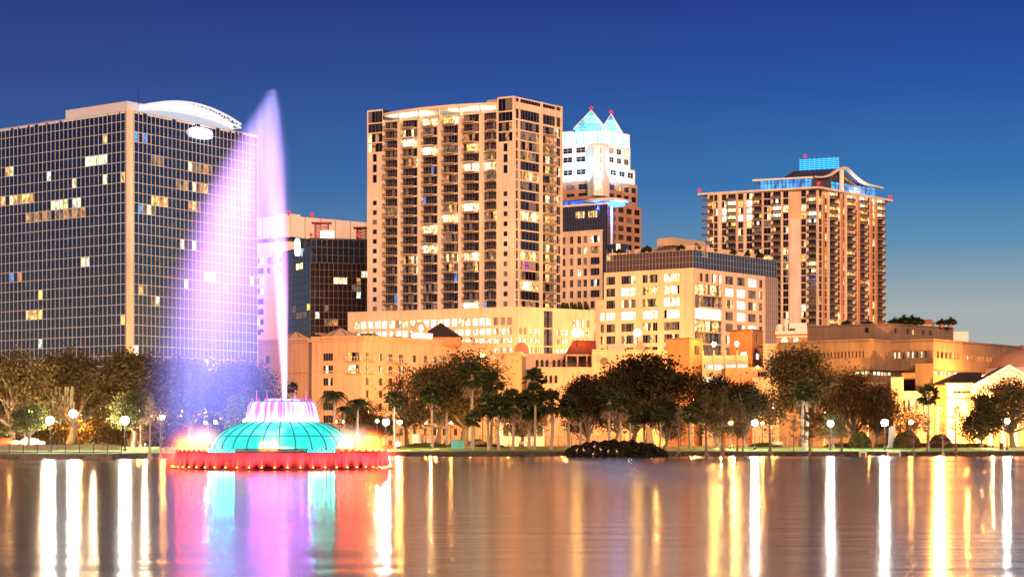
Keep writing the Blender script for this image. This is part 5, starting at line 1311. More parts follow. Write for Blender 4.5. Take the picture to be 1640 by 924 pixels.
# ================================================================ FOUNTAIN
def vol_mat(name, build):
    m, nt, o = newmat(name); e = N(nt, 'ShaderNodeEmission'); nt.links.new(e.outputs[0], o.inputs['Volume']); build(nt, e); m.cycles.volume_step_rate = .5; return m
def math_(nt, op, a, b=None):
    n = N(nt, 'ShaderNodeMath', operation=op)
    for i, v in enumerate((a, b)):
        if v is None: continue
        if isinstance(v, (int, float)): n.inputs[i].default_value = v
        else: nt.links.new(v, n.inputs[i])
    return n.outputs[0]
def plume_mat(name, rows, gain, power=1.6, skew=0.0, noise=.35):
    """rows: (z, x centre, half width, strength, colour), in metres from the fountain's foot; the cross section is an ellipse"""
    def bd(nt, e):
        L = nt.links.new; t = N(nt, 'ShaderNodeTexCoord'); s = N(nt, 'ShaderNodeSeparateXYZ'); L(t.outputs['Object'], s.inputs[0])
        zn = math_(nt, 'MULTIPLY', s.outputs['Z'], 1 / 34.0)
        rs = sorted(rows)
        ra = ramp(nt, [(r[0] / 34, ((r[1] + 14) / 20, r[2] / 8, r[3])) for r in rs]); rb = ramp(nt, [(r[0] / 34, r[4]) for r in rs])
        L(zn, ra.inputs[0]); L(zn, rb.inputs[0])
        q = N(nt, 'ShaderNodeSeparateColor'); L(ra.outputs[0], q.inputs[0])
        cx = math_(nt, 'SUBTRACT', math_(nt, 'MULTIPLY', q.outputs[0], 20), 14); hw = math_(nt, 'MULTIPLY', q.outputs[1], 8)
        tx = math_(nt, 'DIVIDE', math_(nt, 'SUBTRACT', s.outputs['X'], cx), hw); ty = math_(nt, 'DIVIDE', s.outputs['Y'], math_(nt, 'ADD', math_(nt, 'MULTIPLY', hw, .8), .05))
        r2 = math_(nt, 'ADD', math_(nt, 'MULTIPLY', tx, tx), math_(nt, 'MULTIPLY', ty, ty))
        dn = math_(nt, 'POWER', math_(nt, 'MAXIMUM', math_(nt, 'SUBTRACT', 1, r2), 0), power)
        if skew: dn = math_(nt, 'MULTIPLY', dn, math_(nt, 'MAXIMUM', math_(nt, 'ADD', 1, math_(nt, 'MULTIPLY', tx, skew)), 0))
        # optical depth stays even as the plume widens
        dn = math_(nt, 'DIVIDE', dn, math_(nt, 'ADD', hw, .15))
        mp = N(nt, 'ShaderNodeMapping'); mp.inputs['Scale'].default_value = (1.5, 1.5, .16); L(t.outputs['Object'], mp.inputs[0])
        nz = N(nt, 'ShaderNodeTexNoise'); nz.inputs['Scale'].default_value = 1; nz.inputs['Detail'].default_value = 4; L(mp.outputs[0], nz.inputs[0])
        mr = maprange(nt, .3, .7, 1 - noise, 1 + noise); L(nz.outputs[0], mr.inputs[0])
        st = math_(nt, 'MULTIPLY', math_(nt, 'MULTIPLY', dn, q.outputs[2]), math_(nt, 'MULTIPLY', mr.outputs[0], gain))
        L(rb.outputs[0], e.inputs[0]); L(st, e.inputs[1])
    return vol_mat(name, bd)
def puff_mat(name, col, gain, power=1.5, noise=.25):
    def bd(nt, e):
        L = nt.links.new; t = N(nt, 'ShaderNodeTexCoord'); ln = N(nt, 'ShaderNodeVectorMath', operation='LENGTH'); L(t.outputs['Object'], ln.inputs[0])
        dn = math_(nt, 'POWER', math_(nt, 'MAXIMUM', math_(nt, 'SUBTRACT', 1, ln.outputs['Value']), 0), power)
        nz = N(nt, 'ShaderNodeTexNoise'); nz.inputs['Scale'].default_value = 2.5; L(t.outputs['Object'], nz.inputs[0])
        mr = maprange(nt, .3, .7, 1 - noise, 1 + noise); L(nz.outputs[0], mr.inputs[0])
        e.inputs[0].default_value = (*col, 1); L(math_(nt, 'MULTIPLY', math_(nt, 'MULTIPLY', dn, gain), mr.outputs[0]), e.inputs[1])
    return vol_mat(name, bd)

def fountain():
    c = Vector(((452 - CX) * 157 / F, 157, 0)); R = 8.85; zr = 1.42
    root = empty('fountain', (c.x, c.y, 0), 'glowing teal domed fountain with red water curtain and tall violet jet standing in the lake', 'fountain')
    k = 157 / F
    def part(name, fn, smooth=False, parent=None, loc=None):
        mb = MB(); fn(mb); return mb.build(name, parent or root, loc, smooth)
    dk = surf('wet_fountain_metal', (.03, .03, .035), rough=.4, var=.2)
    # submerged base and deck ring
    part('base', lambda mb: mb.lathe(c, [(R - 1.2, -.5), (R - 1.2, .25), (R - 1.0, .35), (R - 1.0, zr - .18)], 64, dk))
    part('rim', lambda mb: mb.lathe(c, [(R - 1.0, zr - .17), (R - .05, zr - .12), (R, zr - .02), (R - .1, zr + .05), (6.0, zr + .06)], 72, dk))
    # falling curtain: red lamp light and dark gaps put into its emission
    m, nt, o = newmat('red_curtain_glow'); L = nt.links.new
    t = N(nt, 'ShaderNodeTexCoord'); s = N(nt, 'ShaderNodeSeparateXYZ'); L(t.outputs['Object'], s.inputs[0])
    ang = math_(nt, 'ARCTAN2', s.outputs['Y'], s.outputs['X'])
    cb = N(nt, 'ShaderNodeCombineXYZ'); L(math_(nt, 'MULTIPLY', ang, 16), cb.inputs[0]); L(math_(nt, 'MULTIPLY', s.outputs['Z'], .5), cb.inputs[2])
    n1 = N(nt, 'ShaderNodeTexNoise'); n1.inputs['Scale'].default_value = 1; n1.inputs['Detail'].default_value = 4; L(cb.outputs[0], n1.inputs[0])
    wv = math_(nt, 'COSINE', math_(nt, 'ADD', math_(nt, 'MULTIPLY', ang, 56), math.pi)); zf = maprange(nt, .1, 1.0, 0, 1); L(s.outputs['Z'], zf.inputs[0])
    gap = maprange(nt, .22, .80, .004, 1); L(math_(nt, 'ADD', math_(nt, 'ADD', math_(nt, 'MULTIPLY', wv, .20), zf.outputs[0]), math_(nt, 'MULTIPLY', math_(nt, 'SUBTRACT', n1.outputs[0], .40), 1.9)), gap.inputs[0])
    st = maprange(nt, .3, .7, .5, 1.35); L(n1.outputs[0], st.inputs[0])
    e = N(nt, 'ShaderNodeEmission'); e.inputs[0].default_value = (1, .022, .034, 1); L(math_(nt, 'MULTIPLY', math_(nt, 'MULTIPLY', gap.outputs[0], st.outputs[0]), .95), e.inputs[1])
    stk = math_(nt, 'MULTIPLY', math_(nt, 'POWER', math_(nt, 'MAXIMUM', wv, 0), 14), math_(nt, 'SUBTRACT', 1.0, zf.outputs[0]))  # orange light streaks above the nozzles, drawn into the emission
    ec = N(nt, 'ShaderNodeEmission'); ec.inputs[0].default_value = (1, .34, .02, 1); L(math_(nt, 'MULTIPLY', stk, .22), ec.inputs[1]); ad_ = N(nt, 'ShaderNodeAddShader'); L(e.outputs[0], ad_.inputs[0]); L(ec.outputs[0], ad_.inputs[1]); L(ad_.outputs[0], o.inputs[0])
    part('water_curtain', lambda mb: mb.lathe(c, [(R - .02, zr - .08), (R + .06, zr - .35), (R + .10, .55), (R + .11, .12)], 96, m), True)
    nz_l = emit('nozzle_light', (1, .50, .06), 1.4)
    for i in range(44):
        a = 2 * math.pi * (i + .5) / 56 + math.pi
        if i >= 56: break
        p = Vector((c.x + (R + .25) * math.cos(a), c.y + (R + .25) * math.sin(a), .16))
        if p.y > c.y + 1.5: continue
        nl = part('nozzle_light', lambda mb: (mb.lathe(p, [(.13, -.2), (.13, -.02), (.01, 0)], 8, dk), mb.ball(p + Vector((0, 0, .05)), .075, nz_l, 6)), loc=p)
    # dome: glowing teal panels with dark ribs
    teal, nt, o = newmat('teal_glass'); L = nt.links.new
    t = N(nt, 'ShaderNodeTexCoord'); s = N(nt, 'ShaderNodeSeparateXYZ'); L(t.outputs['Object'], s.inputs[0])
    n1 = N(nt, 'ShaderNodeTexNoise'); n1.inputs['Scale'].default_value = 2.2; n1.inputs['Detail'].default_value = 5; L(t.outputs['Object'], n1.inputs[0])
    up = maprange(nt, 2.75, 3.1, 0, .75); L(s.outputs['Z'], up.inputs[0])
    mr = maprange(nt, .36, .64, .72, 1.35); L(n1.outputs[0], mr.inputs[0])
    mxn = N(nt, 'ShaderNodeMix', data_type='FLOAT'); L(up.outputs[0], mxn.inputs[0]); mxn.inputs[2].default_value = 1.0; L(mr.outputs[0], mxn.inputs[3])
    e = N(nt, 'ShaderNodeEmission'); e.inputs[0].default_value = (.045, .86, .76, 1); L(math_(nt, 'MULTIPLY', mxn.outputs[0], .29), e.inputs[1])
    gl = N(nt, 'ShaderNodeBsdfGlossy'); gl.inputs['Roughness'].default_value = .2; gl.inputs[0].default_value = (.1, .1, .1, 1)
    ads = N(nt, 'ShaderNodeAddShader'); L(e.outputs[0], ads.inputs[0]); L(gl.outputs[0], ads.inputs[1]); L(ads.outputs[0], o.inputs[0])
    z0, z1 = zr + .2, 3.88
    prof = [(6.02 - (6.02 - 3.15) * t ** 1.75, z0 + (z1 - z0) * (1 - (1 - t) ** 1.25)) for t in [i / 14 for i in range(15)]]
    dome = part('dome', lambda mb: mb.lathe(c, prof, 96, teal), True)
    part('dome_skirt', lambda mb: mb.lathe(c, [(6.05, zr + .061), (6.08, z0 + .05), (5.95, z0 + .08)], 72, surf('skirt', (.02, .12, .12), var=.3)))
    for i in range(28):
        a = 2 * math.pi * (i + .35) / 28
        if math.sin(a) > .25: continue
        ps = [(c.x + (r + .03) * math.cos(a), c.y + (r + .03) * math.sin(a), z) for r, z in prof]
        part('rib', lambda mb: (mb.tube(ps, [.042] * len(ps), 6, dk), mb.ball(ps[0], .11, dk, 6)), loc=ps[0])
    zb = 2.72; rb = [r for r, z in prof if z <= zb][-1]
    part('dome_band', lambda mb: mb.lathe(c, [(rb + .05, zb - .05), (rb + .07, zb), (rb + .02, zb + .04)], 72, emit('band_teal', (.01, .5, .45), .2, False)), False, dome)
    # upper bowl; the pink lamp light on its falling water is put in as emission
    pk, nt, o = newmat('pink_lit_water_glow'); L = nt.links.new
    t = N(nt, 'ShaderNodeTexCoord'); s = N(nt, 'ShaderNodeSeparateXYZ'); L(t.outputs['Object'], s.inputs[0])
    ang = math_(nt, 'ARCTAN2', s.outputs['Y'], s.outputs['X']); cb = N(nt, 'ShaderNodeCombineXYZ'); L(math_(nt, 'MULTIPLY', ang, 11), cb.inputs[0]); L(math_(nt, 'MULTIPLY', s.outputs['Z'], .12), cb.inputs[2])
    n1 = N(nt, 'ShaderNodeTexNoise'); n1.inputs['Scale'].default_value = 1; n1.inputs['Detail'].default_value = 5; L(cb.outputs[0], n1.inputs[0])
    rr = ramp(nt, [(.36, (.50, .10, .75)), (.47, (.95, .32, .95)), (.54, (1, .70, 1)), (.62, (1, 1, 1))])
    fz = maprange(nt, 4.9, 3.9, 0, .12); L(s.outputs['Z'], fz.inputs[0]); L(math_(nt, 'ADD', n1.outputs[0], fz.outputs[0]), rr.inputs[0])
    e = N(nt, 'ShaderNodeEmission'); e.inputs[1].default_value = .42; L(rr.outputs[0], e.inputs[0]); L(e.outputs[0], o.inputs[0])
    bw = part('upper_bowl', lambda mb: mb.lathe(c, [(2.5, 3.86), (2.5, 5.2), (2.65, 5.42), (2.65, 5.5), (2.2, 5.46), (.3, 5.4), (.01, 5.4)], 64, dk))
    part('falling_water', lambda mb: mb.lathe(c, [(2.62, 5.52), (2.75, 5.42), (2.86, 5.15), (2.97, 4.6), (3.08, 4.1), (3.14, 3.86)], 96, pk), True)
    part('bowl_rim', lambda mb: mb.lathe(c, [(2.2, 5.53), (2.66, 5.53), (2.66, 5.60), (2.2, 5.62)], 64, emit('rim_teal', (.04, .62, .78), .22)), False, bw)
    tz = emit('spill_glow', (1, .75, 1), .3, False)  # lamp light on the spilling water, put in as its own glow
    part('crown_water', lambda mb: mb.lathe(c, [(1.5, 5.62), (1.45, 5.78), (1.2, 5.84), (.4, 5.82), (.01, 5.84)], 40, tz), True, bw)
    for dx in (-2.05, -1.2, 1.15, 2.05): part('mast', lambda mb: mb.tube([(c.x + dx, c.y - .6, 5.5), (c.x + dx, c.y - .6, 6.55)], [.035, .025], 5, M['metal']), False, bw)
    # small coloured lamps added on rim and bowl to streak the lake with colour
    ring = {'r': emit('added_rim_lamp_red', (1, 0, 0), 200), 't': emit('added_rim_lamp_teal', (0, .9, .72), 62), 'v': emit('added_rim_lamp_violet', (.45, .0, 1), 240), 'p': emit('added_rim_lamp_pink', (1, .0, .9), 240)}
    for dx, kk in [(x_, 'r') for x_ in (-8.65, -8.3, -7.9, -7.4, -6.9, -6.4, -5.9, -5.4, 5.4, 5.9, 6.4, 6.9, 7.4, 7.9, 8.3, 8.65)] + [(x_, 't') for x_ in (-4.95, -4.6, -4.25, -3.9, -3.55, -3.2, -2.9, 3.2, 3.55, 3.9, 4.25, 4.6, 4.95)] + [(x_, 'v') for x_ in (-2.6, -1.9, -1.1, 1.2, 2.0, 2.6)] + [(-.4, 'p'), (.25, 'p')]:
        yy = -math.sqrt(max(0, (R - .12) ** 2 - dx * dx)); p = Vector((c.x + dx, c.y + yy, zr + .12)) if kk in 'rt' else Vector((c.x + dx * .92, c.y - math.sqrt(max(.05, 2.5 ** 2 - (dx * .92) ** 2)), 5.72))
        part('added_rim_lamp', lambda mb: (mb.lathe(p, [(.10, -.16), (.10, -.06), (.01, -.05)], 8, dk), mb.ball(p, (.085 if kk == 'r' else .10) if kk in 'rt' else .065, ring[kk], 8)), loc=p)
    # spray volumes: the lamp light in them is put in as emission
    def volobj(name, mat, loc, scale, parent=root):
        mb = MB(); mb.ball((0, 0, 0), 1.0, mat, 20); o_ = mb.build(name, None, (0, 0, 0)); o_.parent = parent; o_.location = Vector(loc) - LOC[parent.name]; o_.scale = scale; LOC[o_.name] = Vector(loc); return o_
    warm = puff_mat('white_spray_glow', (1, .74, .58), .22, 1.7); yel = puff_mat('amber_spray_glow', (1, .34, .0), 1.25, 1.6); red = puff_mat('red_mist_glow', (1, .10, .05), .34, 2.0)
    P_ = lambda px, py, dy: (c.x + (px - 452) * k, c.y + dy, zz(py, 157))
    for px, py, dy, s in ((349, 702, -4.2, (1.6, 1.2, 1.3)), (452, 705, -6.6, (1.5, .9, 1.25)), (556, 702, -4.0, (1.7, 1.2, 1.3)), (325, 700, -2.0, (1.7, 1.4, 1.4)), (575, 700, -2.0, (1.7, 1.4, 1.4))):
        volobj('spray', warm, P_(px, py, dy), s)
    for px, py, dy, s in ((304, 714, -2.5, (.9, .8, .8)), (333, 716, -5.0, (.6, .5, .65)), (347, 717, -6.2, (.4, .4, .5)), (442, 717, -8.0, (.45, .4, .55)), (458, 716, -8.0, (.45, .4, .55)), (558, 717, -6.2, (.4, .4, .5)), (570, 716, -5.2, (.5, .5, .6)), (584, 716, -4, (.5, .5, .7)), (600, 713, -2.5, (1.0, .8, .95))):
        volobj('spray_jet', yel, P_(px, py - 2, dy), tuple(q * 1.35 for q in s))
    for px, py, s in ((318, 710, (3.0, 3.6, 2.0)), (590, 712, (2.7, 3.6, 1.9)), (300, 728, (1.6, 3, 1.2)), (608, 730, (1.3, 3, 1.2))): volobj('mist', red, P_(px, py, -1.5), s)
    haze_r = puff_mat('ring_glow_haze', (1, .085, .05), .34, 1.3)  # glowing haze added along the ring front to soften its red light
    for i in range(13):
        a = math.pi * (1 + (i + .5) / 13); volobj('ring_glow_haze', haze_r, (c.x + 9.0 * math.cos(a), c.y + 9.0 * math.sin(a), .75 + .25 * math.sin(i * 2.3)), (1.7, 1.0, 1.15 + .2 * math.sin(i * 1.7)))
    # tall jet and drifting spray, their violet light also put in as emission
    jx = Vector((c.x + 3 * k, c.y, 0))
    def hull(name, rows, mat, grow=1.06):
        mb = MB(); n = 16; rs = sorted(rows); base = 0
        for z, cx_, hw, s_, col in rs:
            for j in range(n): a = 2 * math.pi * j / n; mb.v.append((jx.x + cx_ + (hw * grow + .05) * math.cos(a), jx.y + (hw * .8 * grow + .1) * math.sin(a), z))
        kk = mb.mi(mat)
        for i in range(len(rs) - 1):
            for j in range(n): q = (j + 1) % n; mb.f.append((i * n + j, i * n + q, (i + 1) * n + q, (i + 1) * n + j)); mb.m.append(kk)
        mb.f.append(tuple(range(n))[::-1]); mb.m.append(kk); mb.f.append(tuple((len(rs) - 1) * n + j for j in range(n))); mb.m.append(kk)
        return mb.build(name, root, (jx.x, jx.y, 0))
    Wp, Pk, Lv, Bl = (1, .62, 1), (.95, .36, 1), (.55, .30, 1), (.25, .27, 1)
    def rowpx(lst): return [(zz(y, 157), ((xl + xr) / 2 - 455) * k, max(.1, (xr - xl) / 2 * k), s, col) for y, xl, xr, s, col in lst]
    core = rowpx([(641, 450, 460, .85, Wp), (600, 448, 461, .85, Wp), (540, 442, 462, .75, (1, .5, 1)), (480, 436, 463, .62, (1, .42, 1)), (420, 428, 463, .5, (1, .38, 1)), (350, 418, 462, .33, (.95, .38, 1)), (250, 408, 459, .20, (.7, .38, 1)), (180, 420, 450, .12, (.5, .38, 1)), (142, 431, 442, .05, (.45, .42, 1))])
    hull('jet', core, plume_mat('jet_water_glow', core, 1.0, 1.2, .9, .35))
    fall = rowpx([(738, 225, 345, 0, (.3, .33, 1)), (700, 228, 350, .2, (.33, .33, 1)), (640, 240, 368, .36, (.36, .33, 1)), (560, 250, 384, .5, (.45, .34, 1)), (450, 270, 408, .68, (.78, .38, 1)), (330, 308, 426, .72, (.88, .40, 1)), (250, 350, 438, .62, (.80, .40, 1)), (190, 394, 450, .42, (.6, .40, 1)), (155, 420, 446, .2, (.5, .42, 1))])
    hull('falling_spray', fall, plume_mat('falling_spray', fall, .27, 2.0, 0, .5))
    veil = rowpx([(738, 205, 480, 0, (.22, .27, 1)), (690, 205, 482, .22, (.22, .27, 1)), (650, 210, 484, .42, (.22, .27, 1)), (560, 224, 482, .66, (.30, .26, 1)), (450, 255, 478, .85, (.50, .28, 1)), (330, 300, 473, .84, (.62, .32, 1)), (250, 350, 468, .68, (.60, .34, 1)), (180, 400, 457, .36, (.48, .36, 1)), (145, 424, 448, .15, (.45, .40, 1))])
    hull('spray_veil', veil, plume_mat('spray_veil', veil, .62, 1.9, .15, .35))
fountain()
SODIUM = [(590, 432, 9, 5000, 'street light at the hotel corner'), (640, 445, 9, 8500, 'street light before the hotel sign parapet'), (700, 452, 9, 8500, 'street light between hotel and podium block'), (500, 430, 9, 1470, 'street light before the plain left wing of the hotel'),
  (752, 392, 9, 7000, 'street light behind the backlit oak'), (815, 386, 8, 1764, 'street light before the arcade of the mission style hall'), (905, 380, 9, 2600, 'street light before the arched windows of the mission style hall'), (985, 384, 9, 2016, 'street light behind the broad dark oak'), (1040, 390, 9, 2600, 'street light behind the right part of the broad dark oak'),
  (1110, 408, 10, 7000, 'street light before the brick garage corner'), (1170, 408, 10, 6000, 'street light before the open garage decks'), (1235, 398, 8, 2100, 'street light before the concrete annex'), (1320, 392, 7, 4000, 'street light under the tall spreading oak'), (1390, 394, 7, 5000, 'street light behind the reddish trees'),
  (1502, 398, 8, 42000, 'strong street light at the glowing library entrance'), (1545, 384, 7, 8000, 'street light before the church side wing'), (1615, 378, 8, 11000, 'street light before the church pediment'), (40, 318, 6, 9000, 'street light glowing behind the moss draped oak'), (130, 345, 6, 9000, 'street light deep under the left oaks'),
  (860, 520, 11, 12000, 'street light in the gap before the podium block'), (760, 520, 11, 9500, 'street light behind the hotel facing the podium'), (1040, 520, 11, 14000, 'street light before the broad office block'), (1195, 540, 11, 13000, 'street light before the right side of the broad office block'), (960, 530, 11, 9500, 'street light before the office block wing'), (1570, 425, 15, 20000, 'tall street light before the orange right wing of the library'), (225, 318, 6, 2200, 'street light under the trees left of the fountain')]
# ================================================================ TREES AND PLANTS
def np_mesh(name, V, Q, mats):
    """V (n,3), Q (m,4 or 3) arrays"""
    me = bpy.data.meshes.new(name); k = Q.shape[1]
    me.vertices.add(len(V)); me.vertices.foreach_set('co', V.astype(np.float32).ravel())
    me.loops.add(Q.size); me.loops.foreach_set('vertex_index', Q.astype(np.int32).ravel())
    me.polygons.add(len(Q)); me.polygons.foreach_set('loop_start', np.arange(0, Q.size, k, dtype=np.int32))
    me.update(calc_edges=True)
    for m in mats: me.materials.append(m)
    return me
LEAF = {'oak': leafmat('oak_leaves', (.046, .040, .014), (.104, .080, .030)), 'dark': leafmat('dark_evergreen_leaves', (.016, .015, .006), (.042, .034, .013)),
        'rust': leafmat('russet_leaves', (.042, .028, .012), (.085, .050, .020)), 'green': leafmat('green_leaves', (.042, .055, .018), (.095, .100, .034)),
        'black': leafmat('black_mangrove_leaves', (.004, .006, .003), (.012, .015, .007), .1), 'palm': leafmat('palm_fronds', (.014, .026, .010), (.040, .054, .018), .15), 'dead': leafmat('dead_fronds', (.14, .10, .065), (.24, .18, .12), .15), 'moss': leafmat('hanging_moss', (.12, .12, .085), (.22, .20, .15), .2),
        'twig': leafmat('fine_twigs', (.10, .075, .055), (.18, .14, .10), .1), 'bright': leafmat('lime_shrub_leaves', (.10, .14, .02), (.2, .22, .05))}
M['bark'] = surf('bark', (.13, .105, .085), var=.35, scale=.8, bump=.4); M['palmbark'] = surf('palm_bark', (.22, .19, .16), var=.3, scale=1.2); M['palebark'] = surf('pale_bark', (.34, .30, .26), var=.25, scale=1.2)
def quads(rng, P, size, elong=1.0, droop=0.0, thin=1.0):
    n = len(P); d = rng.normal(size=(n, 3)); d[:, 2] -= droop; d /= np.linalg.norm(d, axis=1)[:, None]
    r = rng.normal(size=(n, 3)); s = np.cross(d, r); s /= np.linalg.norm(s, axis=1)[:, None] + 1e-9
    L = (size * rng.uniform(.6, 1.3, n))[:, None]; a, b = d * L * elong, s * L * .5 * thin
    V = np.stack([P - a * .5, P + b, P + a * .5, P - b], 1).reshape(-1, 3); return V, np.arange(4 * n).reshape(-1, 4)
def crown_points(rng, lobes, per, clump=.62):
    """clumps of leaves near the surface of several lobes"""
    out = []
    for (x, y, z, rx, rz) in lobes:
        nc = max(8, int(per * rx * rx / 9)); d = rng.normal(size=(nc, 3)); d /= np.linalg.norm(d, axis=1)[:, None]
        rad = rng.uniform(.55, 1.08, nc) ** .7; c = np.array([x, y, z]) + d * rad[:, None] * np.array([rx, rx, rz]) * (1 + .18 * rng.normal(size=(nc, 1)))
        k = 40; P = (c[:, None, :] + rng.normal(size=(nc, k, 3)) * clump * np.array([1, 1, .7]) * rng.uniform(.6, 1.3, (nc, 1, 1))).reshape(-1, 3); out.append(P)
    return np.concatenate(out)
def broad_proto(seed, kind, nl=9, per=46, leaf='oak', size=.42, hz=.62, spread=1.0, conic=False, base=.35):
    """unit tree 10 m high and 10 m wide; returns (crown mesh, trunk MB)"""
    rng = np.random.default_rng(seed); lobes = []
    for i in range(nl):
        a = rng.uniform(0, 2 * math.pi); t = rng.uniform(0, 1); zc = 10 * (base + (1 - base) * (.15 + .68 * t))
        rr = (3.4 * (1 - .75 * t ** 1.6) if not conic else 2.6 * (1 - t)) * rng.uniform(.55, 1.1) * spread; r = rng.uniform(1.25, 2.1) * (1 if not conic else 1.15 - .6 * t)
        lobes.append((rr * math.cos(a), rr * math.sin(a), zc, r, r * hz))
    lobes.append((0, 0, 10 * (base + (1 - base) * .5), 2.2, 2.4 * (1 if conic else .8))); lobes.append((.3, 0, 8.6, 1.5, 1.3))
    P = crown_points(rng, lobes, per); V, Q = quads(rng, P, size * .72, 1.0); me = np_mesh('crown', V, Q, [LEAF[leaf]])
    tb = MB(); top = (rng.uniform(-.4, .4), rng.uniform(-.4, .4), 10 * base)
    tb.tube([(0, 0, -.4), (0, 0, .4), (top[0] * .5, top[1] * .5, 5 * base), top], [.5, .36, .28, .24], 9, M['bark'])
    for (x, y, z, r, rz) in lobes:
        m_ = (top[0] + (x - top[0]) * .5, top[1] + (y - top[1]) * .5, top[2] + (z - top[2]) * .35); tb.tube([top, m_, (x, y, z)], [.19, .12, .04], 6, M['bark'])
        for q in range(3):
            e = (x + rng.normal() * r * .6, y + rng.normal() * r * .6, z + rng.normal() * rz * .5); tb.tube([m_, ((m_[0] + e[0]) / 2, (m_[1] + e[1]) / 2, (m_[2] + e[2]) / 2 + .3), e], [.08, .05, .02], 4, M['bark'])
    t = tb.build('trunk'); tm = t.data; COL.objects.unlink(t); bpy.data.objects.remove(t)
    return me, tm
def place_tree(name, me_parts, px, py_top, d, wpx, label, group=None, rot=0.0, base_h=10.0, base_w=10.0, cat='tree', zb=None):
    x, y = pt(px, d); z = gz(x, y) if zb is None else zb; h = zz(py_top, d) - z; w = wpx * d / F * (1.22 if name == 'broadleaf_tree' else 1)
    root = empty(name, (x, y, z), label, cat, group); root.rotation_euler = (0, 0, rot)
    for nm, me in me_parts:
        o = bpy.data.objects.new(nm, me); COL.objects.link(o); o.parent = root
        if name == 'fan_palm' and nm != 'trunk': q = (w / base_w) / (h / base_h); o.scale = (1, 1, q); o.location = (0, 0, 9 * (1 - q))
    root.scale = (w / base_w, w / base_w, h / base_h)
    return root
def copies(nm, me): return (nm, me)

oakA = broad_proto(1, 'oak', 12, 85, 'oak', .32, .62, 1.0, False, .22); oakB = broad_proto(2, 'oak', 12, 80, 'oak', .32, .6, 1.1, False, .2); oakC = broad_proto(3, 'oak', 14, 85, 'dark', .32, .65, 1.0, False, .18)
rust = broad_proto(4, 'rust', 12, 60, 'rust', .30, .7, 1.0, False, .15); greenA = broad_proto(5, 'green', 10, 50, 'green', .40, .7, .9, False, .3); coneA = broad_proto(6, 'cone', 12, 60, 'dark', .40, .9, 1.0, True, .12)
sparse = broad_proto(8, 'sparse', 10, 16, 'rust', .30, .7, 1.05, False, .25); darkB = broad_proto(9, 'dark', 13, 90, 'dark', .32, .7, 1.0, False, .15)
lightB = broad_proto(10, 'oak', 13, 60, 'oak', .30, .7, 1.1, False, .2)
TP = lambda p: [('crown', p[0]), ('trunk', p[1])]
BT = 'broadleaf trees in the lakeside park'
for i, (pr, px, py, d, w, lab) in enumerate((
    (oakB, 112, 556, 318, 150, 'wide brown green oak behind the two left white lamps'), (oakA, 212, 562, 322, 150, 'spreading oak below the pale corner column of the mirror glass block'),
    (lightB, 20, 560, 300, 135, 'moss draped oak at the far left glowing orange from below'), (greenA, 45, 650, 276, 76, 'small pale green tree under the moss draped oak'),
    (greenA, 215, 630, 285, 90, 'yellow green tree beside the third white lamp on the left shore'), (oakA, 300, 572, 326, 120, 'hazy tree behind the left skirt of the spray'),
    (oakB, 388, 572, 330, 135, 'bluish tree seen through the spray left of the jet'), (greenA, 385, 634, 300, 60, 'small pale yellow lit tree just left of the pink water bowl'),
    (lightB, 742, 562, 352, 170, 'large oak backlit orange in front of the mission style hall'), (oakA, 700, 585, 342, 100, 'rounded oak left of the leaning palm'),
    (sparse, 652, 590, 352, 90, 'nearly bare tree glowing orange beside the hotel'), (darkB, 940, 602, 322, 95, 'dark dense tree above the left end of the black island thicket'),
    (oakC, 1040, 566, 345, 175, 'very broad dark oak in the middle right of the shore'), (oakC, 985, 590, 338, 80, 'smaller dark oak left of the broad one'), (rust, 1012, 574, 352, 120, 'thin russet tree showing sky between its twigs above the dark oak'),
    (darkB, 1065, 640, 322, 80, 'low dark tree between slim trunks right of the island'), (oakC, 1150, 602, 335, 110, 'dark tree below the parking garage lamps'), (darkB, 1195, 612, 330, 85, 'dark tree with green lit side near the right lamps'),
    (oakA, 1285, 556, 345, 130, 'tall spreading oak before the library left end'), (rust, 1362, 592, 350, 120, 'reddish tree before the library lit window strip'), (rust, 1405, 612, 346, 95, 'reddish brown tree right of centre before the library'),
    (sparse, 1455, 652, 350, 85, 'low sparse tree in front of the glowing library entrance'), (coneA, 1572, 624, 338, 82, 'dark conical evergreen in front of the church'), (lightB, 1622, 602, 342, 110, 'leafy tree with bent limbs cut by the right edge'),
    (greenA, 1335, 664, 326, 50, 'small green tree behind the pale double palm trunk'), (sparse, 1330, 668, 335, 60, 'small bare tree left of the round clipped shrubs'), (lightB, 835, 640, 350, 90, 'shadowed tree behind the group of palms'),
    (rust, 580, 640, 350, 90, 'brown tree behind the drooping palms right of the fountain'), (greenA, 610, 668, 345, 60, 'tree with yellow lit leaves beside the brightest lamp'))):
    z_extra = None
    place_tree('broadleaf_tree', TP(pr), px, py, d, w, lab, BT, rot=i * 1.37)
# moss on the far left oak
def moss():
    root = [o for o in bpy.data.objects if o.get('label', '').startswith('moss draped oak')][0]
    rng = np.random.default_rng(5); n = 240; P = np.stack([rng.uniform(-4.4, 4.6, n), rng.uniform(-4.5, -.5, n), rng.uniform(3.2, 6.5, n)], 1)
    V, Q = [], []
    for k, p in enumerate(P):
        l = rng.uniform(.7, 2.0); w = rng.uniform(.06, .16); V += [p + [-w, 0, 0], p + [w, 0, 0], p + [w * .5, .1, -l * .6], p + [0.0, 0, -l], p + [-w * .6, .1, -l * .55]]
        Q.append([5 * k, 5 * k + 1, 5 * k + 2, 5 * k + 3, 5 * k + 4])
    me = np_mesh('moss', np.array(V), np.array(Q), [LEAF['moss']]); o = bpy.data.objects.new('moss', me); COL.objects.link(o); o.parent = root
moss()

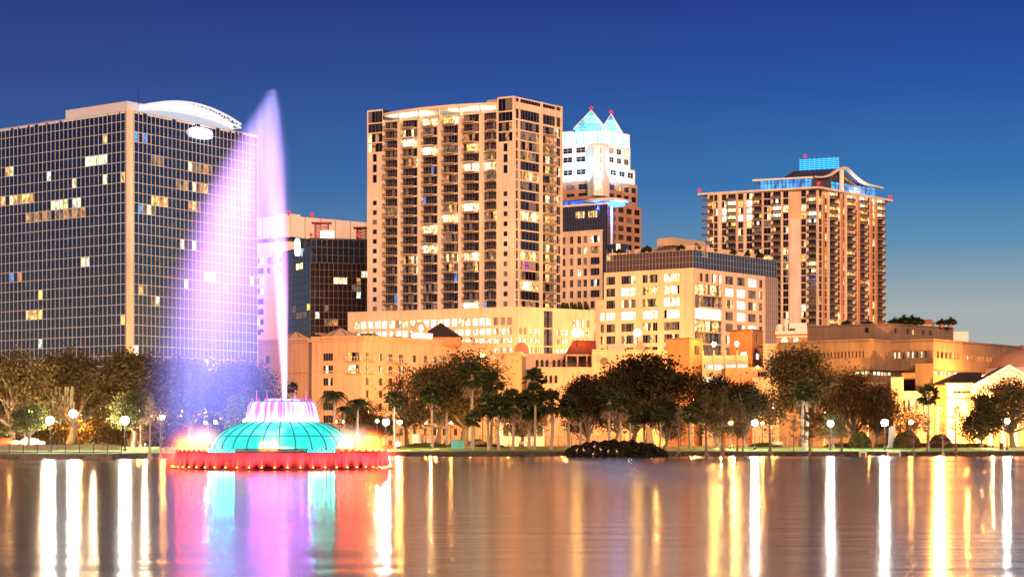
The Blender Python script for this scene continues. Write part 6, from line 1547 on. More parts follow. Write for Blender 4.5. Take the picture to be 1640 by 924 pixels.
# ---- palms
def palm_proto(seed, fan=True, nf=52, skirt=0, dbl=False):
    """fan palm 10 m high; crown radius about 1.7 m"""
    rng = np.random.default_rng(seed); V, F_ = [], []; Vd, Fd = [], []
    def blade(store, fs, a, b, w):
        a, b = np.array(a), np.array(b); d = b - a; s = np.cross(d, [rng.normal(), rng.normal(), rng.normal()]); s = s / (np.linalg.norm(s) + 1e-9) * w; m = a + d * .45; k = len(store)
        store += [a, m + s, b, m - s]; fs.append([k, k + 1, k + 2, k + 3])
    for hz in ([9.0] if not dbl else [9.0, 6.6]):
        for i in range(nf):
            az = rng.uniform(0, 2 * math.pi); el = math.radians(rng.uniform(-55, 85)); L = rng.uniform(.85, 1.2)
            dr = np.array([math.cos(az) * math.cos(el), math.sin(az) * math.cos(el), math.sin(el)]); hub = np.array([0, 0, hz]) + dr * L; hub[2] -= .12
            sd = np.cross(dr, [0, 0, 1]); sd /= np.linalg.norm(sd) + 1e-9; up = np.cross(sd, dr); blade(V, F_, [0, 0, hz], hub, .035)
            for q in range(13):
                t = (q - 6) / 6 * 1.55; r = rng.uniform(.7, 1.0) * (1 - .12 * abs(t)); e = hub + (dr * math.cos(t) + sd * math.sin(t)) * r * 1.15 + up * rng.normal() * .1; e[2] -= .22 * r + .1 * abs(t); blade(V, F_, hub, e, .11)
    for i in range(skirt):
        az = rng.uniform(0, 2 * math.pi); r = rng.uniform(.35, 1.15); h = rng.uniform(.9, 2.1); a = [.15 * math.cos(az), .15 * math.sin(az), 8.8]; b = [r * math.cos(az), r * math.sin(az), 8.7 - h]
        blade(Vd, Fd, a, b, .10)
        for q in range(3): blade(Vd, Fd, b, [b[0] + rng.normal() * .2, b[1] + rng.normal() * .2, b[2] - rng.uniform(.3, .8)], .07)
    cm = np_mesh('fronds', np.array(V), np.array(F_), [LEAF['palm']]); dm_ = np_mesh('dead_fronds', np.array(Vd), np.array(Fd), [LEAF['dead']]) if skirt else None
    tb = MB(); bend = rng.uniform(-.25, .25); pts_ = [(bend * math.sin(math.pi * t), 0, 9.0 * t - .1) for t in [i / 8 for i in range(9)]]
    tb.tube(pts_, [.27] + [.19 - .003 * i for i in range(7)] + [.24], 9, M['palmbark']); o = tb.build('trunk'); tm = o.data; bpy.data.objects.remove(o)
    return [('fronds', cm), ('trunk', tm)] + ([('dead_fronds', dm_)] if dm_ else [])
palmA, palmB, palmC, palmD = palm_proto(11), palm_proto(12, skirt=40), palm_proto(13, nf=62, skirt=16), palm_proto(14, nf=48, dbl=True)
PG = 'fan palms in the lakeside park'
for i, (pr, px, py, d, cw, lab) in enumerate((
    (palmA, 468, 600, 340, 20, 'small thin palm standing just right of the violet jet'), (palmA, 632, 622, 318, 30, 'palm with a straight white lit trunk beside the brightest lamp'),
    (palmB, 757, 574, 330, 46, 'tall leaning palm with a pale skirt in front of the backlit oak'), (palmC, 785, 590, 334, 42, 'palm close behind the leaning one'), (palmC, 693, 610, 336, 38, 'leafy palm under the left side of the backlit oak'),
    (palmA, 716, 604, 340, 34, 'palm between the hotel lamp and the leaning palm'), (palmA, 758, 658, 314, 30, 'short young palm with a bright round head near the teal box'), (palmC, 783, 632, 314, 40, 'palm left in the dark trio before the mission style hall'),
    (palmC, 799, 636, 313, 44, 'palm in the middle of the dark trio'), (palmB, 821, 625, 316, 44, 'palm with dense dark head right in the trio'), (palmD, 856, 580, 318, 38, 'tallest slim palm with a double tiered head in front of the arcade'),
    (palmB, 848, 636, 326, 46, 'palm with a pale drooping skirt beside the tallest slim palm'), (palmC, 882, 628, 320, 46, 'broad headed palm right of the arcade'), (palmC, 912, 634, 318, 42, 'dark palm at the left edge of the island thicket'),
    (palmB, 976, 622, 318, 38, 'palm with a grey shaggy skirt behind the island thicket'), (palmB, 993, 628, 320, 36, 'second shaggy palm, right of the grey skirted one'), (palmA, 1010, 652, 322, 30, 'low green palm lit from below behind the thicket'),
    (palmA, 1032, 648, 326, 36, 'palm with green lit underside right of the low one'), (palmC, 1056, 652, 316, 30, 'slim palm right of the thicket'), (palmC, 1287, 606, 318, 36, 'tall full headed palm with double pale trunk before the big oak'),
    (palmA, 1487, 612, 318, 36, 'single palm with open round head before the glowing entrance'), (palmC, 928, 640, 322, 36, 'palm hidden low behind the thicket left half'), (palmA, 1105, 650, 322, 34, 'palm among the slim trunks right of the thicket'))):
    x, y = pt(px, d); w = cw * d / F
    r = place_tree('fan_palm', pr, px, py, d, cw * 1.15, lab, PG, rot=i * 2.1, base_h=10.9, base_w=3.9)
(x, y) = pt(1290.5, 318.6); t = empty('palm_trunk', (x, y, gz(x, y)), 'bare pale leaning palm stem joined to the tall full headed palm', 'tree'); mb = MB(); mb.tube([(x, y, gz(x, y) - .2), (x + .35, y, 6), (x - .1, y, 10.5)], [.26, .2, .18], 9, M['palebark']); mb.build('trunk', t)
# feathery palms right of the fountain
def feather_proto(seed, nf=22):
    rng = np.random.default_rng(seed); V, F_ = [], []
    for i in range(nf):
        az = rng.uniform(0, 2 * math.pi); el = math.radians(rng.uniform(-5, 80)); L = rng.uniform(2.6, 3.6); prev = None
        for s in range(13):
            t = s / 12; r = L * t; p = np.array([math.cos(az) * math.cos(el) * r, math.sin(az) * math.cos(el) * r, 8.0 + math.sin(el) * r - 1.15 * (t ** 2) * L * .75])
            if prev is not None:
                d = p - prev; d /= np.linalg.norm(d) + 1e-9; sd = np.cross(d, [0, 0, 1]); sd /= np.linalg.norm(sd) + 1e-9
                for sg in (-1, 1):
                    for q in (0, .5):
                        b = prev + (p - prev) * q; e = b + sd * sg * (.75 * math.sin(math.pi * min(1, t + .08)) + .1) + d * .3; e[2] -= .38; k = len(V); wv = d * .07
                        V += [b - wv, b + wv, e]; F_.append([k, k + 1, k + 2])
                k = len(V); V += [prev + sd * .03, prev - sd * .03, p]; F_.append([k, k + 1, k + 2])
            prev = p
    cm = np_mesh('fronds', np.array(V), np.array(F_), [LEAF['palm']]); tb = MB(); tb.tube([(0, 0, -.1), (0.1, 0, 4), (0, 0, 8.05)], [.3, .2, .18], 9, M['palmbark']); o = tb.build('trunk'); tm = o.data; bpy.data.objects.remove(o); return [('fronds', cm), ('trunk', tm)]
fe = feather_proto(21); fe2 = feather_proto(22, 26)
for i, (pr, px, py, d, cw, lab) in enumerate(((fe, 535, 610, 328, 66, 'drooping feather palm directly right of the pink water bowl'), (fe2, 573, 626, 322, 62, 'dark feather palm further right of the fountain'), (fe2, 552, 640, 334, 50, 'feather palm half hidden between two others right of the fountain'))):
    place_tree('feather_palm', pr, px, py, d, cw, lab, 'feather palms right of the fountain', rot=i * 1.9, base_h=10.2, base_w=6.2)

# ---- cypresses: slim trunks with swollen feet and fine twigs
def cypress_proto(seed, dense=500, leaf='twig', pale=False):
    rng = np.random.default_rng(seed); bark = M['palebark'] if pale else M['bark']; tb = MB(); tb.tube([(0, 0, -.9), (0, 0, -.2), (0, 0, .5), (0, 0, 1.2), (.05, 0, 5), (0, 0, 10)], [.75, .5, .24, .16, .11, .02], 10, bark)
    P = []
    for i in range(46):
        z = rng.uniform(2.4, 9.6); az = rng.uniform(0, 2 * math.pi); L = (1.9 * (1 - (z - 2.4) / 8.4) + .25) * rng.uniform(.7, 1.15); e = (L * math.cos(az), L * math.sin(az), z + L * .35); m_ = (L * .5 * math.cos(az + .15), L * .5 * math.sin(az + .15), z + L * .1)
        tb.tube([(0, 0, z), m_, e], [.045, .03, .012], 4, bark)
        for q in range(4): tt = rng.uniform(.35, 1); b = (e[0] * tt, e[1] * tt, z + (e[2] - z) * tt); tb.tube([b, (b[0] + rng.normal() * .3, b[1] + rng.normal() * .3, b[2] + rng.uniform(0, .5))], [.02, .008], 3, bark)
        for q in range(max(1, dense // 46)): tt = rng.uniform(.2, 1.1); P.append([e[0] * tt + rng.normal() * .2, e[1] * tt + rng.normal() * .2, z + (e[2] - z) * tt + rng.normal() * .2])
    V, Q = quads(rng, np.array(P), .34, 1.2, 0, .35); cm = np_mesh('twigs', V, Q, [LEAF[leaf]]); o = tb.build('trunk'); tm = o.data; bpy.data.objects.remove(o); return [('foliage', cm), ('trunk', tm)]
cyA, cyB, cyC = cypress_proto(31, 900, 'rust'), cypress_proto(32, 420, 'twig'), cypress_proto(33, 200, 'twig', True); cyD = cypress_proto(34, 1500, 'oak')
for i, (pr, px, py, dd, cw, lab) in enumerate((
    (cyC, 240, 632, 3, 42, 'white lit bare cypress at the end of the left promenade'), (cyC, 257, 655, 4, 26, 'smaller bare cypress beside the orange lamp left of the fountain'), (cyB, 1087, 650, .4, 42, 'bare brown cypress just right of the island thicket'),
    (cyD, 1131, 622, .5, 52, 'leafy cypress with swollen foot below the garage'), (cyD, 1157, 618, .5, 46, 'leafy cypress second right of the garage lamps'), (cyA, 1181, 640, .6, 36, 'russet cypress with a green lit side'), (cyB, 1190, 650, 1.0, 28, 'thin cypress close to the white lamp under the garage'),
    (cyB, 1233, 646, .4, 50, 'bare double stemmed cypress left of the big spreading oak'), (cyB, 1271, 664, .5, 24, 'thin dark cypress stem in front of the big oak'), (cyD, 1297, 652, .5, 42, 'green cypress right of the pale double trunk'), (cyB, 1348, 664, .5, 44, 'bare cypress right of the second lamp from the right'),
    (cyB, 1463, 676, .4, 30, 'small bare cypress before the round clipped shrub'), (cyB, 1485, 668, .5, 32, 'bare cypress at the foot of the single open headed palm'), (cyC, 1510, 676, .3, 26, 'pale stemmed young cypress in front of the dark red shrub'), (cyB, 1531, 640, .4, 44, 'taller bare cypress left of the conical evergreen'))):
    x = (px - CX) * 300 / F; y = shore(x) - .35 + dd; x = (px - CX) * y / F
    if px < 300: y = 262 if px < 250 else 275; x = (px - CX) * y / F; y = shore(x) + .6
    place_tree('cypress', pr, px, py, y, cw, lab, 'cypresses along the water edge', rot=i * 1.1, base_h=10.0, base_w=4.2, zb=.35)

# ---- shrubs
def shrub_mesh(seed, n, rx, ry, rz, size, leaf, shell=.25):
    rng = np.random.default_rng(seed); d = rng.normal(size=(n, 3)); d[:, 2] = np.abs(d[:, 2]); d /= np.linalg.norm(d, axis=1)[:, None]; P = d * (1 - shell * rng.uniform(0, 1, n)[:, None]) * np.array([rx, ry, rz]) ; P *= (1 + .10 * np.sin(d[:, :1] * 9 + d[:, 1:2] * 7)); V, Q = quads(rng, P, size); return np_mesh('foliage', V, Q, [LEAF[leaf]])
def shrub(name, px, d, me, label, group=None, cat='shrub', z=None, core=None):
    x, y = pt(px, d); r = empty(name, (x, y, gz(x, y) if z is None else z), label, cat, group); o = bpy.data.objects.new('foliage', me); COL.objects.link(o); o.parent = r
    if core:
        mb = MB(); mb.ball((x, y, LOC[r.name].z + core[1] * .35), core[0], M['bark'], 10, core[1] / core[0] * .6); mb.build('stems', r)
    return r
rb = shrub_mesh(41, 5200, 2.0, 2.0, 2.7, .26, 'green', .12); rb2 = shrub_mesh(42, 5200, 2.3, 2.1, 2.9, .26, 'oak', .12); rb3 = shrub_mesh(43, 4200, 2.0, 2.0, 2.3, .26, 'rust', .12)
for px, me, lab in ((1377, rb, 'round clipped green shrub left of the starry white lamp'), (1452, rb2, 'round clipped shrub right of the starry white lamp'), (1506, rb3, 'round reddish clipped shrub in front of the glowing entrance')):
    shrub('round_shrub', px, 334, me, lab, 'round clipped shrubs', core=(1.3, 1.8))
lo1 = shrub_mesh(44, 1800, 3.0, 1.2, .75, .25, 'green', .5); lo2 = shrub_mesh(45, 1800, 2.4, 1.2, .8, .25, 'bright', .5)
for px, d, me, lab in ((60, 268, lo1, 'low clipped planting behind the left promenade rail'), (20, 270, lo1, 'low planting at the far left behind the rail'), (100, 272, lo1, 'pale low planting under the middle left lamp'), (138, 270, lo2, 'bright yellow green shrub behind the left rail'), (165, 271, lo2, 'lime shrub near the end of the left rail'),
                       (675, 338, lo1, 'low hedge clump left of the teal box'), (690, 337, lo1, 'dark low clump beside the teal box'), (1225, 344, lo1, 'low green planting under the bare double cypress'), (1345, 340, lo1, 'low bed of greenery left of the tall grey slab'), (1425, 340, lo1, 'low bed around the foot of the tall grey slab'), (1480, 342, lo1, 'low hedge at the foot of the round shrub'), (1530, 340, lo1, 'low hedge in front of the glowing entrance'), (1560, 341, lo1, 'low hedge below the conical evergreen')):
    shrub('low_shrub', px, d, me, lab, 'low park shrubs')
def hedge(px0, px1, d, h, leaf, lab, seed):
    rng = np.random.default_rng(seed); x0, x1 = pt(px0, d).x, pt(px1, d).x; L_ = x1 - x0; n = int(420 * L_ * h / 4); z0 = gz((x0 + x1) / 2, d)
    t = rng.uniform(0, 1, n); top = h * (1 + .16 * np.sin(t * L_ * .9) + .10 * np.sin(t * L_ * 2.3 + 1)); u = rng.uniform(0, 1, n) ** .8; P = np.stack([L_ * (t - .5), rng.normal(size=n) * .7 * (1.1 - u), u * top], 1); V, Q = quads(rng, P, .32)
    r = empty('hedge', ((x0 + x1) / 2, d, z0), lab, 'hedge'); o = bpy.data.objects.new('foliage', np_mesh('foliage', V, Q, [LEAF[leaf]])); COL.objects.link(o); o.parent = r
hedge(-40, 330, 344, 5.2, 'oak', 'tall loose hedge screening the foot of the mirror glass block', 61)
hedge(335, 440, 350, 4.6, 'dark', 'dark hedge behind the spray left of the teal dome', 62)
# black island thicket with roosting white birds
def thicket():
    rng = np.random.default_rng(51); x0, x1, y = pt(905, 292).x, pt(1068, 292).x, 292; n = 15000
    t = rng.uniform(0, 1, n); hgt = 2.45 * np.clip(np.sin(math.pi * np.clip(t, .0, 1)) ** .33, 0, 1) * (1 + .05 * np.sin(t * 31) + .05 * np.sin(t * 67 + 1)) * np.where(t > .85, .9, 1); a = rng.uniform(0, math.pi, n); r = np.sqrt(rng.uniform(.55, 1, n))
    P = np.stack([x0 + (x1 - x0) * t, y + 3.6 * r * np.cos(a) * np.sin(math.pi * t) ** .4, -.05 + hgt * r * np.sin(a)], 1); V, Q = quads(rng, P, .42, 1.3); V[:, 2] = np.maximum(V[:, 2], -.1)
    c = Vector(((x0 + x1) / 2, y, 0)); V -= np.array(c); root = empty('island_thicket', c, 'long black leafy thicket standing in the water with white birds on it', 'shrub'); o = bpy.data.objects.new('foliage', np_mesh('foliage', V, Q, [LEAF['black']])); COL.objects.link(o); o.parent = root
    mb = MB()
    for i in range(60): tt = rng.uniform(.05, .95); x = x0 + (x1 - x0) * tt; mb.tube([(x, y + rng.normal(), -.3), (x + rng.normal() * .4, y + rng.normal(), 1.4)], [.09, .04], 5, M['bark'])
    mb.build('stems', root)
    wf = surf('white_feathers', (.78, .78, .76), var=.05); dkb = surf('bird_bill', (.25, .18, .05))
    def bird(px, py, s, lab):
        z = zz(py, 288.3); x = pt(px, 288.3).x; yy = 288.3; s *= 1; r = empty('white_bird', (x, yy, z), lab, 'bird', 'white wading birds on the island thicket'); m = MB()
        m.tube([(x - .42 * s, yy, z - .06), (x - .25 * s, yy, z + .01), (x, yy, z + .05), (x + .18 * s, yy, z + .07), (x + .24 * s, yy, z + .16), (x + .2 * s, yy, z + .25), (x + .26 * s, yy, z + .31), (x + .36 * s, yy, z + .32)], [.015, .08, .11, .08, .035, .03, .045, .02], 8, wf)
        m.build('body', r, smooth=True); m = MB(); m.tube([(x + .36 * s, yy, z + .32), (x + .52 * s, yy, z + .30)], [.025, .004], 5, dkb); m.build('beak', r)
        m = MB(); [m.tube([(x + q * s, yy, z), (x + q * s, yy + .02, z - .4)], [.02, .018], 4, dkb) for q in (-.04, .06)]; m.build('legs', r)
    for px, py, s, lab in ((924, 721, 1, 'leftmost white bird low on the dark thicket'), (935, 721, -1, 'second white bird from the left on the dark thicket'), (952, 715, 1, 'topmost white bird on the dark thicket'), (950, 727, 1, 'white bird lowest above the water on the thicket'), (962, 720, -1, 'white bird near the middle of the thicket'), (974, 723, 1, 'white bird right of the middle of the thicket'), (988, 723, -1, 'rightmost white bird on the dark thicket')): bird(px, py, s * .42, lab)
thicket()
# planted roofs
tp = shrub_mesh(46, 700, .8, .8, 2.3, .28, 'green', .3); rp = shrub_mesh(47, 600, 1.3, 1.3, 1.3, .35, 'palm', .7)
for t, p in topiary:
    o = bpy.data.objects.new('foliage', tp); COL.objects.link(o); o.parent = t; o.location = (0, 0, .9)
def roof_tub(p, s, lab, grp, me=rp):
    r = empty('roof_shrub', p, lab, 'shrub', grp); o = bpy.data.objects.new('foliage', me); COL.objects.link(o); o.parent = r; o.location = (0, 0, .8); o.scale = (s,) * 3
    mb = MB(); mb.lathe(p, [(.5, 0), (.7, .9), (.01, .9)], 8, M['terra']); mb.build('planter', r)
for k, (p, s) in enumerate(roofshrubs): roof_tub(p, s, 'potted plant on the office block attic roof, ' + ('leftmost', 'second from left', 'third from left', 'left of the roof corner', 'first right of the roof corner', 'third from right', 'second from right', 'rightmost')[k] + ' of eight', 'roof plants on the glass attic')
for k, (q_, hz_, s) in enumerate(roofplants): roof_tub((q_.x, q_.y, hz_), s, 'bushy plant on the library roof, ' + ('largest clump beside the apartment tower', 'tallest of the row', 'next to the tallest', 'beside the small tiled hut', 'between hut and plant room', 'at the roof corner near the plant room', 'against the foot of the striped tower', 'hidden low before the striped tower')[k], 'plants on the library roof')

# ================================================================ LAMPS
def ground_or(z, x, y): return gz(x, y) if z is None else z
def park_lamp(px, py, d, kind, lab, r=.42, twin=False, grp='globe lamps along the lake', z=None, light=0):
    x, y = pt(px, d); zg = ground_or(z, x, y); zt = zz(py, d); t = empty('street_lamp', (x, y, zg), lab, 'lamp', grp); mb = MB()
    mb.lathe((x, y, zg), [(.24, -.1), (.24, .25), (.13, .4), (.10, 1.0), (.075, 1.1), (.06, zt - zg - r - .1), (.13, zt - zg - r - .04), (.2, zt - zg - r + .06), (.01, zt - zg - r + .1)], 10, M['dkmetal'])
    if twin: mb.tube([(x - .8, y, zt - r - .1), (x + .8, y, zt - r - .1)], [.05, .05], 6, M['dkmetal'])
    mb.build('post', t)
    for dx in ((-.8, .8) if twin else (0,)):
        mb = MB(); mb.ball((x + dx, y, zt), r, LG[kind], 12); mb.build('globe', t, (x + dx, y, zt), True); mb = MB(); mb.lathe((x + dx, y, zt + r * .86), [(r * .55, 0), (r * .3, .12), (.02, .28)], 8, M['dkmetal']); mb.build('finial', t, (x + dx, y, zt + r))
for a in ((80, 673, 258, 'white', 'first white globe lamp from the left behind the promenade rail', .52), (117, 662, 276, 'white', 'tallest white globe lamp of the left three', .56), (200, 673, 262, 'white', 'white globe lamp at the right end of the promenade rail', .56), (260, 668, 286, 'sod', 'orange globe lamp left of the fountain between bare cypresses', .34),
          (395, 675, 290, 'white', 'white lamp glaring behind the left slope of the teal dome', .55), (618, 676, 312, 'white', 'brightest white globe lamp right of the fountain', .55), (604, 674, 330, 'white', 'small white lamp left of the brightest one', .25), (640, 676, 325, 'sod', 'orange globe lamp just right of the brightest white lamp', .4),
          (1209, 677, 318, 'white', 'white globe lamp below the parking garage', .50), (1330, 678, 318, 'white', 'white globe lamp left of the round green shrub', .50), (1417, 677, 316, 'white', 'starry white globe lamp between the round shrubs', .56), (1613, 674, 322, 'white', 'rightmost white globe lamp before the leafy tree', .42),
          (1459, 676, 344, 'sod', 'orange lamp above the right round shrub', .36), (1170, 677, 326, 'sod', 'orange lamp half hidden among the slim cypresses', .34), (1221, 678, 350, 'sod', 'dim orange lamp behind the bare double cypress', .28), (1553, 672, 350, 'sod', 'small orange lamp behind the conical evergreen', .28),
          (706, 674, 356, 'sod', 'orange street lamp by the parked cars under the hotel', .32), (682, 677, 360, 'sod', 'small orange lamp left of the parked cars', .22), (722, 677, 360, 'sod', 'small orange lamp right of the parked cars', .22), (1009, 675, 345, 'warm', 'small warm lamp behind the low green palm', .28)):
    park_lamp(*a[:5], a[5])
park_lamp(544, 675, 345, 'sod', 'twin headed orange lamp behind the feather palms', .24, True); park_lamp(337, 676, 300, 'warm', 'twin headed lamp glimmering through the spray left of the dome', .22, True); park_lamp(40, 660, 292, 'sod', 'twin headed orange lamp under the moss draped oak', .36, True)
def low_flood():
    x, y = pt(637, 309); z = gz(x, y); t = empty('ground_floodlight', (x, y, z), 'small orange floodlight standing on the lawn right of the fountain', 'lamp'); mb = MB(); mb.tube([(x, y, z), (x, y, z + .7)], [.08, .06], 6, M['dkmetal']); mb.lathe((x, y, z + .7), [(.3, 0), (.34, .06), (.01, .1)], 10, M['dkmetal']); mb.build('stand', t); mb = MB(); mb.ball((x, y, z + 1.1), .33, LG['sod'], 10); mb.build('bulb', t)
low_flood()
# tall sodium street lights in the streets behind the park
SODC = (1, .37, .065)
def street_light(px, d, h, W, lab, col=SODC, face=None):
    x, y = pt(px, d); z = 1.38; t = empty('street_light', (x, y, z), lab, 'lamp', 'tall sodium lights in the streets behind the park'); mb = MB()
    mb.lathe((x, y, z), [(.28, 0), (.28, .4), (.13, .5), (.08, h)], 8, M['metal']); mb.tube([(x, y, z + h - .05), (x, y - .6, z + h + .25), (x, y - 1.5, z + h + .3)], [.07, .06, .05], 6, M['metal']); mb.build('post', t)
    mb = MB(); mb.box(x - .28, y - 2.3, z + h + .2, x + .28, y - 1.4, z + h + .42, M['dkmetal']); hd = mb.build('lamp_head', t); mb = MB(); mb.ball((x, y - 1.85, z + h + .12), .26, LG['sod'], 8, .6); mb.build('lens', hd)
    ld = bpy.data.lights.new('sodium_lamp', 'POINT'); ld.energy = W; ld.color = col; ld.shadow_soft_size = .3; link(bpy.data.objects.new('sodium_lamp', ld), t, (x, y - 1.85, z + h - .5))
for a in SODIUM: street_light(*a)
# two big floodlights above the mission hall roof
def flood(px, py, d, zb, lab, r=.8, W=9000):
    x, y = pt(px, d); zt = zz(py, d); t = empty('floodlight', (x, y, zb), lab, 'lamp', 'roof floodlights'); mb = MB(); mb.tube([(x, y, zb), (x, y, zt - r)], [.14, .09], 7, M['dkmetal']); mb.lathe((x, y, zt - r - .1), [(.45, 0), (.5, .1), (.01, .16)], 10, M['dkmetal']); mb.build('post', t)
    mb = MB(); mb.ball((x, y, zt), r, LG['flood'], 12); mb.build('globe', t, (x, y, zt), True)
flood(924, 533, 418, 21.0, 'large orange floodlight on a mast above the red hip roof', 1.0); flood(1021, 533, 440, 1.4, 'large orange floodlight on a mast before the broad office block', .95); flood(773, 569, 398, 1.4, 'orange street lamp globe rising over the backlit oak', .5); flood(1213, 588, 436, 19, 'small white floodlight on the low garage roof', .35)

# ================================================================ SMALL THINGS ON THE SHORE
def railing():
    y = 244.9; x0, x1 = pt(-30, y).x, pt(195, y).x; t = empty('promenade_railing', ((x0 + x1) / 2, y, .74), 'dark metal railing with mesh panels along the left promenade', 'railing'); mb = MB(); n = 10
    for i in range(n + 1): x = x0 + (x1 - x0) * i / n; mb.box(x - .05, y - .05, .70, x + .05, y + .05, 1.95, M['dkmetal'])
    mb.build('post', t); mb = MB()
    for z in (.86, 1.86): mb.box(x0, y - .04, z, x1, y + .04, z + .08, M['dkmetal'])
    mb.build('rail', t); mb = MB(); n = 230; ms = surf('mesh_wire', (.32, .30, .28), rough=.5)
    for i in range(n): x = x0 + (x1 - x0) * (i + .5) / n; mb.box(x - .014, y - .012, .94, x + .014, y + .012, 1.86, ms)
    tag(mb.build('baluster', t), kind='stuff')
railing()
def box_thing(name, px0, px1, py0, d, dep_, mat, lab, cat, lid=None):
    x0, x1 = pt(px0, d).x, pt(px1, d).x; z = gz((x0 + x1) / 2, d); zt = zz(py0, d); t = empty(name, ((x0 + x1) / 2, d, z), lab, cat); mb = MB(); mb.box(x0 + .05, d + .05, z - .02, x1 - .05, d + dep_, zt - .12, mat)
    for k in range(1, 4): x = x0 + (x1 - x0) * k / 4; mb.box(x - .02, d + .02, z + .1, x + .02, d + .05, zt - .2, mat)
    mb.build('body', t); mb = MB(); mb.box(x0, d, zt - .118, x1, d + dep_ + .1, zt, lid or mat); mb.build('lid', t); mb = MB(); mb.box((x0 + x1) / 2 - .25, d - .03, z + .45, (x0 + x1) / 2 + .25, d + .018, z + .52, M['dkmetal']); mb.build('handle', t)
box_thing('utility_box', 722, 743.5, 704, 322, 1.6, surf('teal_paint', (.03, .26, .27), rough=.5), 'teal painted utility box on the lawn', 'utility box', surf('dark_lid', (.06, .16, .16)))
box_thing('electric_cabinet', 659, 671.5, 695, 338, .9, surf('beige_paint', (.52, .52, .42), rough=.5), 'pale beige electric cabinet behind the lawn below the hotel', 'cabinet'); box_thing('control_cabinet', 673.5, 679, 695, 339, .5, surf('dark_cabinet', (.12, .11, .10), rough=.5), 'slim dark cabinet beside the pale beige one', 'cabinet')
def slab_sculpture():
    x, y = pt(1427, 336); z = gz(x, y); t = empty('stone_slab', (x, y, z), 'tall pale grey tapering stone slab right of the starry lamp', 'monument'); mb = MB(); st = surf('grey_stone', (.40, .40, .42), var=.2); a = zz(680, 336)
    mb.prism([(x - .75, y - .4), (x + .75, y - .4), (x + .75, y + .4), (x - .75, y + .4)], z - .1, z + .3, st); p = [(-.55, z + .302), (.6, z + .302), (.72, a), (-.42, a - .5)]
    for (ax, az), (bx, bz) in zip(p, p[1:] + p[:1]): mb.poly(((x + ax, y - .25, az), (x + bx, y - .25, bz), (x + bx, y + .25, bz), (x + ax, y + .25, az)), st)
    mb.poly([(x + ax, y - .25, az) for ax, az in p], st); mb.poly([(x + ax, y + .25, az) for ax, az in p[::-1]], st); mb.build('stone', t)
slab_sculpture()
def trash(px, d, lab):
    x, y = pt(px, d); z = gz(x, y); t = empty('litter_bin', (x, y, z), lab, 'bin'); mb = MB(); mb.lathe((x, y, z), [(.3, 0), (.36, .9), (.33, .95)], 14, M['dkmetal']); mb.build('body', t); mb = MB(); mb.lathe((x, y, z + .952), [(.40, 0), (.36, .1), (.15, .22), (.01, .23)], 14, M['dkmetal']); mb.build('lid', t)
trash(1604, 322, 'dark litter bin beside the rightmost white lamp')
def outfall(px, w, lab, broken):
    x, _ = pt(px, 303); y = shore(x) - .55; m_ = surf('pale_outfall', (.5, .48, .45), var=.2); t = empty('storm_outfall', (x, y, .1), lab, 'outfall', 'concrete outfalls in the seawall'); mb = MB(); h = w / 2
    mb.box(x - h, y, -.2, x - h + .22, y + .8, .72, m_); mb.box(x + h - .22, y, -.2, x + h, y + .8, .72, m_); mb.box(x - h + .22, y - .01, .5, x + h - .22, y + .8, .74, m_); mb.build('frame', t); mb = MB(); mb.box(x - h + .23, y + .1, -.2, x + h - .23, y + .16, .49, M['dkmetal']); mb.build('grille', t)
outfall(1433, 2.2, 'wide pale concrete outfall in the seawall below the starry lamp', False); outfall(1383, 1.2, 'smaller concrete outfall left of the wide pale one', False)
def added_uplight(px, d, W, col, lab):  # invented floodlights, added to brighten the trees
    x, y = pt(px, d); z = gz(x, y); t = empty('added_tree_uplight', (x, y, z), lab, 'lamp', 'added floodlights under the park trees'); mb = MB(); mb.lathe((x, y, z), [(.2, -.05), (.2, .1), (.08, .14), (.08, .35)], 8, M['dkmetal']); mb.build('stand', t); mb = MB(); mb.lathe((x, y, z + .35), [(.12, 0), (.22, .25), (.2, .26), (.01, .2)], 10, M['dkmetal']); mb.build('housing', t)
    ld = bpy.data.lights.new('flood', 'POINT'); ld.energy = W; ld.color = col; ld.shadow_soft_size = .18; link(bpy.data.objects.new('flood', ld), t, (x, y, z + .62))
for a in ((70, 281, 17000, (1, .66, .34), 'added floodlight in the planting under the tallest left lamp'), (150, 284, 15000, (1, .72, .42), 'added floodlight below the wide oak on the left shore'), (232, 290, 6500, (1, .70, .42), 'added floodlight behind the white lit bare cypress'), (15, 287, 2500, (1, .45, .12), 'added floodlight at the foot of the moss draped oak'), (948, 327, 1600, (1, .45, .15), 'added floodlight under the dark tree at the left of the thicket'), (1050, 338, 2600, (1, .40, .12), 'added floodlight at the foot of the broad dark oak'), (755, 344, 2400, (1, .45, .14), 'added floodlight at the foot of the backlit oak'), (1155, 328, 1600, (1, .6, .25), 'added floodlight under the tree below the garage lamps'),
          (690, 322, 1600, (1, .5, .18), 'added floodlight on the lawn below the backlit oak'), (1290, 330, 3200, (1, .56, .2), 'added floodlight at the foot of the tall spreading oak'), (1385, 335, 3600, (1, .45, .15), 'added floodlight under the reddish trees'), (1175, 322, 900, (.7, 1, .5), 'added floodlight beside the slim cypresses below the garage'), (1590, 328, 2400, (1, .55, .22), 'added floodlight between the conical evergreen and the bent tree')): added_uplight(*a)
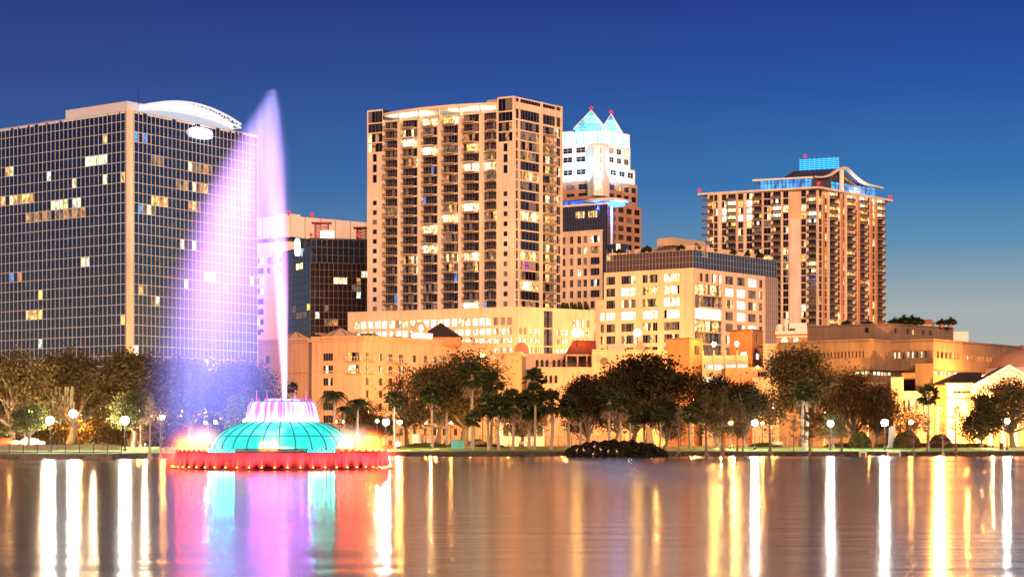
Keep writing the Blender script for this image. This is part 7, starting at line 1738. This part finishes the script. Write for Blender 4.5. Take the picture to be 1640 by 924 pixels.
def bench(px, d, lab):
    x, y = pt(px, d); z = gz(x, y); t = empty('park_bench', (x, y, z), lab, 'bench'); w = surf('bench_slats', (.5, .48, .46), rough=.6); m_ = MB()
    for i in range(4): m_.box(x - .95, y - .05 + i * .12, z + .44, x + .95, y + .04 + i * .12, z + .48, w)
    m_.build('seat', t); m_ = MB()
    for i in range(4): m_.box(x - .95, y + .46 + i * .03, z + .55 + i * .11, x + .95, y + .49 + i * .03, z + .63 + i * .11, w)
    m_.build('backrest', t)
    for s in (-.75, .75): m_ = MB(); m_.box(x + s - .04, y, z, x + s + .04, y + .05, z + .44, M['dkmetal']); m_.box(x + s - .04, y + .4, z, x + s + .04, y + .455, z + .95, M['dkmetal']); m_.build('leg', t)
bench(838, 348, 'pale slatted bench before the arcade of the mission style hall'); bench(1246, 340, 'pale bench under the bare double stemmed cypress')
# park fence along the street
def fence(px0, px1, d, h, lab, mat):
    x0, x1 = pt(px0, d).x, pt(px1, d).x; t = empty('metal_fence', ((x0 + x1) / 2, d, 1.4), lab, 'fence', 'street side fences'); n = int((x1 - x0) / 2.4); mb = MB()
    for i in range(n + 1): x = x0 + (x1 - x0) * i / n; mb.box(x - .05, d - .05, 1.38, x + .05, d + .05, 1.4 + h, mat)
    mb.build('post', t); mb = MB()
    for z in (1.55, 1.36 + h): mb.box(x0, d - .03, z, x1, d + .03, z + .05, mat)
    mb.build('rail', t); mb = MB(); n = int((x1 - x0) / .2)
    for i in range(n): x = x0 + (x1 - x0) * (i + .5) / n; mb.box(x - .012, d - .012, 1.6, x + .012, d + .012, 1.36 + h, mat)
    tag(mb.build('bar', t), kind='stuff')
fence(768, 1000, 356, 1.9, 'long dark metal fence before the arcade and mission style hall', M['dkmetal']); fence(1090, 1300, 356, 1.9, 'dark metal fence behind the slim cypresses', M['dkmetal'])
# cars on the street
def car_meshes(paint):
    body = MB(); pr = [(-2.2, .35), (-2.25, .75), (-2.1, .95), (-1.6, 1.0), (-.95, 1.42), (.55, 1.45), (1.15, 1.02), (2.0, .9), (2.22, .7), (2.2, .35)]
    def ex(m, p, w0, w1, mat):
        n = len(p); L_ = [(x, -(w1 if z > 1.05 else w0), z) for x, z in p]; R_ = [(x, (w1 if z > 1.05 else w0), z) for x, z in p]
        m.poly(L_, mat); m.poly(R_[::-1], mat)
        for i in range(n): m.poly((L_[i - 1], R_[i - 1], R_[i], L_[i]), mat)
    ex(body, pr, .88, .72, paint); gl = MB()
    for s in (-1, 1): gl.poly([(x, s * y, z) for x, y, z in ((-1.4, .86, 1.06), (.98, .86, 1.06), (.5, .742, 1.36), (-.9, .742, 1.36))], M['glass'])
    gl.poly(((1.14, -.72, 1.05), (1.14, .72, 1.05), (.6, .66, 1.42), (.6, -.66, 1.42)), M['glass']); wh = []
    for x in (-1.35, 1.35):
        for s in (-1, 1): m = MB(); m.tube([(x, s * .70, .33), (x, s * .91, .33)], [.33, .33], 14, M['dkmetal']); m.tube([(x, s * .912, .33), (x, s * .925, .33)], [.19, .19], 10, M['metal']); wh.append(m)
    lt = []
    for s in (-1, 1): m = MB(); m.box(-2.27, s * .66 - .16, .72, -2.2, s * .66 + .16, .86, emit('tail_light', (1, .06, .03), 1.2, False)); lt.append(m)
    return body, gl, wh, lt
def car(px, d, rot, paint, lab):
    x, y = pt(px, d); t = empty('parked_car', (x, y, 1.40), lab, 'car', 'cars parked along the street'); b_, g_, w_, l_ = car_meshes(paint)
    for nm, m in [('body', b_), ('window', g_)] + [('wheel', q) for q in w_] + [('tail_light', q) for q in l_]:
        o = m.build(nm, None); o.parent = t; o.location = (0, 0, 0)
    t.rotation_euler = (0, 0, rot)
wp = surf('white_paint', (.7, .68, .66), rough=.3, var=.03); rp_ = surf('red_paint', (.45, .03, .02), rough=.3, var=.03); gp = surf('graphite_paint', (.05, .05, .06), rough=.3, var=.03); sp_ = surf('silver_paint', (.5, .5, .5), rough=.3, metal=.4, var=.03)
car(690, 369, 0, wp, 'white car parked below the hotel beside the beige cabinet'); car(741, 371, math.pi, sp_, 'silver car with glowing lights above the teal box'); car(765, 369, 0, gp, 'dark graphite car right of the silver one'); car(13, 290, 0, rp_, 'red car parked under the moss draped oak'); car(47, 291, math.pi, wp, 'white car parked beside the red one at the left'); car(1450, 366, 0, surf('maroon_paint', (.18, .02, .02), rough=.3), 'maroon car behind the round shrub on the right')
# flower bed clumps in front of the cars
pinkbed = shrub_mesh(48, 1300, 2.2, .7, .5, .2, 'rust', .5)
for px, lab in ((710, 'reddish low bed left of the teal box'), (790, 'reddish low bed before the dark palm trio'), (775, 'reddish low bed just right of the teal box')): shrub('flower_bed', px, 341, pinkbed, lab, 'low reddish beds', 'flower bed')
